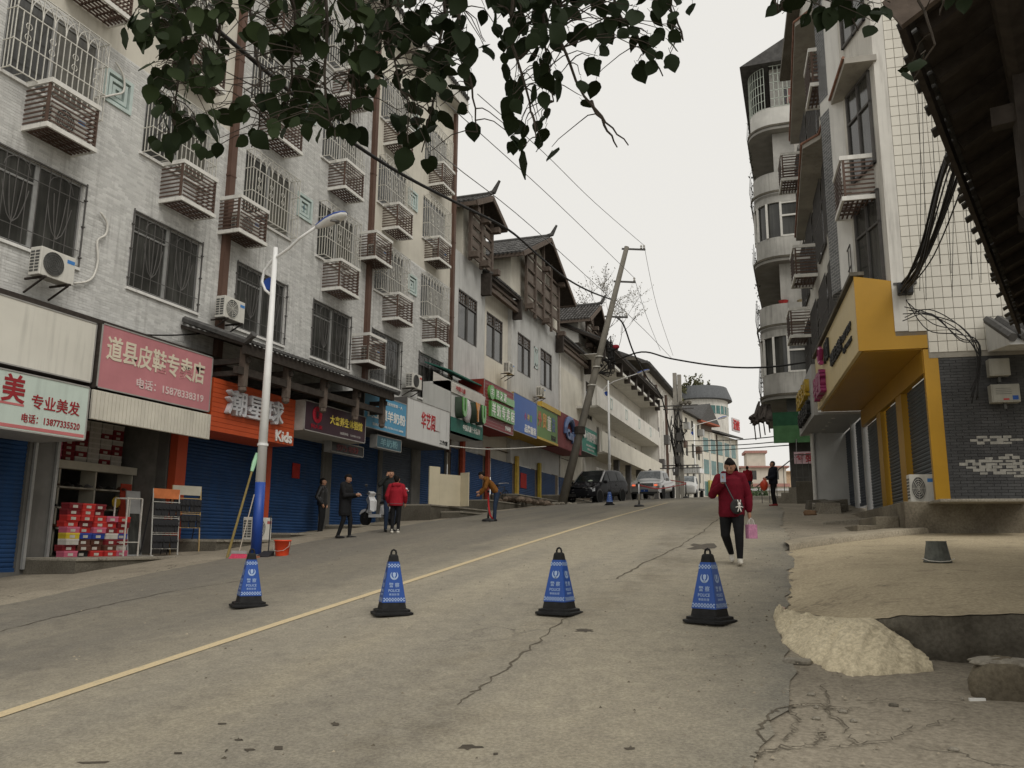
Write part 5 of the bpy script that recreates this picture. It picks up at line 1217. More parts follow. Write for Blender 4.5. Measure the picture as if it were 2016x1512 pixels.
q.hexa([(-.6, -.4, 3.9), (.4, -.35, 4.0), (.4, .6, 4.2), (-.5, .6, 4.1)], [(-.5, -.4, 4.0), (.4, -.35, 4.1), (.3, .6, 4.9), (-.1, .6, 4.9)])
for k in range(14): q.tube([(-.6+rn.uniform(0, .9), -.45, 3.95+rn.uniform(-.1, .2)), (-.3+rn.uniform(0, .5), .4, 4.5+rn.uniform(0, .5))], rn.uniform(.05, .1), 5)
q.build('ragged_eave', m_darkwood, Hh)
for k in range(4): MB().bar((-.35+k*.2, -.3, 3.2+.1*k), (-.4+k*.2, -.3, 4.0), .05, .05, (0, 1, 0)).build('eave_strut', m_darkwood, Hh)
MB().box(1.0, 6, .2, .38, 0, 5.1).build('ground_floor', mat('dark_stone', (.07, .068, .062), .9, .3, 2), Hh)
t = thing('baby_shop_sign', 'small pink sign with dark red characters below the green canopy', 'shop sign', (-.35, 37.0, 5.05), R(-3)); MB().box(0, 1.25, 0, .12, 0, .5).build('board', mat('pink_board', (.45, .32, .34), .6), t); letter(t, '母婴店', .62, .25, 1.05, .38, 0, p_darkred, .01, .02); MB().bar((.1, .1, .5), (.1, .6, 1.3), .03, .03).build('hanger', m_frame_dark, t)
t = thing('neon_sign', 'small framed dark sign with red and yellow print hanging by the grey fascia', 'shop sign', (1.05, 36.5, 6.0), R(-3)); MB().box(0, .95, 0, .08, 0, .85).build('board', m_black, t); letter(t, '招租', .47, .55, .6, .3, 0, p_red, .01, .02); letter(t, '18178', .47, .18, .7, .2, 0, p_yellow, .01, .01)
q = MB()
for a in ((-.04, .99, -.04, 0), (-.04, .99, .85, .89), (-.04, 0, 0, .85), (.95, .99, 0, .85)): q.box(a[0], a[1], -.02, .1, a[2], a[3])
q.build('frame', m_rim, t); MB().bar((.1, .04, .9), (.1, .04, 2.2), .04, .04, (0, 1, 0)).build('hanger', m_rim, t)
# stair with iron railing and retaining wall
t = thing('raised_stair', 'raised stone stair with rusty iron railing below the curved balconies', 'stair', (-.9, 33.2, 2.9))
MB().box(.6, 3.4, 0, 3, -.3, 1.15).build('retaining_wall', m_concdark, t, bevel=.02); MB().box(1.45, 3.6, -.5, 0, -.3, 1.25).build('front_wall', mat('dark_stone', (.07, .068, .062), .9), t)
for k in range(5): MB().box(.6-.28*(k+1), .6-.28*k-.002, .4, 2.6, -.3, .95-k*.2).build('step', m_conc, t)
q = MB()
for k in range(13): q.bar((.65+k*.22, 0.05, 1.15), (.65+k*.22, 0.05, 2.15), .02, .02, (0, 1, 0))
q.bar((.6, .05, 2.15), (3.4, .05, 2.15), .04, .04); q.bar((.6, .05, 1.3), (3.4, .05, 1.3), .025, .025); q.bar((.6, .4, 2.1), (-.9, .4, .95), .04, .04)
for k in range(5): q.bar((.45-k*.28, .4, .95-k*.2), (.45-k*.28, .4, 1.98-k*.21), .025, .025, (0, 1, 0))
q.build('railing', m_frame_dark, t)

# ================================================================== ground works on the right
def zray(px, py, z):      # point of a pixel at height z
    d = ray(px, py); k = (z-CAM.z)/d.z; return CAM+d*k
def ap(x, y): 
    h = lerp_tab([(-.45, -.1), (-.26, -.02), (-.12, .05), (.1, .12), (.7, .33), (1.5, .4), (6, .45)], x)*lerp_tab([(7, 1), (9.5, .8), (13, .35), (16, .12), (22, .08)], y)
    return g(x, y)+h+.01
front = [(-.28, 9.75), (-.12, 9.25), (.1, 8.75), (.3, 8.3), (.6, 7.85), (1.0, 7.68), (1.6, 7.62), (2.4, 7.5), (4, 7.3), (7, 7.0)]
back = [(-.3, 15.3), (0, 15.7), (.35, 16.1), (.75, 16.6), (1.2, 17.1), (1.6, 17.6), (2.4, 18.5), (3.2, 19.4), (4.7, 21), (7.5, 24)]
def dens(p, k):
    out = []
    for a, b in zip(p, p[1:]):
        for i in range(k): out.append((a[0]+(b[0]-a[0])*i/k, a[1]+(b[1]-a[1])*i/k))
    return out+[p[-1]]
rn = random.Random(6)
fr, bk = dens(front, 6), dens(back, 6)
fr = [(x+rn.uniform(-.02, .02), y+rn.uniform(-.025, .025)) for x, y in fr]
q = MB(); nt = 60; rows = []
for j in range(nt+1):
    t = j/nt; jx = (.05*math.sin(j*.9)+.04*math.sin(j*2.3+1)+rn.uniform(-.02, .02))*(0 < j < nt); rows.append([(a[0]+(b[0]-a[0])*t+jx*max(0, 1-i_/5), a[1]+(b[1]-a[1])*t) for i_, (a, b) in enumerate(zip(fr, bk))])
q.loft([[(x, y, ap(x, y)) for x, y in r_] for r_ in rows], closed=False, caps=False)
apron = q.build('concrete_apron', concrete('apron_concrete', (.52, .44, .3), (.41, .345, .235), crack=.35), smooth=True); tag(apron, kind='structure')
q = MB(); nv = 5; rr = []
for j in range(nv+1):
    rr.append([(x+rn.uniform(-.02, .02)*(0 < j < nv), y-.03+.04*math.sin(j*2.1+x*5)*(0 < j < nv)-.012, ap(x, y)-.004+(g(x, y)-.1-ap(x, y))*j/nv) for x, y in fr])
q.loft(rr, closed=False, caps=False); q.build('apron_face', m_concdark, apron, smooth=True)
# kerb strip between apron and plinth
q = MB(); rows = []
for (x, y) in bk: rows.append([(x, y-.02, ap(x, y)-.02), (x, y, ap(x, y)+.1), (x-.02, y+.05, ap(x, y)+.12), (x-.1, y+.9, ap(x, y)+.16), (x-.1, y+2.6, ap(x, y)+.2)])
q.loft(rows, closed=False, caps=False); tag(q.build('raised_pavement', concrete('pale_pavement', (.42, .37, .28), (.31, .27, .2), crack=.6), smooth=True), kind='structure')
# hardened cement heap against the apron
q = MB(); rn = random.Random(14); rows = []
P_in = [(-.3, 9.55), (-.1, 9.05), (.12, 8.6), (.32, 8.2), (.55, 7.85), (.8, 7.62)]; P_out = [(-.38, 9.2), (-.33, 8.6), (-.24, 7.9), (-.02, 7.32), (.25, 6.98), (.86, 7.3)]
from mathutils import noise as mnoise
NS, NU = 90, 34
for s in range(NS+1):
    f = s/NS*5; i = min(int(f), 4); k = f-i
    a = Vector(P_in[i]).lerp(Vector(P_in[i+1]), k); b = Vector(P_out[i]).lerp(Vector(P_out[i+1]), k); col_ = []
    b = b+(b-a)*(.1*mnoise.noise((s*.17, 3, 1))+.05*mnoise.noise((s*.6, 1, 1)))
    for j in range(NU+1):
        u = j/NU; p = a.lerp(b, u); hgt = max(0, ap(a.x, a.y)-g(a.x, a.y))+.02
        env = min(1, 4*u)*min(1, 5*(1-u)+.15)
        fold = .03*mnoise.noise((s*.16, u*1.2, 5))+.05*abs(mnoise.noise((s*.3, u*.7, 9)))+.02*mnoise.noise((p.x*14, p.y*14, 2))+.012*mnoise.noise((p.x*40, p.y*40, 4))
        z = g(p.x, p.y)+hgt*(1-u)**.75*min(1, (NS+1-s)/(NS*.27))**.8+fold*env+.06*math.sin(u*math.pi)-.03*(j == NU)
        col_.append((p.x+.012*mnoise.noise((p.x*30, p.y*30, 7)), p.y+.012*mnoise.noise((p.x*30, p.y*30, 8)), z))
    rows.append(col_)
q.loft(rows, closed=False, caps=False); tag(q.build('cement_heap', concrete('pale_cement', (.74, .65, .46), (.6, .52, .36), (.2, .17, .12), crack=.2, cs=3), smooth=True), 'pale hardened cement heap spilling off the concrete apron', 'cement heap')
# stone block at the right edge and lumps
def rock(name, lab, c, rx, ry, rz, m, seed, sq=.5):
    rn = random.Random(seed); q = MB(); q.ball((0, 0, 0), 1, 1, 1, 16, 11); out = []
    for x, y, z in q.v:
        mxx = max(abs(x), abs(y), abs(z)); s = (1-sq)+sq/max(mxx, .3); f = 1+rn.uniform(-.07, .07)+.06*math.sin(5*x+3*z)+.05*math.sin(7*y+2*x); out.append((x*s*f*rx, y*s*f*ry, z*s*f*rz))
    q.v = out; o = q.build(name, m, smooth=True); o.location = c; tag(o, lab, 'stone' if lab else None); return o
p = on_ground(1968, 1375); rock('stone_block', 'squat rough stone block at the right edge below the apron', (p.x+.1, p.y+.1, p.z+.06), .26, .19, .19, concrete('rough_stone', (.2, .17, .12), (.1, .085, .06), crack=.2), 3, .5)
o = rock('top_crust', None, (0, 0, .165), .24, .17, .03, m_conc, 11, .3); o.parent = bpy.data.objects['stone_block']; o.pop('category', None); o.pop('label', None)
p = on_ground(1572, 1305); rock('concrete_slab_piece', 'flat broken concrete piece at the foot of the cement heap', (p.x, p.y, p.z+.015), .11, .09, .022, m_conc, 5)
p = on_ground(1760, 1393); rock('brick_fragment', 'small dark brick fragment on the cracked pavement', (p.x, p.y, p.z+.012), .03, .018, .014, m_concdark, 6, .7)
p = ony(1597, 1041, 21); rock('brick_fragment', 'lone brown brick on the pale pavement by the road edge', (p.x, p.y, g(p.x, p.y)+.3), .14, .08, .06, mat('old_brick', (.16, .1, .06), .9), 7, .8)
p = on_ground(1538, 1205); rock('rubbish_scrap', 'crumpled pinkish wrapper at the tip of the cement heap', (p.x, p.y, p.z+.03), .05, .07, .03, mat('wrapper', (.5, .36, .3), .6, .4, 20), 8, .1)
p = on_ground(1925, 1382); t = MB().bar((-.05, 0, .012), (.05, .03, .012), .02, .02).build('cigarette_packet', p_white); t.location = p; tag(t, 'white scrap lying beside the stained stone block', 'litter')
for i in range(14):
    rn = random.Random(100+i); x, y = rn.uniform(-.25, 1.4), rn.uniform(5.2, 6.7); rock('pebble', 'loose pebble on the cracked pavement by the apron', (x, y, g(x, y)+.008), rn.uniform(.012, .03), .018, .012, m_conc, i, .2)['group'] = 'pebbles by the apron'
# upturned bucket
p = ony(1848, 1127, 12.6); zb = ap(p.x, p.y)
t = thing('upturned_bucket', 'battered grey-green bucket standing upside down on the apron', 'bucket', (p.x, p.y, zb))
MB().lathe([(.17, 0), (.178, .0), (.178, .015), (.168, .02), (.125, .265), (.13, .27), (.125, .28), (.02, .275)], (0, 0, 0), 20).build('body', mat('zinc', (.12, .125, .11), .6, .3, 12, streak=.4), t, smooth=False)
MB().tube([(.17, 0, .03), (.19, -.09, .05), (.12, -.18, .02), (0, -.2, .012), (-.12, -.18, .02), (-.19, -.09, .05), (-.17, 0, .03)], .006, 5).build('handle', m_steel, t)
# ================================================================== cones
m_cone = mat('cone_rubber', (.018, .018, .018), .6, .3, 14, bmp=.3); m_sleeve = mat('cone_blue', (.006, .06, .29), .35, .1, 5); m_print = mat('cone_print', (.33, .43, .6), .4, .06)
def cone_face():
    """print for one face, flat in the x-z plane, z up the slope"""
    q = MB()
    for z0 in (.145, .515):
        hw = .118-(z0-.145)*.137
        n = int(hw*2/.015)
        for k in range(n):
            for j in range(3):
                if (k+j) % 2: continue
                x = -hw+k*hw*2/n; q.add([(x, -.001, z0+j*.013), (x+hw*2/n, -.001, z0+j*.013), (x+hw*2/n, -.001, z0+j*.013+.013), (x, -.001, z0+j*.013+.013)], [(0, 1, 2, 3)])
    cz = .425
    for s in (-1, 1):       # wreath
        o_, i_ = [], []
        for k in range(11):
            a = R(-95+k*14); o_.append((s*.045*math.cos(a)*1.0, -.001, cz+.048*math.sin(a))); i_.append((s*.033*math.cos(a), -.001, cz+.01+.038*math.sin(a)))
        q.loft([o_, i_], closed=False, caps=False)
    q.add([(-.017, -.001, cz+.028), (0, -.001, cz+.036), (.017, -.001, cz+.028), (.015, -.001, cz-.005), (0, -.001, cz-.022), (-.015, -.001, cz-.005)], [(0, 1, 2, 3, 4, 5)])
    q.add([(-.006, -.001, cz-.02), (.006, -.001, cz-.02), (.012, -.001, cz-.045), (-.012, -.001, cz-.045)], [(0, 1, 2, 3)])
    for tx, z, w, h, b in (('警 察', .322, .115, .05, .005), ('POLICE', .262, .125, .03, .006), ('事故处理', .22, .115, .024, .0)):
        me = text(tx, w, h, .001, b); base = len(q.v)
        q.add([(v.co.x, v.co.y, v.co.z+z) for v in me.vertices], [tuple(p.vertices) for p in me.polygons]); bpy.data.meshes.remove(me)
    return q
def sq_ring(hw, z, ch): c = hw-ch; return [(c, -hw, z), (hw, -c, z), (hw, c, z), (c, hw, z), (-c, hw, z), (-hw, c, z), (-hw, -c, z), (-c, -hw, z)]
def make_cone():
    t = thing('traffic_cone', 'x', 'traffic cone', group='police traffic cones across the road')
    q = MB(); q.loft([sq_ring(.215, 0, .06), sq_ring(.215, .022, .06), sq_ring(.185, .03, .05), sq_ring(.185, .052, .05), sq_ring(.15, .06, .03)]); q.build('base', m_cone, t)
    q = MB(); q.loft([sq_ring(.14, .055, .012), sq_ring(.045, .635, .006), sq_ring(.035, .65, .005)]); q.build('body', m_cone, t)
    q = MB(); f = lambda z: .14-(z-.055)*(.095/.58)+.004
    q.loft([sq_ring(f(.13), .13, .006), sq_ring(f(.57), .57, .006)], caps=False); q.build('sleeve', m_sleeve, t)
    q = MB(); q.tube([(-.028, 0, .645), (-.028, 0, .67), (-.02, 0, .69), (0, 0, .7), (.02, 0, .69), (.028, 0, .67), (.028, 0, .645)], .011, 6); q.build('handle', m_cone, t)
    pr = cone_face().build('face_print', m_print, t); ang = math.atan(.095/.58); 
    for k in range(4):
        o = pr if k == 0 else pr.copy()
        if k: COL.objects.link(o); o.parent = t
        a = k*math.pi/2
        o.matrix_local = Matrix.Rotation(a, 4, 'Z') @ Matrix.Translation((0, -f(0)-.001, 0)) @ Matrix.Rotation(-ang, 4, 'X')
    return t
pc = make_cone()
for i, (x, y, rz, lab) in enumerate([(489, 1196, 46, 'leftmost blue police cone, in front of the lamp post and orange bucket'), (771, 1211, 37, 'blue police cone standing next to the yellow centre line'), (1101, 1211, -9, 'blue police cone in the middle of the right lane'), (1398, 1227, -20, 'nearest blue police cone, in front of the woman in red'), (1200, 996, 20, 'distant blue cone beside the black van')]):
    p = on_ground(x, y) if i < 4 else Vector((-8.07, 35.87, 0)); o = pc if i == 0 else copy_tree(pc)
    o.location = (p.x, p.y, g(p.x, p.y)+.013); o.rotation_euler = (0, 0, R(rz)); o['label'] = lab
    if i == 3: o.scale = (1.03,)*3
# ================================================================== street lamps
m_lampw = mat('lamp_white', (.8, .8, .78), .45, .06, 3, streak=.25); m_lampb = mat('lamp_blue', (.015, .06, .3), .45, .1, 3)
def lamp(label, x, y, h, arm, rz, bluebase=True, sc=1.):
    z0 = g(x, y); t = thing('street_lamp', label, 'street lamp', (x, y, z0), rz, 'street lamps')
    if bluebase: MB().cyl((0, 0, 0), (0, 0, 1.55), .115, .11, 16).build('blue_base', m_lampb, t, smooth=True)
    MB().cyl((0, 0, 1.55 if bluebase else 0), (0, 0, h), .108, .05, 16).build('pole', m_lampw, t, smooth=True); MB().lathe([(.12, 2.35), (.12, 2.4)], (0, 0, 0), 14).build('collar', m_lampw, t)
    P_ = [(-.02, 0, h-1.15), (-.22, 0, h-1.0), (-.34, 0, h-.78), (-.3, 0, h-.52), (-.12, 0, h-.34), (0, 0, h-.26), (.4, 0, h-.08), (arm*.6, 0, h+.12), (arm, 0, h+.32)]
    MB().tube(P_, .032, 8).build('arm', m_lampw, t, smooth=True); MB().lathe([(.14, 0), (.16, .05), (.14, .06)], (-.16, 0, h-.85), 14, 'y').build('blue_disc', m_lampb, t)
    hd = []
    for s, w, th in ((0, .05, .05), (.12, .08, .08), (.35, .15, .1), (.6, .17, .09), (.78, .12, .06), (.84, .04, .02)):
        c = (arm+s*.97, h+.32+s*.22); hd.append([(c[0]+th*.2*math.sin(a)*-1, w*math.cos(a), c[1]+th*math.sin(a)) for a in [2*math.pi*k/12 for k in range(12)]])
    MB().loft(hd).build('lamp_head', m_lampw, t, smooth=True)
    MB().loft([[(p[0]+.01, p[1]*1.02, p[2]+.012) for p in r_[:7]] for r_ in hd], closed=False, caps=False).build('blue_cover', m_lampb, t, smooth=True)
    MB().lathe([(.11, -.09), (.12, -.06), (.02, -.05)], (arm+.5, 0, h+.32+.11), 14).build('lens', glass('lamp_lens', (.2, .2, .2)), t); return t
lamp('white street lamp with blue base beside the orange bucket', -11.23, 15.37, 6.95, 1.15, R(-6))
lamp('white street lamp rising behind the black van', -11.9, 53, 7.9, 2.0, R(-6), False)
lamp('far blue-headed street lamp beside the far utility pole', -9.2, 76, 6.9, 2.2, R(-6), False)
# ================================================================== utility poles
m_pole = mat('pole_concrete', (.2, .185, .155), .9, .2, 2, streak=.5, bmp=.2)
PB = Vector((-11.9, 41.6, 3.5)); PT = onx(1234, 486, -8.5)
t = thing('leaning_utility_pole', 'concrete utility pole leaning far over after being hit by the black van', 'utility pole', PB); U = PT-PB
def up_(f, off=(0, 0, 0)): return U*f+Vector(off)
MB().tube([up_(-.01), up_(.5), up_(1)], [.23, .18, .13], 14).build('shaft', m_pole, t, smooth=True)
rr_ = Vector(rt)
for f, L_ in ((.992, 1.05), (.86, .95), (.72, 1.0)):
    MB().bar(up_(f)-rr_*.25, up_(f)+rr_*L_+Vector((0, 0, -.05)), .07, .09).build('crossarm', m_frame_dark, t)
    for s in (.93, .78) if f > .9 else (.93,): p = up_(f)+rr_*L_*s; MB().lathe([(.03, 0), (.07, .05), (.03, .1), (.07, .15), (.04, .22)], p, 8).build('insulator', m_rim, t)
MB().lathe([(.3, -.03), (.3, .35)], up_(.27), 12).build('clamp_band', m_darkwood, t)
for f in (.56, .52, .45): MB().lathe([(.23, 0), (.23, .06)], up_(f), 12).build('strap', m_steel, t)
q = MB(); rn = random.Random(3)
for k in range(9): b = up_(.55+rn.uniform(-.03, .05))+rr_*rn.uniform(.2, .9); q.tube([up_(.62)+rr_*.2, b+Vector((0, 0, .8)), b, b+Vector((rn.uniform(-.3, .3), 0, -.5)), up_(.5)+rr_*.2], .03, 5)
for k in range(10): q.ball(up_(.52+rn.uniform(0, .08))+rr_*rn.uniform(.1, .9), .13, .1, .1, 6, 4)
o = q.build('tangled_cables', m_cable, t); o['kind'] = 'stuff'
MB().ball(up_(.6)+rr_*.75, .22, .12, .14, 7, 5).build('red_tag', mat('tag_red', (.25, .02, .03), .7), t)
q = MB(); rn = random.Random(6)
for k in range(26): a = rn.uniform(0, 6.3); d = rn.uniform(.2, .9); s = rn.uniform(.06, .18); q.ball((d*math.cos(a), d*math.sin(a)*.7, .15), s, s*.8, s*.6, 6, 4)
o = q.build('broken_rubble', m_conc, t); o['kind'] = 'stuff'
P2 = Vector((-8.7, 62.5, g(-8.7, 62.5))); T2 = ony(1337, 738, 62.5)
t = thing('far_utility_pole', 'upright twin concrete utility pole rising behind the white truck', 'utility pole', P2); h2 = T2.z-P2.z
for dx in (-.17, .17): MB().box(dx-.15, dx+.13, -.14, .14, 0, h2+(.15 if dx < 0 else 0)).build('shaft', mat('pale_pole', (.36, .34, .3), .9, .15, 2, streak=.4), t)
for z, w in ((h2-2.4, 1.5), (h2-2.65, 1.2), (h2-7.1, 1.6), (h2-6.9, 1.4)): MB().bar((-w*.9, -.2, z), (w, -.2, z), .08, .08).build('crossarm', m_frame_dark, t)
for k in range(3): MB().lathe([(.05, 0), (.16, .08), (.16, .25), (.05, .3)], (.9-k*.3, -.2, h2-2.35), 8).build('insulator', m_pole, t)
for k in range(4): MB().box(-.45+.12*k, -.05+.14*k, -.45, -.18, 1.7+k*.85, 2.3+k*.85).build('equipment_box', m_frame_dark, t)
q = MB()
for k in range(14): q.tube([(-.8+rn.uniform(0, 1.5), -.3, 2+rn.uniform(0, 4)), (rn.uniform(-.6, .6), -.45, 3+rn.uniform(0, 3)), (-.6+rn.uniform(0, 1.5), -.3, 4+rn.uniform(0, 3))], .04, 4)
o = q.build('tangled_cables', m_cable, t); o['kind'] = 'stuff'
# ================================================================== cables
def cable(label, pts, r_=.03, n=5, m=m_cable, name='overhead_cable', cat='cable'):
    P = [Vector(p) for p in pts]; sm = []
    for i in range(len(P)-1):
        p0, p1, p2, p3 = P[max(i-1, 0)], P[i], P[i+1], P[min(i+2, len(P)-1)]
        for k in range(6):
            s = k/6; sm.append(.5*((2*p1)+(p2-p0)*s+(2*p0-5*p1+4*p2-p3)*s*s+(3*p1-p0-3*p2+p3)*s**3))
    sm.append(P[-1]); q = MB(); q.tube(sm, r_, n); return tag(q.build(name, m, smooth=True), label, cat)
def pxs(lst, X0, X1):
    k = len(lst)-1; return [onx(x, y, X0+(X1-X0)*i/k) for i, (x, y) in enumerate(lst)]
cable('thick black cable swooping from the top left past the tiled gables to the leaning pole', pxs([(380, 20), (470, 95), (600, 205), (700, 285), (800, 348), (900, 400), (1000, 452), (1060, 503), (1110, 545), (1160, 573), (1205, 590)], -9.0, -10.1), .045)
H1 = up_(.745)+PB
xr = Vector((.75, 36, 0)); e_ = ony(1625, 706, 33)
cable('thick black cable sagging across the street to the curved balconies', [H1+Vector((0, 0, -2.9)), *[CAM+ray(x, y)*d for x, y, d in ((1262, 693, 40), (1320, 706, 39), (1400, 719, 37.5), (1470, 724, 36), (1540, 720, 34.5))], e_], .04)
cable('thick black cable dropping from the leaning pole to the far utility pole', [H1+rr_*.3+Vector((0, 0, -.4)), *[CAM+ray(x, y)*d for x, y, d in ((1228, 640, 42), (1248, 695, 45), (1275, 745, 50), (1305, 790, 56))], P2+Vector((-.2, -.2, h2-7))], .045)
rn = random.Random(11); INS = [PB+up_(f)+rr_*L_*.93+Vector((0, 0, .2)) for f, L_ in ((.992, 1.05), (.86, .95), (.72, 1.0))]
for wi, (lab, a, b) in enumerate((('uppermost thin wire reaching the leaning pole top', (1070, 300), (1270, 484)), ('second thin wire reaching the leaning pole', (945, 262), (1258, 535)), ('third thin wire passing the tiled ridges', (890, 322), (1205, 560)))):
    cable(lab, [onx(a[0]-130, a[1]-115, -7.5), onx(*a, -7.8), onx((a[0]+b[0])/2, (a[1]+b[1])/2+6, -8.1), INS[wi]], .012, 4, mat('thin_wire', (.2, .2, .2), .6))
for wi, (lab, a, b) in enumerate((('thin wire from the pole top down to the far trees', (1272, 490), (1325, 700)), ('thin wire from the second crossarm down to the far trees', (1258, 543), (1300, 690)), ('thin wire from the lowest crossarm down to the far pole', (1243, 598), (1322, 705)))):
    cable(lab, [INS[wi], CAM+ray((a[0]+b[0])/2-6, (a[1]+b[1])/2+6)*50, CAM+ray(*b)*62], .014, 4, MATS['thin_wire'])
for i, (lab, pts) in enumerate((('upper slack wire across the far street', [(1350, 868), (1450, 866), (1540, 858)]), ('middle slack wire across the far street', [(1350, 878), (1450, 876), (1550, 868)]), ('lower slack wire across the far street', [(1350, 890), (1450, 884), (1560, 876)]))):
    cable(lab, [CAM+ray(x, y)*d for (x, y), d in zip(pts, (61, 50, 40))], .028)
cable('pale cord strung in front of the left shutters', [onx(x, y, -12.9) for x, y in ((886, 878), (950, 884), (1010, 883), (1075, 879))], .025, 5, m_hose)
# bundle feeding from the yellow fascia up under the timber eave
rn = random.Random(21)
for i in range(13):
    a = ony(1778+rn.uniform(-9, 14), 560+rn.uniform(-6, 22), 18.45); b = ony(1872+rn.uniform(-18, 28), 330+rn.uniform(-25, 25), 13); c = ony(1930+rn.uniform(-30, 60), 150+rn.uniform(-30, 40), 9.6); d = ony(2010+rn.uniform(-50, 90), -10, 6.5)
    o = cable('black service cable in the bundle climbing from the yellow fascia to the timber eave', [a, a.lerp(b, .5)+Vector((0, 0, -.15-rn.random()*.25)), b, c, d], rn.choice([.013, .017, .022]), 5); o['group'] = 'service cables below the timber eave'
for i in range(7):
    pts = [(1782+rn.uniform(-6, 10), 590+i*7), (1830+rn.uniform(-8, 8), 640-i*5+rn.uniform(-10, 10)), (1890, 655+rn.uniform(-20, 25)), (1925+rn.uniform(-5, 5), 700+rn.uniform(-20, 10)), (1920+rn.uniform(-12, 12), 790+rn.uniform(-25, 10))]
    o = cable('loose black cable looping across the tiled end wall down to the meter boxes', [ony(x, y, 18.3-.02*k) for k, (x, y) in enumerate(pts)], .012, 4); o['group'] = 'loose cables on the end wall'
for i in range(8):
    x0 = 1795+i*17+rn.uniform(-6, 6); o = cable('thin wire hanging down the white tiled end wall', [ony(x0, 90+rn.uniform(-60, 40), 18.35), ony(x0+8+rn.uniform(-5, 10), 300, 18.35), ony(x0+rn.uniform(-6, 12)+14, 540+rn.uniform(-30, 60), 18.35)], .008, 4); o['group'] = 'thin wires on the tiled end wall'
cable('cable sagging along the brick wall over the pink sign', [onx(x, y, -14.35) for x, y in ((100, 640), (220, 655), (330, 660), (420, 655))], .02)
# ================================================================== crowd-control posts and tape
m_chrome = mat('chrome', (.6, .6, .6), .15, .05, 3, metal=1); m_tape = mat('red_tape', (.5, .04, .04), .6, .2)
def post(label, x, y, h=.95, m=m_chrome):
    t = thing('barrier_post', label, 'barrier post', (x, y, g(x, y)+.013)); MB().lathe([(.2, 0), (.2, .03), (.17, .06), (.05, .09), (.03, .1)], (0, 0, 0), 20).build('base', m_black, t, smooth=False); MB().cyl((0, 0, .09), (0, 0, h), .034, n=12).build('tube', m, t, smooth=True); MB().lathe([(.04, h-.06), (.045, h), (.0, h+.02)], (0, 0, 0), 12).build('cap', m_black, t); return t
post('chrome barrier post with black base standing alone on the crest', -6.08, 32.2); post('dark barrier post by the white truck', -6.9, 52, .95, m_frame_dark); p = on_ground(961, 1027); post('chrome barrier post held by the man in the ochre sweater', p.x, p.y)
cable('red barrier tape stretched between the barrier posts behind the cone', [(-6.08, 32.2, g(-6, 32)+.86), (-6.3, 38, g(-6.3, 38)+.62), (-6.7, 46, g(-6.6, 46)+.7), (-6.9, 52, g(-6.9, 52)+.9), (-8.6, 56, g(-8.6, 56)+1.25)], .035, 4, m_tape, 'barrier_tape', 'tape')
cable('red tape trailing from the barrier post to the ground beside the bending man', [(p.x+.02, p.y-.06, p.z+.9), (p.x+.05, p.y-.1, p.z+.5), (p.x+.14, p.y-.12, p.z+.15), (p.x+.35, p.y-.15, p.z+.03)], .035, 4, m_tape, 'barrier_tape', 'tape')
# ================================================================== things by the lamp post
p = on_ground(555, 1095)
t = thing('orange_bucket', 'bright orange-red plastic bucket beside the lamp post', 'bucket', (p.x, p.y, g(p.x, p.y))); m_bk = mat('bucket_orange', (.75, .07, .02), .4, .06)
MB().lathe([(.125, 0), (.13, .01), (.165, .3), (.178, .3), (.18, .325), (.168, .33), (.16, .3), (.12, .03)], (0, 0, 0), 24).build('body', m_bk, t, smooth=True); MB().tube([(-.17, 0, .3), (-.19, -.05, .2), (-.12, -.13, .12), (0, -.165, .1), (.12, -.13, .12), (.19, -.05, .2), (.17, 0, .3)], .005, 4).build('handle', m_steel, t)
lx, ly, lz = -11.23, 15.37, g(-11.23, 15.37)
a = on_ground(470, 1100); t = thing('pink_broom', 'broom with pink bristles leaning on the lamp post', 'broom', (a.x, a.y, g(a.x, a.y)))
MB().cyl((0, 0, .14), (lx-a.x-.05, ly-a.y-.12, 1.35), .012, n=8).build('handle', mat('cane', (.35, .3, .24), .6), t); MB().box(-.16, .16, -.04, .04, .1, .16).build('head', mat('broom_grey', (.4, .38, .37), .6), t); MB().hexa([(-.2, -.07, 0), (.2, -.07, 0), (.2, .07, 0), (-.2, .07, 0)], [(-.15, -.035, .1), (.15, -.035, .1), (.15, .035, .1), (-.15, .035, .1)]).build('bristles', mat('pink_bristle', (.6, .07, .13), .8, .2, 30), t)
a = on_ground(447, 1098); t = thing('bamboo_pole', 'long bamboo pole with pale green tip leaning on the lamp post', 'pole', (a.x, a.y, g(a.x, a.y))); E_ = Vector((lx-a.x-.1, ly-a.y-.05, 2.25))
MB().tube([E_*0, E_*.45, E_*.82], [.028, .025, .022], 8).build('cane', mat('bamboo', (.25, .19, .07), .6, .2), t); MB().tube([E_*.82, E_*.9, E_], [.035, .05, .03], 8).build('green_tip', mat('tip_green', (.35, .6, .4), .6), t)
a = on_ground(523, 1097); t = thing('dustpan', 'long-handled dark dustpan between the lamp post and the bucket', 'dustpan', (a.x, a.y, g(a.x, a.y)+.004)); MB().hexa([(-.15, -.13, 0), (.15, -.13, 0), (.13, .1, 0), (-.13, .1, 0)], [(-.15, -.13, .01), (.15, -.13, .01), (.13, .1, .12), (-.13, .1, .12)]).build('pan', m_black, t); MB().cyl((0, .08, .08), (-.03, .14, .85), .012, n=6).build('handle', m_black, t)
a = on_ground(498, 1100); o = MB().box(-.12, .12, -.06, .06, 0, .055).build('paving_brick', mat('clay_brick', (.35, .15, .09), .9)); o.location = (a.x, a.y, g(a.x, a.y)+.002); tag(o, 'reddish brick at the foot of the lamp post', 'brick')
ac = make_ac('air conditioner resting on the step behind the lamp post', bracket=False, sticker=(.4, .1, .09)); ac.location = (-13.75, 18.2, 1.7)
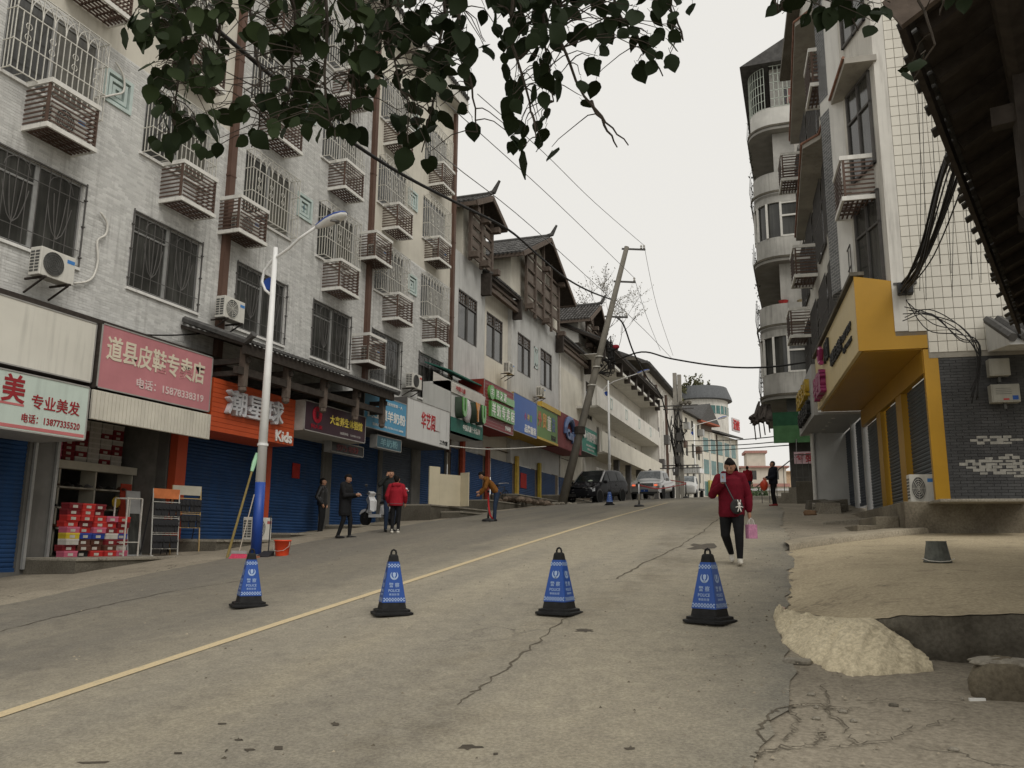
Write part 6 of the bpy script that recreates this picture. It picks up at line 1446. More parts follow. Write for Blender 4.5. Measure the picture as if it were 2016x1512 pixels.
# cream panels on the terrace
t = thing('cream_panel', 'cream folding panels standing on the dark terrace', 'panel', (-12.85, 27.55, 3.0), R(65)); m_cp = mat('panel_cream', (.58, .52, .38), .6, .06, 2)
MB().box(0, .5, 0, .05, 0, 1.4).build('leaf', m_cp, t); MB().box(.52, 1.55, 0.02, .07, 0, 1.15).build('leaf', m_cp, t); MB().box(1.56, 1.6, -.4, .06, 0, 1.25).build('leaf', m_cp, t)
# rubble and scrap bike left of the pole
t = thing('heap_of_rubble', 'low brown rubble heap behind the foot of the leaning pole', 'rubble', (-12.9, 39.6, g(-12.9, 39.6))); rn = random.Random(17); q = MB()
for k in range(120): x, y = rn.uniform(-.8, .9), rn.uniform(-3.2, 2.5); s = rn.uniform(.08, .22); q.ball((x, y, s*.5+.2*(1-abs(x))), s, s*.8, s*.7, 6, 4)
q.build('stones', mat('rubble_brown', (.13, .1, .075), .95, .3, 3, island=.4), t)['kind'] = 'stuff'

b_ = ony(1780, 562, 18.5); t = thing('cable_bracket', 'black junction bracket where the cable bundle meets the yellow fascia corner', 'bracket', b_)
MB().box(-.14, .16, -.12, .2, -.2, .04).build('box', m_black, t, bevel=.01); MB().bar((-.2, .05, .06), (.25, .05, .06), .05, .05).build('arm', m_frame_dark, t)
# ================================================================== vehicles
m_tyre = mat('tyre', (.018, .018, .018), .85, .2, 20); m_alloy = mat('alloy', (.5, .5, .5), .3, .08, 5, metal=.8); m_carglass = glass('car_glass', (.012, .014, .015), .12); m_carglass.node_tree.nodes['Principled BSDF'].inputs['Specular IOR Level'].default_value = .12
m_lamp = mat('headlamp', (.6, .62, .65), .15, .05); m_trim = mat('car_trim', (.03, .03, .03), .5)
def paint(name, col, rough=.25, metal=.0):
    m, n, l, b = _nt(name); v = coords(n, l); c = mixnode(n, l, ramp(n, l, noise(n, l, v, 6, 5), .45, .75), col, tuple(.85*a+.15*.06 for a in col))
    l.new(c, b.inputs['Base Color']); b.inputs['Roughness'].default_value = rough; b.inputs['Metallic'].default_value = metal; b.inputs['Specular IOR Level'].default_value = (.06 if sum(col) < .2 else .5); b.inputs['Coat Weight'].default_value = 0 if sum(col) < .2 else .4; return m
def section(st, jit=0):
    x, w, z0, zb, wt, zt = st
    h = [(-w*.93, z0), (-w*.99, z0+.12), (-w*1.0, (z0+zb)/2+.05), (-w*.97, zb), (-wt-.02*(wt < w), zt-.09), (-wt*.93, zt-.025), (-wt*.5, zt)]
    return [(x, y, z) for y, z in h]+[(x, -y, z) for y, z in h[::-1]]
def wheel(t, x, y, r_, side, w=.2):
    q = MB(); q.lathe([(r_*.62, -w/2), (r_*.97, -w/2), (r_, -w*.3), (r_, w*.3), (r_*.97, w/2), (r_*.62, w/2)], (x, y, r_), 24, 'y'); wh = q.build('wheel', m_tyre, t, smooth=False)
    q = MB(); q.lathe([(r_*.62, -w*.45), (r_*.6, w*.3*side), (.02, w*.34*side)], (x, y, r_), 20, 'y'); q.build('hub', m_trim, wh)
    q = MB(); ys = y+side*w*.42
    for k in range(6): a = k*math.pi/3+.3; q.bar((x, ys, r_), (x+r_*.6*math.cos(a), ys, r_+r_*.6*math.sin(a)), .055, .03, (0, 1, 0))
    q.lathe([(r_*.63, ys-.01*side), (r_*.58, ys+.015*side), (r_*.55, ys-.01*side)], (x, 0, r_), 20, 'y'); q.build('rim', m_alloy, wh)
def car(name, label, x, y, heading, stations, pm, glass_side, wheels, r_, extra=None, cat='car'):
    """local +x runs from nose to tail"""
    t = thing(name, label, cat, (x, y, g(x, y)+.013), heading)
    gx = (g(x+math.cos(heading), y+math.sin(heading))-g(x-math.cos(heading), y-math.sin(heading)))/2; t.rotation_mode = 'XYZ'; t.rotation_euler = (0, -math.atan(gx), heading)
    q = MB(); q.loft([section(s) for s in stations]); b = q.build('body', pm, t, smooth=True); k = b.modifiers.new('s', 'SUBSURF'); k.levels = 1; k.render_levels = 2
    def sp(xx, f, s, off=.012):
        xs = [st[0] for st in stations]; v = [np.interp(xx, xs, [st[i] for st in stations]) for i in range(1, 6)]; w, z0, zb, wt, zt = v
        yy = w*.97+(wt+.02-w*.97)*f; zz = zb+(zt-.09-zb)*f; return (xx, s*(yy+off), zz)
    for s in (-1, 1):
        for a, b_, f0, f1, sk in glass_side:
            n = 5; lo = [sp(a+(b_-a)*k/n, f0, s) for k in range(n+1)]; hi = [sp(a+sk[0]+(b_+sk[1]-a-sk[0])*k/n, f1, s) for k in range(n+1)]
            MB().loft([lo, hi], closed=False, caps=False).build('side_window', m_carglass, t)
    for wx in wheels:
        for s in (-1, 1):
            wy = s*(np.interp(wx, [st[0] for st in stations], [st[1] for st in stations])-.075); wheel(t, wx, wy, r_, s)
            q = MB(); q.lathe([(r_+.005, s*.06), (r_+.06, s*.06), (r_+.06, s*.088), (r_+.005, s*.088)], (wx, wy, r_+.01), 22, 'y'); q.build('wheel_arch', m_trim, t)
    return t, sp
# black minivan
ST = [(0, .55, .3, .52, .5, .68), (.06, .74, .26, .58, .66, .78), (.3, .86, .24, .72, .76, .88), (.95, .89, .24, .92, .8, 1.02), (1.08, .89, .24, .95, .78, 1.08), (1.5, .9, .24, 1.0, .72, 1.42), (1.95, .9, .24, 1.02, .68, 1.68), (2.6, .9, .24, 1.03, .67, 1.75), (3.7, .9, .24, 1.04, .66, 1.73), (4.3, .88, .27, 1.04, .64, 1.64), (4.55, .86, .32, 1.02, .7, 1.2), (4.62, .8, .38, .9, .68, 1.0)]
m_blackcar = paint('black_car_paint', (.012, .012, .014), .2)
hd = R(90-13); hx = Vector((math.sin(R(13)), math.cos(R(13)), 0)); n0 = Vector((-11.25, 42.5, 0)); 
van, sp = car('black_minivan', 'black minivan with crumpled nose against the leaning utility pole', n0.x, n0.y, hd, ST, m_blackcar, [(1.35, 2.15, .12, .9, (.42, 0)), (2.22, 3.2, .12, .9, (0, 0)), (3.26, 4.2, .12, .88, (0, -.1))], (.85, 3.65), .33)
MB().loft([[(1.06, y, 1.095) for y in (-.7, -.35, 0, .35, .7)], [(1.5, y*.93, 1.445+.0) for y in (-.7, -.35, 0, .35, .7)], [(1.9, y*.86, 1.69) for y in (-.7, -.35, 0, .35, .7)]], closed=False, caps=False).build('windscreen', m_carglass, van)
MB().loft([[(4.585, y, 1.05) for y in (-.6, 0, .6)], [(4.42, y*.95, 1.55) for y in (-.6, 0, .6)]], closed=False, caps=False).build('rear_window', m_carglass, van)
for s in (-1, 1):
    MB().hexa([(.06, s*.45, .6), (.2, s*.8, .6), (.34, s*.86, .62), (.1, s*.45, .6)], [(.07, s*.45, .78), (.22, s*.78, .8), (.4, s*.84, .82), (.14, s*.45, .8)]).build('headlight', m_lamp, van); MB().ball((1.35, s*1.0, 1.08), .08, .12, .09, 8, 6).build('wing_mirror', m_blackcar, van)
    MB().bar((1.12, s*.8, 1.08), (1.96, s*.68, 1.68), .06, .05).build('windscreen_pillar', m_alloy, van); MB().box(2.2, 2.205, s*.905-.004, s*.905+.004, .35, 1.02).build('door_gap', m_trim, van); MB().box(2.9, 3.05, s*.9-.02, s*.9+.02, .88, .92).build('door_handle', m_trim, van)
MB().ball((.14, .74, .66), .06, .05, .05, 8, 6).build('lit_bulb', mat('bulb_violet', (.55, .5, 1), .3, emit=1.6), van)
q = MB(); rn = random.Random(4); rows = []
for i in range(8): rows.append([(.02+i*.14, -.72+j*.16, .82+.03*i+.11*math.sin(i*1.1)*(1-abs(j-4.5)/6)+rn.uniform(-.035, .045)+(.12 if 2 < i < 6 and j in (3, 4, 5, 6) else 0)) for j in range(10)])
q.loft(rows, closed=False, caps=False); q.build('buckled_bonnet', m_blackcar, van)
q = MB()
for k in range(22): x, y, z = rn.uniform(-.5, .15), rn.uniform(-1.0, .2), rn.uniform(.1, .8); s = rn.uniform(.05, .16); q.hexa([(x, y, z), (x+s, y, z+.02), (x+s, y+s, z), (x, y+s*.7, z)], [(x, y, z+.03), (x+s, y, z+.08), (x+s, y+s, z+.05), (x, y+s*.7, z+.02)])
q.build('broken_bumper', m_trim, van)['kind'] = 'stuff'; MB().box(.0, .03, .1, .55, .35, .5).build('fog_lamp_panel', m_trim, van); MB().ball((1.3, -.2, 1.14), .22, .25, .08, 8, 6).build('airbag', mat('airbag', (.4, .45, .36), .8), van)
# silver pickup
ST = [(0, .6, .42, .7, .55, .82), (.06, .85, .38, .78, .78, .98), (.35, .93, .36, .95, .84, 1.08), (1.05, .94, .36, 1.06, .86, 1.16), (1.2, .94, .36, 1.08, .82, 1.2), (1.75, .94, .36, 1.1, .72, 1.68), (2.1, .94, .36, 1.1, .7, 1.78), (3.2, .94, .36, 1.1, .69, 1.76), (3.45, .94, .36, 1.1, .74, 1.5), (3.5, .94, .36, 1.08, .9, 1.12), (5.1, .92, .4, 1.06, .89, 1.1), (5.2, .88, .45, 1.0, .85, 1.05)]
m_silver = paint('silver_paint', (.42, .42, .41), .3, .5)
hd = R(90-2); pk, sp = car('silver_pickup', 'silver pickup truck with lit indicators parked behind the black minivan', -8.95, 49.3, hd, ST, m_silver, [(1.55, 2.35, .1, .88, (.3, 0)), (2.42, 3.2, .1, .88, (0, 0))], (.95, 4.2), .38, cat='truck')
MB().loft([[(1.2, y, 1.215) for y in (-.72, -.35, 0, .35, .72)], [(1.48, y*.94, 1.46) for y in (-.72, -.35, 0, .35, .72)], [(1.74, y*.88, 1.69) for y in (-.72, -.35, 0, .35, .72)]], closed=False, caps=False).build('windscreen', glass('pale_windscreen', (.16, .18, .19), .08), pk)
MB().box(-.03, .05, -.5, .5, .78, .96).build('grille', m_trim, pk)
for k in range(3): MB().box(-.045, -.028, -.48, .48, .8+k*.055, .82+k*.055).build('grille_bar', m_alloy, pk)
MB().hexa([(-.02, -.85, .42), (-.02, .85, .42), (.3, .93, .4), (.3, -.93, .4)], [(-.04, -.8, .6), (-.04, .8, .6), (.3, .92, .62), (.3, -.92, .62)]).build('bumper', m_silver, pk); MB().box(-.06, -.035, -.75, .75, .34, .46).build('lower_intake', m_trim, pk)
MB().box(-.075, -.06, -.22, .22, .46, .6).build('number_plate', p_blue, pk)
for s in (-1, 1):
    MB().hexa([(.0, s*.54, .8), (.1, s*.86, .8), (.3, s*.92, .84), (.1, s*.54, .84)], [(.02, s*.54, .97), (.12, s*.84, .97), (.38, s*.9, 1.0), (.14, s*.54, 1.0)]).build('headlight', m_lamp, pk); MB().box(-.02, .05, s*.66-.09, s*.66+.09, .8, .88).build('indicator', mat('indicator_amber', (.9, .16, .06), .3, emit=1.0), pk)
    MB().hexa([(1.5, s*.97, 1.08), (1.62, s*1.0, 1.08), (1.62, s*1.2, 1.08), (1.5, s*1.18, 1.08)], [(1.5, s*.97, 1.26), (1.62, s*1.0, 1.26), (1.62, s*1.2, 1.24), (1.5, s*1.18, 1.24)]).build('wing_mirror', m_silver, pk)
letter(pk, '桂C 7R734', 0, .53, .36, .09, 0, p_white, .004); o = pk.children[-1]; o.rotation_euler = (0, 0, -math.pi/2); o.location = (-.078, 0, .53)
t = thing('tarpaulin_cover', 'dark tarpaulin awning heaped beyond the silver pickup', 'tarpaulin', (-10.3, 60, g(-10.3, 60))); q = MB(); rn = random.Random(9)
q.loft([[(-.6+k*.26, -2+j*.8, -.1+2.1*math.sin(math.pi*min(1, k/7+.1))*(1-.03*j)+rn.uniform(-.06, .06)) for k in range(8)] for j in range(8)], closed=False, caps=False); q.build('cover', mat('tarpaulin', (.035, .035, .034), .8, .3), t)
# white mini truck over the crest
ST = [(0, .6, .35, .75, .55, .9), (.1, .74, .3, .9, .68, 1.05), (.4, .76, .3, 1.0, .7, 1.12), (.75, .77, .3, 1.02, .66, 1.5), (1.1, .77, .3, 1.02, .62, 1.72), (1.9, .77, .3, 1.02, .62, 1.74), (2.0, .76, .3, 1.0, .62, 1.7)]
m_wcar = paint('white_car_paint', (.6, .6, .58), .3); hd = R(90)
tk, sp = car('white_mini_truck', 'white mini truck half hidden beyond the crest of the road', -8.45, 63.5, hd, ST, m_wcar, [(.85, 1.75, .1, .85, (.25, 0))], (.6,), .3, cat='truck')
MB().loft([[(.42, y, 1.14) for y in (-.6, 0, .6)], [(.74, y*.97, 1.52) for y in (-.6, 0, .6)], [(1.0, y*.92, 1.68) for y in (-.6, 0, .6)]], closed=False, caps=False).build('windscreen', MATS['pale_windscreen'], tk)
MB().box(2.05, 5, -.85, .85, .6, .75).build('load_bed', m_trim, tk)
for k in range(9): MB().box(2.1, 5, -.85+k*.19, -.85+k*.19+.16, 1.95, 2.35).build('roof_rack_panel', m_wcar, tk)
for s in (-1, 1): MB().box(2.1, 2.18, s*.8-.04, s*.8+.04, .75, 1.95).build('rack_post', m_frame, tk); MB().hexa([(.02, s*.35, .8), (.12, s*.7, .8), (.3, s*.75, .84), (.1, s*.35, .84)], [(.04, s*.35, .94), (.14, s*.68, .94), (.32, s*.73, .96), (.12, s*.35, .96)]).build('headlight', m_lamp, tk); wheel(tk, 4.3, s*.7, .3, s)
# ================================================================== white scooter
hd_ = Vector((-.95, .3, 0)).normalized(); ang = math.atan2(hd_.y, hd_.x)
sc = thing('white_scooter', 'white motor scooter with top box parked behind the two talking people', 'scooter', (-13.2, 24.5, g(-13.2, 24.5)), ang)
m_sw = paint('scooter_white', (.6, .6, .6), .3)
def disc(cx, r_, nm):
    q = MB(); q.lathe([(r_*.6, -.05), (r_, -.045), (r_*1.02, 0), (r_, .045), (r_*.6, .05)], (cx, 0, r_), 20, 'y'); w = q.build('wheel', m_tyre, sc); MB().lathe([(r_*.6, -.03), (.04, -.04), (.04, .04), (r_*.6, .03)], (cx, 0, r_), 16, 'y').build('hub', m_alloy, w)
disc(.63, .235, 'f'); disc(-.6, .235, 'r')
MB().loft([[(.88, y, .36), (.8, y, .5), (.62, y, .54), (.46, y, .48), (.42, y, .38), (.62, y, .46)] for y in (-.07, 0, .07)]).build('front_mudguard', m_sw, sc)
for s in (-1, 1): MB().bar((.63, s*.075, .24), (.47, s*.06, .72), .03, .03).build('fork', m_trim, sc)
MB().loft([[(.5, -.06, .68), (.6, -.04, .82), (.42, -.12, .98), (.3, -.16, .8), (.3, -.14, .5), (.42, -.1, .45)], [(.54, 0, .66), (.66, 0, .86), (.45, 0, 1.02), (.26, 0, .8), (.26, 0, .45), (.42, 0, .42)], [(.5, .06, .68), (.6, .04, .82), (.42, .12, .98), (.3, .16, .8), (.3, .14, .5), (.42, .1, .45)]]).build('leg_shield', m_sw, sc)
MB().box(-.2, .36, -.14, .14, .26, .36).build('footboard', m_sw, sc)
MB().loft([[(-.12, y*.8, .34), (-.2, y, .62), (-.55, y*.95, .74), (-.95, y*.5, .86), (-.9, y*.4, .74), (-.62, y*.9, .54), (-.4, y, .34)] for y in (-.15, 0, .15)]).build('tail_body', m_sw, sc)
MB().loft([[(-.1, y*.8, .68), (-.16, y, .76), (-.5, y, .78), (-.82, y*.8, .88), (-.85, y*.7, .8), (-.5, y, .72)] for y in (-.14, 0, .14)]).build('seat', m_black, sc)
MB().loft([[(-.75, y, .92), (-.75, y*1.05, 1.08), (-1.1, y*1.05, 1.08), (-1.1, y, .92)] for y in (-.19, .19)]).build('top_box', m_black, sc); MB().loft([[(-.73, y, 1.085), (-.8, y*.85, 1.2), (-1.05, y*.85, 1.2), (-1.12, y, 1.085)] for y in (-.2, .2)]).build('top_box_lid', m_sw, sc); MB().box(-1.13, -1.12, -.15, .15, 1.1, 1.14).build('reflector', p_red, sc)
MB().tube([(.3, -.33, 1.02), (.36, -.15, 1.05), (.42, 0, 1.0), (.36, .15, 1.05), (.3, .33, 1.02)], .018, 6).build('handlebar', m_trim, sc); MB().loft([[(.38, y, .95), (.52, y*.7, 1.02), (.42, y, 1.12), (.3, y, 1.05)] for y in (-.12, 0, .12)]).build('headlamp_cowl', m_sw, sc)
for s in (-1, 1): MB().tube([(.36, s*.2, 1.05), (.36, s*.28, 1.26)], .008, 5).build('mirror_stem', m_trim, sc); MB().ball((.36, s*.29, 1.3), .03, .07, .05, 8, 6).build('mirror', m_trim, sc)
MB().bar((-.4, .12, .3), (-.7, .26, .01), .03, .03).build('side_stand', m_trim, sc); MB().cyl((-.35, -.14, .3), (-.75, -.16, .34), .05, n=8).build('exhaust', m_trim, sc); MB().box(-.62, -.3, -.1, .1, .2, .4).build('engine', m_trim, sc)
t = thing('old_bicycle', 'dark old bicycle leaning against the shutters left of the leaning pole', 'bicycle', (-13.75, 37.5, 3.5), R(80))
for x in (-.5, .5):
    q = MB(); q.tube([(x+.33*math.cos(a*math.pi/9), 0, .33+.33*math.sin(a*math.pi/9)) for a in range(19)], .018, 5)
    for a in range(8): q.bar((x, 0, .33), (x+.32*math.cos(a*math.pi/4), 0, .33+.32*math.sin(a*math.pi/4)), .005, .005, (0, 1, 0))
    q.build('wheel', m_tyre, t)
q = MB()
for a, b in (((-.5, .33), (-.1, .3)), ((-.1, .3), (.38, .75)), ((-.1, .3), (-.25, .8)), ((-.25, .78), (.38, .8)), ((.38, .85), (.5, .33)), ((-.25, .78), (-.5, .33))): q.cyl((a[0], 0, a[1]), (b[0], 0, b[1]), .016, n=6)
q.build('frame', m_trim, t); MB().box(-.36, -.16, -.06, .06, .82, .88).build('saddle', m_black, t); MB().tube([(.3, -.28, .98), (.4, -.1, 1.0), (.4, .1, 1.0), (.3, .28, .98)], .014, 5).build('handlebar', m_steel, t)
# ================================================================== people
TMP = bpy.data.scenes.new('tmp')
def fuse(prims, voxel, name):
    """overlapping closed shapes -> one continuous smooth skin; prims: (key, [points], [radii]) or (key, 'ball', c, (rx,ry,rz))"""
    q = MB(); segs = []
    for pr in prims:
        if pr[1] == 'ball': q.ball(pr[2], *pr[3], 16, 11); segs.append((pr[0], pr[2], pr[2], min(pr[3])*.8, max(pr[3])))
        elif pr[1] == 'loft':
            rings = [[(c[0]+rx*math.cos(2*math.pi*k/18), c[1]+ry*math.sin(2*math.pi*k/18), c[2]+(c[3]*math.sin(2*math.pi*k/18) if len(c) > 3 else 0)) for k in range(18)] for c, rx, ry in pr[2]]
            q.loft(rings)
            for a, b in zip(pr[2], pr[2][1:]): segs.append((pr[0], a[0][:3], b[0][:3], (a[1]+a[2])/2, (b[1]+b[2])/2))
        else:
            pts, rs = pr[1], pr[2]; q.tube(pts, list(rs), 12)
            for p, r_ in zip(pts, rs): q.ball(p, r_, r_, r_, 10, 7)
            for a, b, ra, rb in zip(pts, pts[1:], rs, rs[1:]): segs.append((pr[0], a, b, ra, rb))
    o = q.build(name, m_black); COL.objects.unlink(o); TMP.collection.objects.link(o)
    m = o.modifiers.new('r', 'REMESH'); m.mode = 'VOXEL'; m.voxel_size = voxel; m.use_smooth_shade = True
    m = o.modifiers.new('s', 'SMOOTH'); m.factor = .5; m.iterations = 3
    TMP.view_layers[0].update(); me = bpy.data.meshes.new_from_object(o.evaluated_get(TMP.view_layers[0].depsgraph)); bpy.data.objects.remove(o)
    return me, segs
def colour(me, segs, mats):
    keys = list(dict.fromkeys(s[0] for s in segs)); me.materials.clear()
    for k in keys: me.materials.append(mats[k])
    n = len(me.polygons); c = np.zeros(n*3, 'f'); me.polygons.foreach_get('center', c); c = c.reshape(-1, 3); best = np.full(n, 1e9); idx = np.zeros(n, 'i')
    for k, a, b, ra, rb in segs:
        a, b = np.array(a, 'f')[:3], np.array(b, 'f')[:3]; d = b-a; L = max(float(d@d), 1e-9); t = np.clip(((c-a)@d)/L, 0, 1)
        dist = np.linalg.norm(c-(a+t[:, None]*d), axis=1)-(ra+(rb-ra)*t); u = dist < best; best[u] = dist[u]; idx[u] = keys.index(k)
    me.polygons.foreach_set('material_index', idx); me.polygons.foreach_set('use_smooth', [True]*n); me.update()
def V3(*a): return Vector(a)
SKIN = mat('skin', (.36, .2, .13), .55, .08, 20); HAIR = mat('hair', (.01, .008, .007), .8, .3, 40)
def hand(w, d, side, grip=.5):
    """palm and five curled fingers at wrist w, pointing along d"""
    d = Vector(d).normalized(); n = d.orthogonal().normalized() if abs(d.z) > .95 else d.cross(Vector((0, 0, 1))).normalized(); s = Vector((0, -1, 0)) if abs(d.y) < .7 else Vector((0, 0, 1)); s = (s-d*s.dot(d)).normalized(); n = d.cross(s)
    out = [('skin', [w, w+d*.045, w+d*.08], [.024, .032, .03])]
    for k, (o_, L) in enumerate(((-.026, .06), (-.009, .07), (.009, .066), (.025, .05))):
        b = w+d*.085+s*o_; m_ = b+d*L*.5+n*side*.012*grip; e = m_+d*L*.35*(1-grip*.6)+n*side*L*.45*grip; out.append(('skin', [b, m_, e], [.0095, .009, .0075]))
    b = w+d*.03-s*.03; out.append(('skin', [b, b-s*.022+d*.03+n*side*.012, b-s*.02+d*.055+n*side*.03], [.011, .01, .0085])); return out
def person(label, loc, rz, h, J, cl, voxel=.012, jacket_len=.86, hairstyle='short', bulk=1., coat=False, extra=None, legf=1.):
    t = thing('person', label, 'person', loc, rz); t.scale = (h/1.7,)*3
    B = dict(hl=V3(.085, 0, .9), kl=V3(.09, -.02, .49), al=V3(.09, .02, .085), hr=V3(-.085, 0, .9), kr=V3(-.09, -.02, .49), ar=V3(-.09, .02, .085), fl=V3(.1, -.15, .03), fr=V3(-.1, -.15, .03),
             sl=V3(.17, 0, 1.38), el=V3(.22, .02, 1.1), wl=V3(.22, -.04, .87), sr=V3(-.17, 0, 1.38), er=V3(-.22, .02, 1.1), wr=V3(-.22, -.04, .87), pv=V3(0, 0, .93), ch=V3(0, 0, 1.25), nk=V3(0, .0, 1.43), hd=V3(0, -.015, 1.575), dl=V3(0, -.2, -1), dr=V3(0, -.2, -1), face=V3(0, -1, 0))
    B.update({k: Vector(v) for k, v in J.items()})
    pr = []
    for s in 'lr':
        pr.append(('legs', [B['h'+s], B['k'+s].lerp(B['h'+s], .5), B['k'+s], B['a'+s].lerp(B['k'+s], .55), B['a'+s]], [.093*legf, .082*legf, .064*legf, .056*legf, .046]))
        f = (B['f'+s]-B['a'+s]); f.z = 0; f.normalize()
        pr.append(('shoes', [B['a'+s]+Vector((0, 0, -.045))-f*.04, B['f'+s]*.5+B['a'+s]*.5+Vector((0, 0, -.03)), B['f'+s]], [.042, .042, .032])); pr.append(('shoes', [B['a'+s]+Vector((0, 0, -.02)), B['a'+s]+Vector((0, 0, .03))], [.046, .045]))
        pr.append(('top', [B['s'+s], B['e'+s].lerp(B['s'+s], .5), B['e'+s], B['w'+s].lerp(B['e'+s], .5), B['w'+s]], [.05, .045, .04, .037, .03])); pr += hand(B['w'+s], B['d'+s], 1 if s == 'l' else -1)
    sp_ = (B['ch']-B['pv'])
    pr.append(('legs', 'loft', [(B['pv']+sp_*-.35, .1, .09), (B['pv']+sp_*-.1, .155, .115), (B['pv']+sp_*.15, .145, .105)]))
    pr.append(('top', 'loft', [(B['pv']+sp_*.1, .14, .1), (B['pv']+sp_*.5, .135, .1), (B['ch'], .155, .11), (B['ch'].lerp(B['nk'], .6), .15, .095), (B['nk'], .07, .065)]))
    pr.append(('skin', [B['nk']-Vector((0, 0, .04)), B['nk'], B['hd']-Vector((0, 0, .05))], [.058, .052, .052]))
    F = B['face'].normalized(); hd = B['hd']; sd = F.cross(Vector((0, 0, 1))).normalized(); U_ = sd.cross(F)
    pr.append(('skin', [hd+U_*.04+F*-.01, hd+U_*-.02+F*.012, hd+U_*-.07+F*.035], [.083, .077, .045])); pr.append(('skin', [hd+F*.088+U_*.012, hd+F*.102+U_*-.018], [.011, .015]))
    for s in (-1, 1): pr.append(('skin', [hd+sd*s*.078+U_*.018, hd+sd*s*.082+U_*-.02], [.016, .012]))
    me, sg = fuse(pr, voxel, 'body'); colour(me, sg, {'legs': cl['legs'], 'shoes': cl['shoes'], 'top': cl.get('shirt', cl['top']), 'skin': SKIN}); link('body', me, t)
    # jacket
    b = bulk; pr = []; base = B['pv']+(B['pv']-B['ch']).normalized()*(.93-jacket_len)
    for s in 'lr': pr.append(('top', [B['s'+s]*.9+B['ch']*.1, B['s'+s], B['e'+s].lerp(B['s'+s], .5), B['e'+s], B['w'+s].lerp(B['e'+s], .45), B['w'+s].lerp(B['e'+s], .1)], [.07*b, .07*b, .068*b, .06*b, .055*b, .042*b]))
    rings = [(base, .165*b, .125*b), (base.lerp(B['ch'], .12), .178*b, .135*b), (base.lerp(B['ch'], .5), .17*b, .13*b), (B['ch'], .18*b, .135*b), (B['ch'].lerp(B['nk'], .55), .165*b, .115*b), (B['nk']+Vector((0, 0, -.015)), .08, .075)]
    if cl.get('hem'): pr.append(('hem', 'loft', rings[:2])); rings = rings[1:]
    pr.append(('top', 'loft', rings)); pr.append(('top', [B['nk']+Vector((-.035, -.02, 0)), B['nk']+Vector((.035, -.02, 0))], [.055, .055])); pr.append(('top', [B['nk']+Vector((-.05, .05, -.01)), B['nk']+Vector((.05, .05, -.01))], [.055*b, .055*b]))
    if cl.get('hood'): pr.append(('top', [B['nk']+Vector((-.1, .0, -.0)), B['nk']+Vector((-.06, .09, -.02)), B['nk']+Vector((.06, .09, -.02)), B['nk']+Vector((.1, .0, -.0))], [.055, .075, .075, .055]))
    me, sg = fuse(pr, voxel, 'jacket'); colour(me, sg, {'top': cl['top'], 'hem': cl.get('hem')}); o = link('jacket', me, t)
    # hair
    q = [('hair', 'ball', hd+U_*.042-F*.022, (.085, .095, .086)), ('hair', 'ball', hd+U_*.01-F*.045, (.078, .075, .09))]
    if hairstyle == 'long': q += [('hair', [hd+U_*.09+F*.03, hd+U_*.1-F*.03, hd-F*.09+U_*.03], [.04, .05, .06]), ('hair', [hd-F*.08, hd-F*.1-Vector((0, 0, .12)), hd-F*.09-Vector((0, 0, .22))+sd*-.02], [.06, .05, .03]), ('hair', [hd+sd*-.06+U_*.06-F*.03, hd+sd*-.075-U_*.02-F*.05, hd+sd*-.09-U_*.1-F*.06, hd+sd*-.1-U_*.18-F*.05], [.028, .03, .028, .015])]
    me, sg = fuse(q, voxel, 'hair'); colour(me, sg, {'hair': HAIR}); link('hair', me, t)
    q = MB(); q.mi = 0
    for s in (-1, 1): q.ball(hd+F*.078+sd*s*.03+U_*.012, .009, .009, .005, 8, 5); q.bar(hd+F*.084+sd*s*.018+U_*.032, hd+F*.077+sd*s*.044+U_*.031, .006, .004)
    q.build('eyes', m_black, t); q = MB(); q.bar(hd+F*.082+sd*-.02+U_*-.05, hd+F*.082+sd*.02+U_*-.05, .012, .01); q.build('mouth', mat('lips', (.25, .08, .07), .5), t)
    return t, B
def aim(p, tgt): d = Vector(tgt)-Vector(p); return math.atan2(d.x, -d.y)
C_ = lambda n, c, r_=.85: mat('cloth_'+n, c, r_, .15, 18, bmp=.25, bscale=60)
blk, jean, wht = C_('black', (.014, .014, .015)), C_('jean', (.03, .045, .08)), C_('white_shoe', (.6, .57, .5), .6)
crim = C_('crimson', (.125, .007, .016)); redj = C_('red', (.28, .015, .025)); ochre = C_('ochre', (.2, .085, .02)); grey = C_('greyhem', (.11, .11, .115)); shoeb = C_('shoe_black', (.012, .012, .012), .5); shoer = C_('shoe_red', (.25, .03, .03), .6)
W_ = Vector((-1.08, 13.29, 0)); W_.z = g(W_.x, W_.y)+.012
wt, WB = person('woman in a loose crimson hooded jacket walking towards the camera, reading her phone', W_, aim(W_, (0, 0, 0)), 1.63, dict(hl=(.09, 0, .86), kl=(.1, -.1, .47), al=(.1, -.1, .1), fl=(.11, -.27, .035), hr=(-.09, 0, .86), kr=(-.11, -.0, .46), ar=(-.03, .26, .17), fr=(-.02, .14, .06),
    sr=(-.18, 0, 1.36), er=(-.29, -.05, 1.1), wr=(-.13, -.24, 1.25), dr=(.25, -.12, 1), el=(.27, .03, 1.07), wl=(.27, -.02, .83), dl=(.05, -.1, -1), hd=(0, -.075, 1.54), face=(-.15, -1, -.6)), dict(legs=blk, shoes=wht, top=crim, hood=1, hem=crim), .009, .74, 'long', 1.17, legf=1.15)
hp = WB['wr']+Vector((.02, -.025, .1)); o = MB().box(-.04, .04, -.006, .006, -.075, .08).build('phone', mat('phone_grey', (.18, .2, .23), .3)); o.parent = None
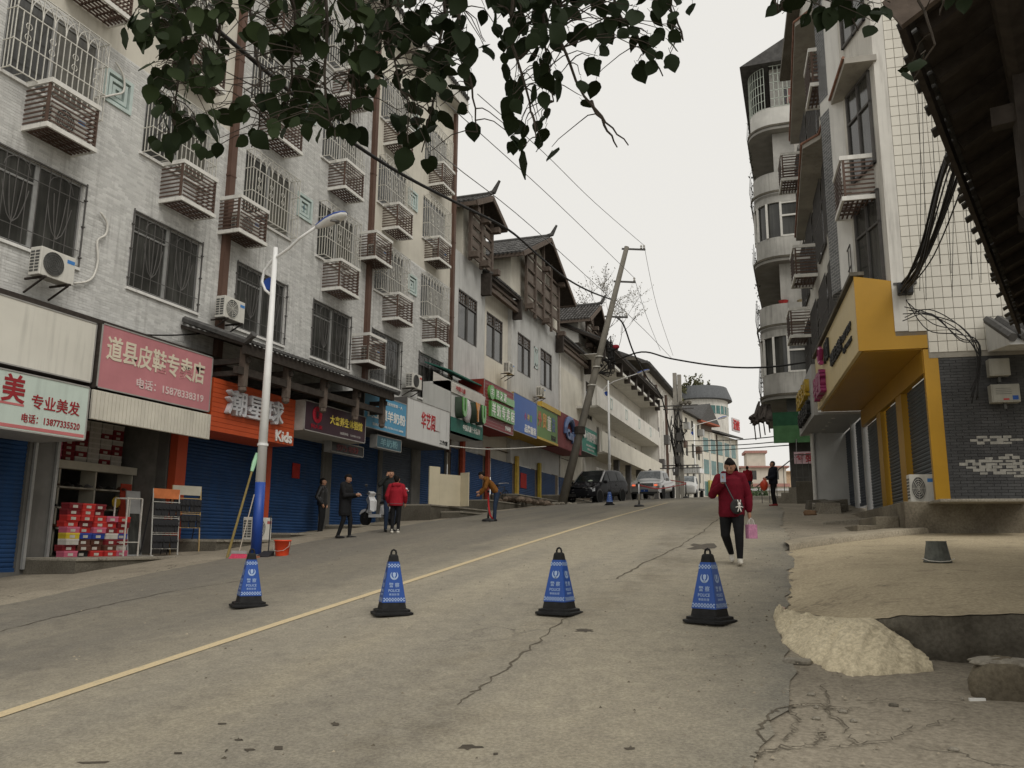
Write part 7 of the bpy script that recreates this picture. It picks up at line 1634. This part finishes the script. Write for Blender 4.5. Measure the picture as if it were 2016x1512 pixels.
k_ = 1.63/1.7; Rz = Matrix.Rotation(aim(W_, (0, 0, 0)), 3, 'Z'); wp = W_+Rz @ (hp*k_); o.location = wp; o.rotation_euler = (R(-28), 0, aim(W_, (0, 0, 0))); tag(o, 'grey phone held up in the hand of the woman in crimson', 'phone')
t = thing('crossbody_bag', 'small black crossbody bag with a white plush charm worn by the woman in crimson', 'bag', W_+Rz @ (Vector((.08, -.2, .9))*k_), aim(W_, (0, 0, 0)))
MB().loft([[(x*sc_, -.035+y, z*sc_) for x, z in [(.095*math.cos(2*math.pi*k/18), .115*math.sin(2*math.pi*k/18)) for k in range(18)]] for y, sc_ in ((-.03, .7), (-.02, .95), (.02, 1), (.05, .9))]).build('pouch', shoeb, t)
MB().tube([(-.04, .0, .1), (-.11, .02, .25), (-.19, .05, .43), (-.2, .15, .5)], .012, 5).build('strap', shoeb, t)
q = MB(); q.ball((.04, -.09, .035), .024, .02, .026); q.ball((.04, -.09, -.01), .022, .018, .03)
for s in (-1, 1): q.tube([(.04+s*.012, -.09, .05), (.04+s*.022, -.09, .1)], [.009, .006], 6); q.tube([(.04+s*.015, -.09, .0), (.04+s*.055, -.095, -.015)], .008, 6); q.tube([(.04+s*.01, -.09, -.03), (.04+s*.026, -.095, -.08)], .009, 6)
q.build('plush_charm', C_('plush', (.68, .66, .62)), t, smooth=True)
hp = WB['wl']+Vector((.02, -.03, -.1)); t = thing('paper_bag', 'small pink paper gift bag carried by the woman in crimson', 'bag', W_+Rz @ (hp*k_), R(38)); m_pb = mat('bag_pink', (.55, .25, .38), .6, .2, 30); 
MB().box(-.075, .075, -.045, .045, -.31, -.1).build('sack', [m_pb], t); MB().box(.0755, .077, -.044, .044, -.309, -.101).build('gusset', mat('bag_mauve', (.3, .16, .18), .6), t)
for y in (-.03, .03): MB().tube([(-.04, y, -.1), (-.03, y*.5, -.03), (0, y*.2, .0), (.03, y*.5, -.03), (.04, y, -.1)], .004, 5).build('handle', p_white, t)
def stand(x, y, dz=0): return Vector((x, y, g(x, y)+dz))
def gz(x, y, z): return Vector((x, y, z))
ry = lambda p, a: aim(p, (0, 0, 0))+R(a)
# man by the shutter, hands in pockets
P1 = gz(-14.0, 22.3, 1.9); person('man in a black leather jacket, hands in pockets, standing close to the blue shutter', P1, ry(P1, 70), 1.7, dict(el=(.26, .08, 1.1), wl=(.18, -.08, .9), dl=(-.4, -.3, -1), er=(-.26, .08, 1.1), wr=(-.18, -.08, .9), dr=(.4, -.3, -1)), dict(legs=blk, shoes=shoeb, top=C_('leather', (.016, .016, .017), .45)), bulk=1.15)
P2_ = stand(-11.33, 19.16); t, Bj = person('man in a long black coat looking down at the phone in his hands', P2_, ry(P2_, 62), 1.68, dict(er=(-.2, -.08, 1.1), wr=(-.06, -.32, 1.13), dr=(.3, -1, .1), el=(.2, -.08, 1.1), wl=(.08, -.32, 1.12), dl=(-.3, -1, .1), hd=(0, -.06, 1.555), face=(0, -1, -.5), kl=(.1, -.12, .48), al=(.11, -.1, .085), fl=(.12, -.28, .03), ar=(-.1, .12, .085), fr=(-.11, -.05, .03)), dict(legs=blk, shoes=shoeb, top=blk), jacket_len=.58, bulk=1.15)
o = MB().box(-.035, .035, -.006, .006, -.07, .07).build('phone', MATS['phone_grey']); o.location = P2_+Matrix.Rotation(ry(P2_, 62), 3, 'Z') @ Vector((.01, -.4, 1.13)); o.rotation_euler = (R(-50), 0, ry(P2_, 62)); tag(o, 'phone held by the man in the long black coat', 'phone')
P3 = stand(-11.05, 21.1); person('man in dark jacket and jeans talking on a phone at his ear', P3, ry(P3, 10), 1.74, dict(er=(-.3, -.06, 1.28), wr=(-.12, -.07, 1.5), dr=(.25, .0, 1), hd=(0, -.015, 1.575), kl=(.1, -.1, .49), fl=(.16, -.12, .03)), dict(legs=jean, shoes=shoeb, top=C_('dark_green', (.018, .02, .019))), bulk=1.15)
P4_ = stand(-10.5, 20.41); person('person in a red jacket with grey hem seen from behind beside the scooter', P4_, ry(P4_, 172), 1.56, dict(er=(-.27, .02, 1.1), wr=(-.26, -.1, .9), el=(.27, .02, 1.1), wl=(.24, -.1, .9)), dict(legs=blk, shoes=wht, top=redj, hem=grey, hood=1), jacket_len=.8, bulk=1.2)
q_ = on_ground(972, 1027); P5 = stand(q_.x, q_.y); person('man in an ochre sweater and jeans bending over a barrier post', P5, ry(P5, -82), 1.72, dict(pv=(0, .06, .92), ch=(0, -.15, 1.2), nk=(0, -.28, 1.33), hd=(0, -.4, 1.4), face=(0, -.75, -.7), sl=(.17, -.22, 1.28), sr=(-.17, -.22, 1.28), el=(.2, -.3, 1.02), er=(-.2, -.3, 1.02), wl=(.08, -.44, .82), wr=(-.08, -.44, .92), dl=(-.3, -.8, -.3), dr=(.3, -.8, -.3), hl=(.085, .1, .9), hr=(-.085, .1, .9), kl=(.1, .02, .49), kr=(-.1, .06, .49)), dict(legs=jean, shoes=shoeb, top=ochre), jacket_len=.86, bulk=1.02)
P6 = stand(-2.95, 47.8); person('distant person in a dark red jacket at the crest of the road', P6, ry(P6, 190), 1.7, dict(kl=(.1, -.14, .48), fl=(.13, -.3, .03), al=(.12, -.14, .085)), dict(legs=jean, shoes=shoeb, top=redj), .014, bulk=1.2)
P7 = stand(-1.04, 31.1); t, Bg = person('young person in a dark hooded top at the roadside holding an orange bag', P7, ry(P7, -65), 1.6, dict(er=(-.2, -.06, 1.12), wr=(-.1, -.26, 1.05), dr=(.2, -1, -.1), el=(.2, -.04, 1.1), wl=(.1, -.28, 1.0), dl=(-.2, -1, 0), kl=(.09, -.06, .49)), dict(legs=blk, shoes=shoer, top=C_('navy', (.014, .015, .022)), hood=1), jacket_len=.82, bulk=1.15)
Rg = Matrix.Rotation(ry(P7, -65), 3, 'Z'); t = thing('orange_carrier_bag', 'orange plastic carrier bag held by the young person at the roadside', 'bag', P7+Rg @ (Vector((.02, -.36, .94))*.94), ry(P7, -65)); m_ob = mat('bag_orange', (.6, .06, .02), .4, .15, 20)
q = MB(); q.ball((0, -.02, -.16), .2, .13, .2, 12, 9); rn = random.Random(2); q.v = [(x+rn.uniform(-.015, .015), y+rn.uniform(-.015, .015), z) for x, y, z in q.v]; q.build('sack', m_ob, t, smooth=True); MB().tube([(-.1, 0, 0), (-.03, .0, .09), (.03, 0, .09), (.1, 0, 0)], .02, 6).build('handle', m_ob, t)
bpy.data.scenes.remove(TMP)
# ================================================================== foreground tree: limb overhead, leaves hanging into the view
TR = thing('street_tree', 'dark leafy branches of a tree hanging across the top of the view', 'tree', (2.6, -1.8, g(2.6, -1.8)))
ORG[TR.name] = (2.6, -1.8, g(2.6, -1.8))
m_bark = mat('bark', (.06, .05, .04), .9, .3, 8, bmp=.4); 
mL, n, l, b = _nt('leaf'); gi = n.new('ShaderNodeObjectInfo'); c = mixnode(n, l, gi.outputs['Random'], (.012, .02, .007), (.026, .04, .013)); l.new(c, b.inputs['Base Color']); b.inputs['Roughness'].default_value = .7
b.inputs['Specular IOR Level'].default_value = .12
MB().tube([(2.6, -1.8, g(2.6, -1.8)-.1), (2.55, -1.75, 1.2), (2.4, -1.5, 2.8), (2.1, -.9, 4.2)], [.22, .18, .15, .12], 12).build('trunk', m_bark, TR, smooth=True)
D0 = 3.7
top = lambda x, y, d=D0: CAM+ray(x, y)*d
limb = [Vector((2.1, -.9, 4.2)), Vector((1.6, .4, 4.75)), top(1900, -170, 3.3), top(1500, -150), top(1100, -120), top(700, -110), top(350, -120, 3.6), top(150, -130, 3.5)]
lw = random.Random(5); lp, lr = [], []
for i in range(len(limb)-1):
    for k in range(5):
        f = (i+k/5)/(len(limb)-1); lp.append(limb[i].lerp(limb[i+1], k/5)+Vector((lw.uniform(-.03, .03), lw.uniform(-.03, .03), .1*math.sin(i*2.3+k*.9)+lw.uniform(-.02, .04)))); lr.append(.11*(1-f)**1.3+.018)
lp.append(limb[-1]); lr.append(.012)
MB().tube(lp, lr, 8).build('limb', m_bark, TR, smooth=True)
twigs = [[(385, -115), (370, 40), (350, 160), (345, 305)], [(420, -115), (435, 60), (410, 190)], [(480, -112), (500, 80), (520, 200), (495, 290)], [(560, -112), (585, 60), (570, 180), (545, 260)], [(650, -110), (640, 100), (640, 200), (660, 275)], [(700, -110), (700, 60), (690, 240)], [(770, -110), (760, 60), (790, 180)], [(880, -115), (870, 80), (850, 200), (830, 300)], [(900, -115), (905, 60), (930, 170), (940, 260)], [(1010, -118), (1010, 90), (1040, 200), (1055, 270)], [(1050, -118), (1070, 60), (1090, 200)], [(1090, -118), (1095, 60), (1150, 190), (1195, 240), (1237, 286)], [(1180, -120), (1215, 20), (1265, 90), (1305, 150)], [(1290, -125), (1320, 10), (1345, 80)], [(1520, -150), (1525, -20), (1530, 25)], [(1640, -155), (1650, -20), (1690, 60)], [(1790, -160), (1810, 0), (1840, 90), (1795, 160)], [(1850, -165), (1860, -20), (1850, 30)], [(1165, 200), (1190, 245), (1215, 290)]]
rn = random.Random(77); TP = []
for i, tw in enumerate(twigs):
    d = D0+rn.uniform(-.25, .35); P = [CAM+ray(x, y)*(d+rn.uniform(-.05, .05)) for x, y in tw]
    sm = []
    for a, c_ in zip(P, P[1:]): sm += [a.lerp(c_, k/4)+Vector((rn.uniform(-.008, .008), rn.uniform(-.008, .008), 0)) for k in range(4)]
    sm.append(P[-1]); k = len(sm); MB().tube(sm, [.008*(1-.8*j/k)+.001 for j in range(k)], 5).build('twig', m_bark, TR); TP.append((sm, d))
def leaf_mesh(w, L, curl, seed):
    r_ = random.Random(seed); q = MB(); prof = [(0, .02), (.1, .3), (.28, .47), (.5, .46), (.7, .33), (.87, .14), (1, .0)]; rows = []
    for s, ww in prof:
        z = -s*L; yb = curl*math.sin(s*math.pi)*.1*L+.25*curl*s*s*L; rows.append([(-ww*w, yb-.06*w*r_.uniform(.4, 1.6), z), (0, yb, z*(1.0)), (ww*w, yb-.06*w*r_.uniform(.4, 1.6), z)])
    q.loft(rows, closed=False, caps=False); q.tube([(0, 0, .025), (0, 0, 0)], .0015, 3); o = q.build('leaf', mL, TR, smooth=True); return o
protos = [leaf_mesh(.085*f, .1*f, c_, i) for i, (f, c_) in enumerate(((1, .8), (.85, -.6), (1.12, .5), (.7, 1.1), (.95, -.9), (1.05, .2)))]
clusters = [((265, 450), (-30, 95), 46), ((300, 440), (90, 315), 46), ((240, 262), (58, 75), 1), ((470, 620), (-20, 100), 20), ((468, 545), (190, 290), 11), ((530, 620), (140, 270), 13), ((590, 730), (-20, 200), 44), ((612, 720), (190, 270), 14), ((720, 880), (-20, 180), 50), ((780, 850), (170, 330), 15), ((850, 955), (100, 262), 14), ((880, 1000), (-20, 120), 18), ((985, 1100), (-20, 180), 44), ((1000, 1090), (180, 315), 17), ((1090, 1200), (-20, 110), 16), ((1130, 1180), (120, 215), 6), ((1180, 1330), (-30, 80), 18), ((1240, 1330), (60, 155), 9), ((1330, 1368), (-10, 50), 4), ((1490, 1560), (-20, 40), 5), ((1590, 1740), (-30, 50), 14), ((1668, 1735), (20, 75), 4), ((1765, 1815), (120, 165), 3), ((1800, 1900), (-30, 35), 6), ((300, 1350), (-190, -40), 90), ((1450, 1900), (-230, -60), 40)]
used = 0; extra_l = MB(); STALK = []
for (xa, xb), (ya, yb), cnt_ in clusters:
    for k in range(int(cnt_*1.55+.5) if cnt_ > 6 else cnt_):
        x, y = rn.uniform(xa, xb), rn.uniform(ya, yb); d = D0+rn.uniform(-.35, .5); p = CAM+ray(x, y-16)*d
        pr_ = protos[rn.randrange(6)]
        Mx = Matrix.Translation(p) @ Matrix.Rotation(YAW+rn.gauss(0, .7)+(math.pi if rn.random() < .3 else 0), 4, 'Z') @ Matrix.Rotation(rn.gauss(.15, .45), 4, 'X') @ Matrix.Rotation(rn.gauss(0, .45), 4, 'Y') @ Matrix.Scale(rn.uniform(.6, 1.15), 4)
        off = Matrix.Translation(-Vector(ORG[TR.name]))
        # each leaf hangs on its own stalk from the nearest twig
        if used < 300:
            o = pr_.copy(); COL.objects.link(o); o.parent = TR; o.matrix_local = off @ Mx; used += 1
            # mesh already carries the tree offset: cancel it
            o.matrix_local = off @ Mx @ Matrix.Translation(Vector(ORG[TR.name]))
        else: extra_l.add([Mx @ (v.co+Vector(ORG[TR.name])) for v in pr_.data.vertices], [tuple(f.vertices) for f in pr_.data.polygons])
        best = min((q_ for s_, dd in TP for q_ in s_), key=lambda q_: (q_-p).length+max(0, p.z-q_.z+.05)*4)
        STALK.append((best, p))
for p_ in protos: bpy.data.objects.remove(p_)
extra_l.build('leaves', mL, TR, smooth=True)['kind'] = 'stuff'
q = MB()
for a, c_ in STALK:
    L_ = (c_-a).length; m_ = a.lerp(c_, .5)+Vector((rn.uniform(-.1, .1)*L_, rn.uniform(-.1, .1)*L_, .22*L_)); m2 = a.lerp(c_, .85)+Vector((0, 0, .12*L_)); q.tube([a, a.lerp(m_, .5)+Vector((0, 0, .05*L_)), m_, m2, c_+Vector((0, 0, .02))], [.003, .0026, .0022, .0018, .0013], 4)
q.build('leaf_stalks', m_bark, TR)['kind'] = 'stuff'
# ================================================================== background trees
def bg_tree(label, x, y, z, h, spread, nleaf, lcol, seed, ls=.12):
    t = thing('background_tree', label, 'tree', (x, y, z)); rn = random.Random(seed); br = MB(); ends = []
    def grow(p, d, L, r_, lev):
        e = p+d*L; br.tube([p, p.lerp(e, .5)+Vector((rn.gauss(0, .05*L), rn.gauss(0, .05*L), 0)), e], [r_, r_*.85, r_*.65], 5)
        if lev == 0: ends.append((p, e)); return
        for k in range(3 if lev > 1 else 4):
            dd = (d+Vector((rn.gauss(0, spread), rn.gauss(0, spread), rn.gauss(.1, .3)))).normalized(); grow(p.lerp(e, rn.uniform(.55, 1)), dd, L*rn.uniform(.6, .85), r_*.6, lev-1)
    MB().tube([(0, 0, 0), (.1, 0, h*.3)], [.2, .14], 8).build('trunk', m_bark, t); grow(Vector((.1, 0, h*.3)), Vector((0, 0, 1)), h*.24, .1, 4); br.build('branches', m_bark, t)['kind'] = 'stuff'
    q = MB()
    for k in range(nleaf):
        a, e = rn.choice(ends); p = a.lerp(e, rn.uniform(.2, 1.1))+Vector((rn.gauss(0, .12), rn.gauss(0, .12), rn.gauss(0, .12))); s = rn.uniform(.5, 1.3)*ls; u = Vector((rn.gauss(0, 1), rn.gauss(0, 1), rn.gauss(0, 1))).normalized(); v = u.orthogonal().normalized()*s; u = u*s*.6
        q.add([p-u, p+v*.6, p+u, p-v*.6], [(0, 1, 2, 3)])
    q.build('crown', mat('foliage_%d' % seed, lcol, .7, .3, 2, island=.4), t)['kind'] = 'stuff'
p = onx(1215, 640, -19.5); bg_tree('sparse tree with fine twigs rising behind the leaning pole', p.x, p.y, 5, 27.5, .5, 2600, (.13, .12, .09), 3, .11)
p = onx(1140, 640, -20); bg_tree('sparse tree showing over the middle tiled gable', p.x, p.y, 5, 27, .45, 1700, (.13, .12, .09), 5, .1)
p = onx(1312, 760, -20.5); bg_tree('leafy tree behind the roof of the white apartment block', p.x, p.y, 5, 29, .5, 3600, (.1, .1, .05), 9, .3)
q = MB(); rn = random.Random(31)
for k in range(1500): x, y = rn.uniform(-8.2, -4.4), 109+rn.uniform(-1, 1); z = g(x, y)+abs(rn.gauss(0, .9)); s = .2; u = Vector((rn.gauss(0, 1), rn.gauss(0, 1), rn.gauss(0, 1))).normalized()*s; v = u.orthogonal().normalized()*s; p = Vector((x, y, z)); q.add([p-u, p+v, p+u, p-v], [(0, 1, 2, 3)])
tag(q.build('hedge', mat('hedge_green', (.05, .075, .035), .8, .3, 2, island=.4)), 'low green hedge in front of the far white house', 'hedge', kind='stuff')
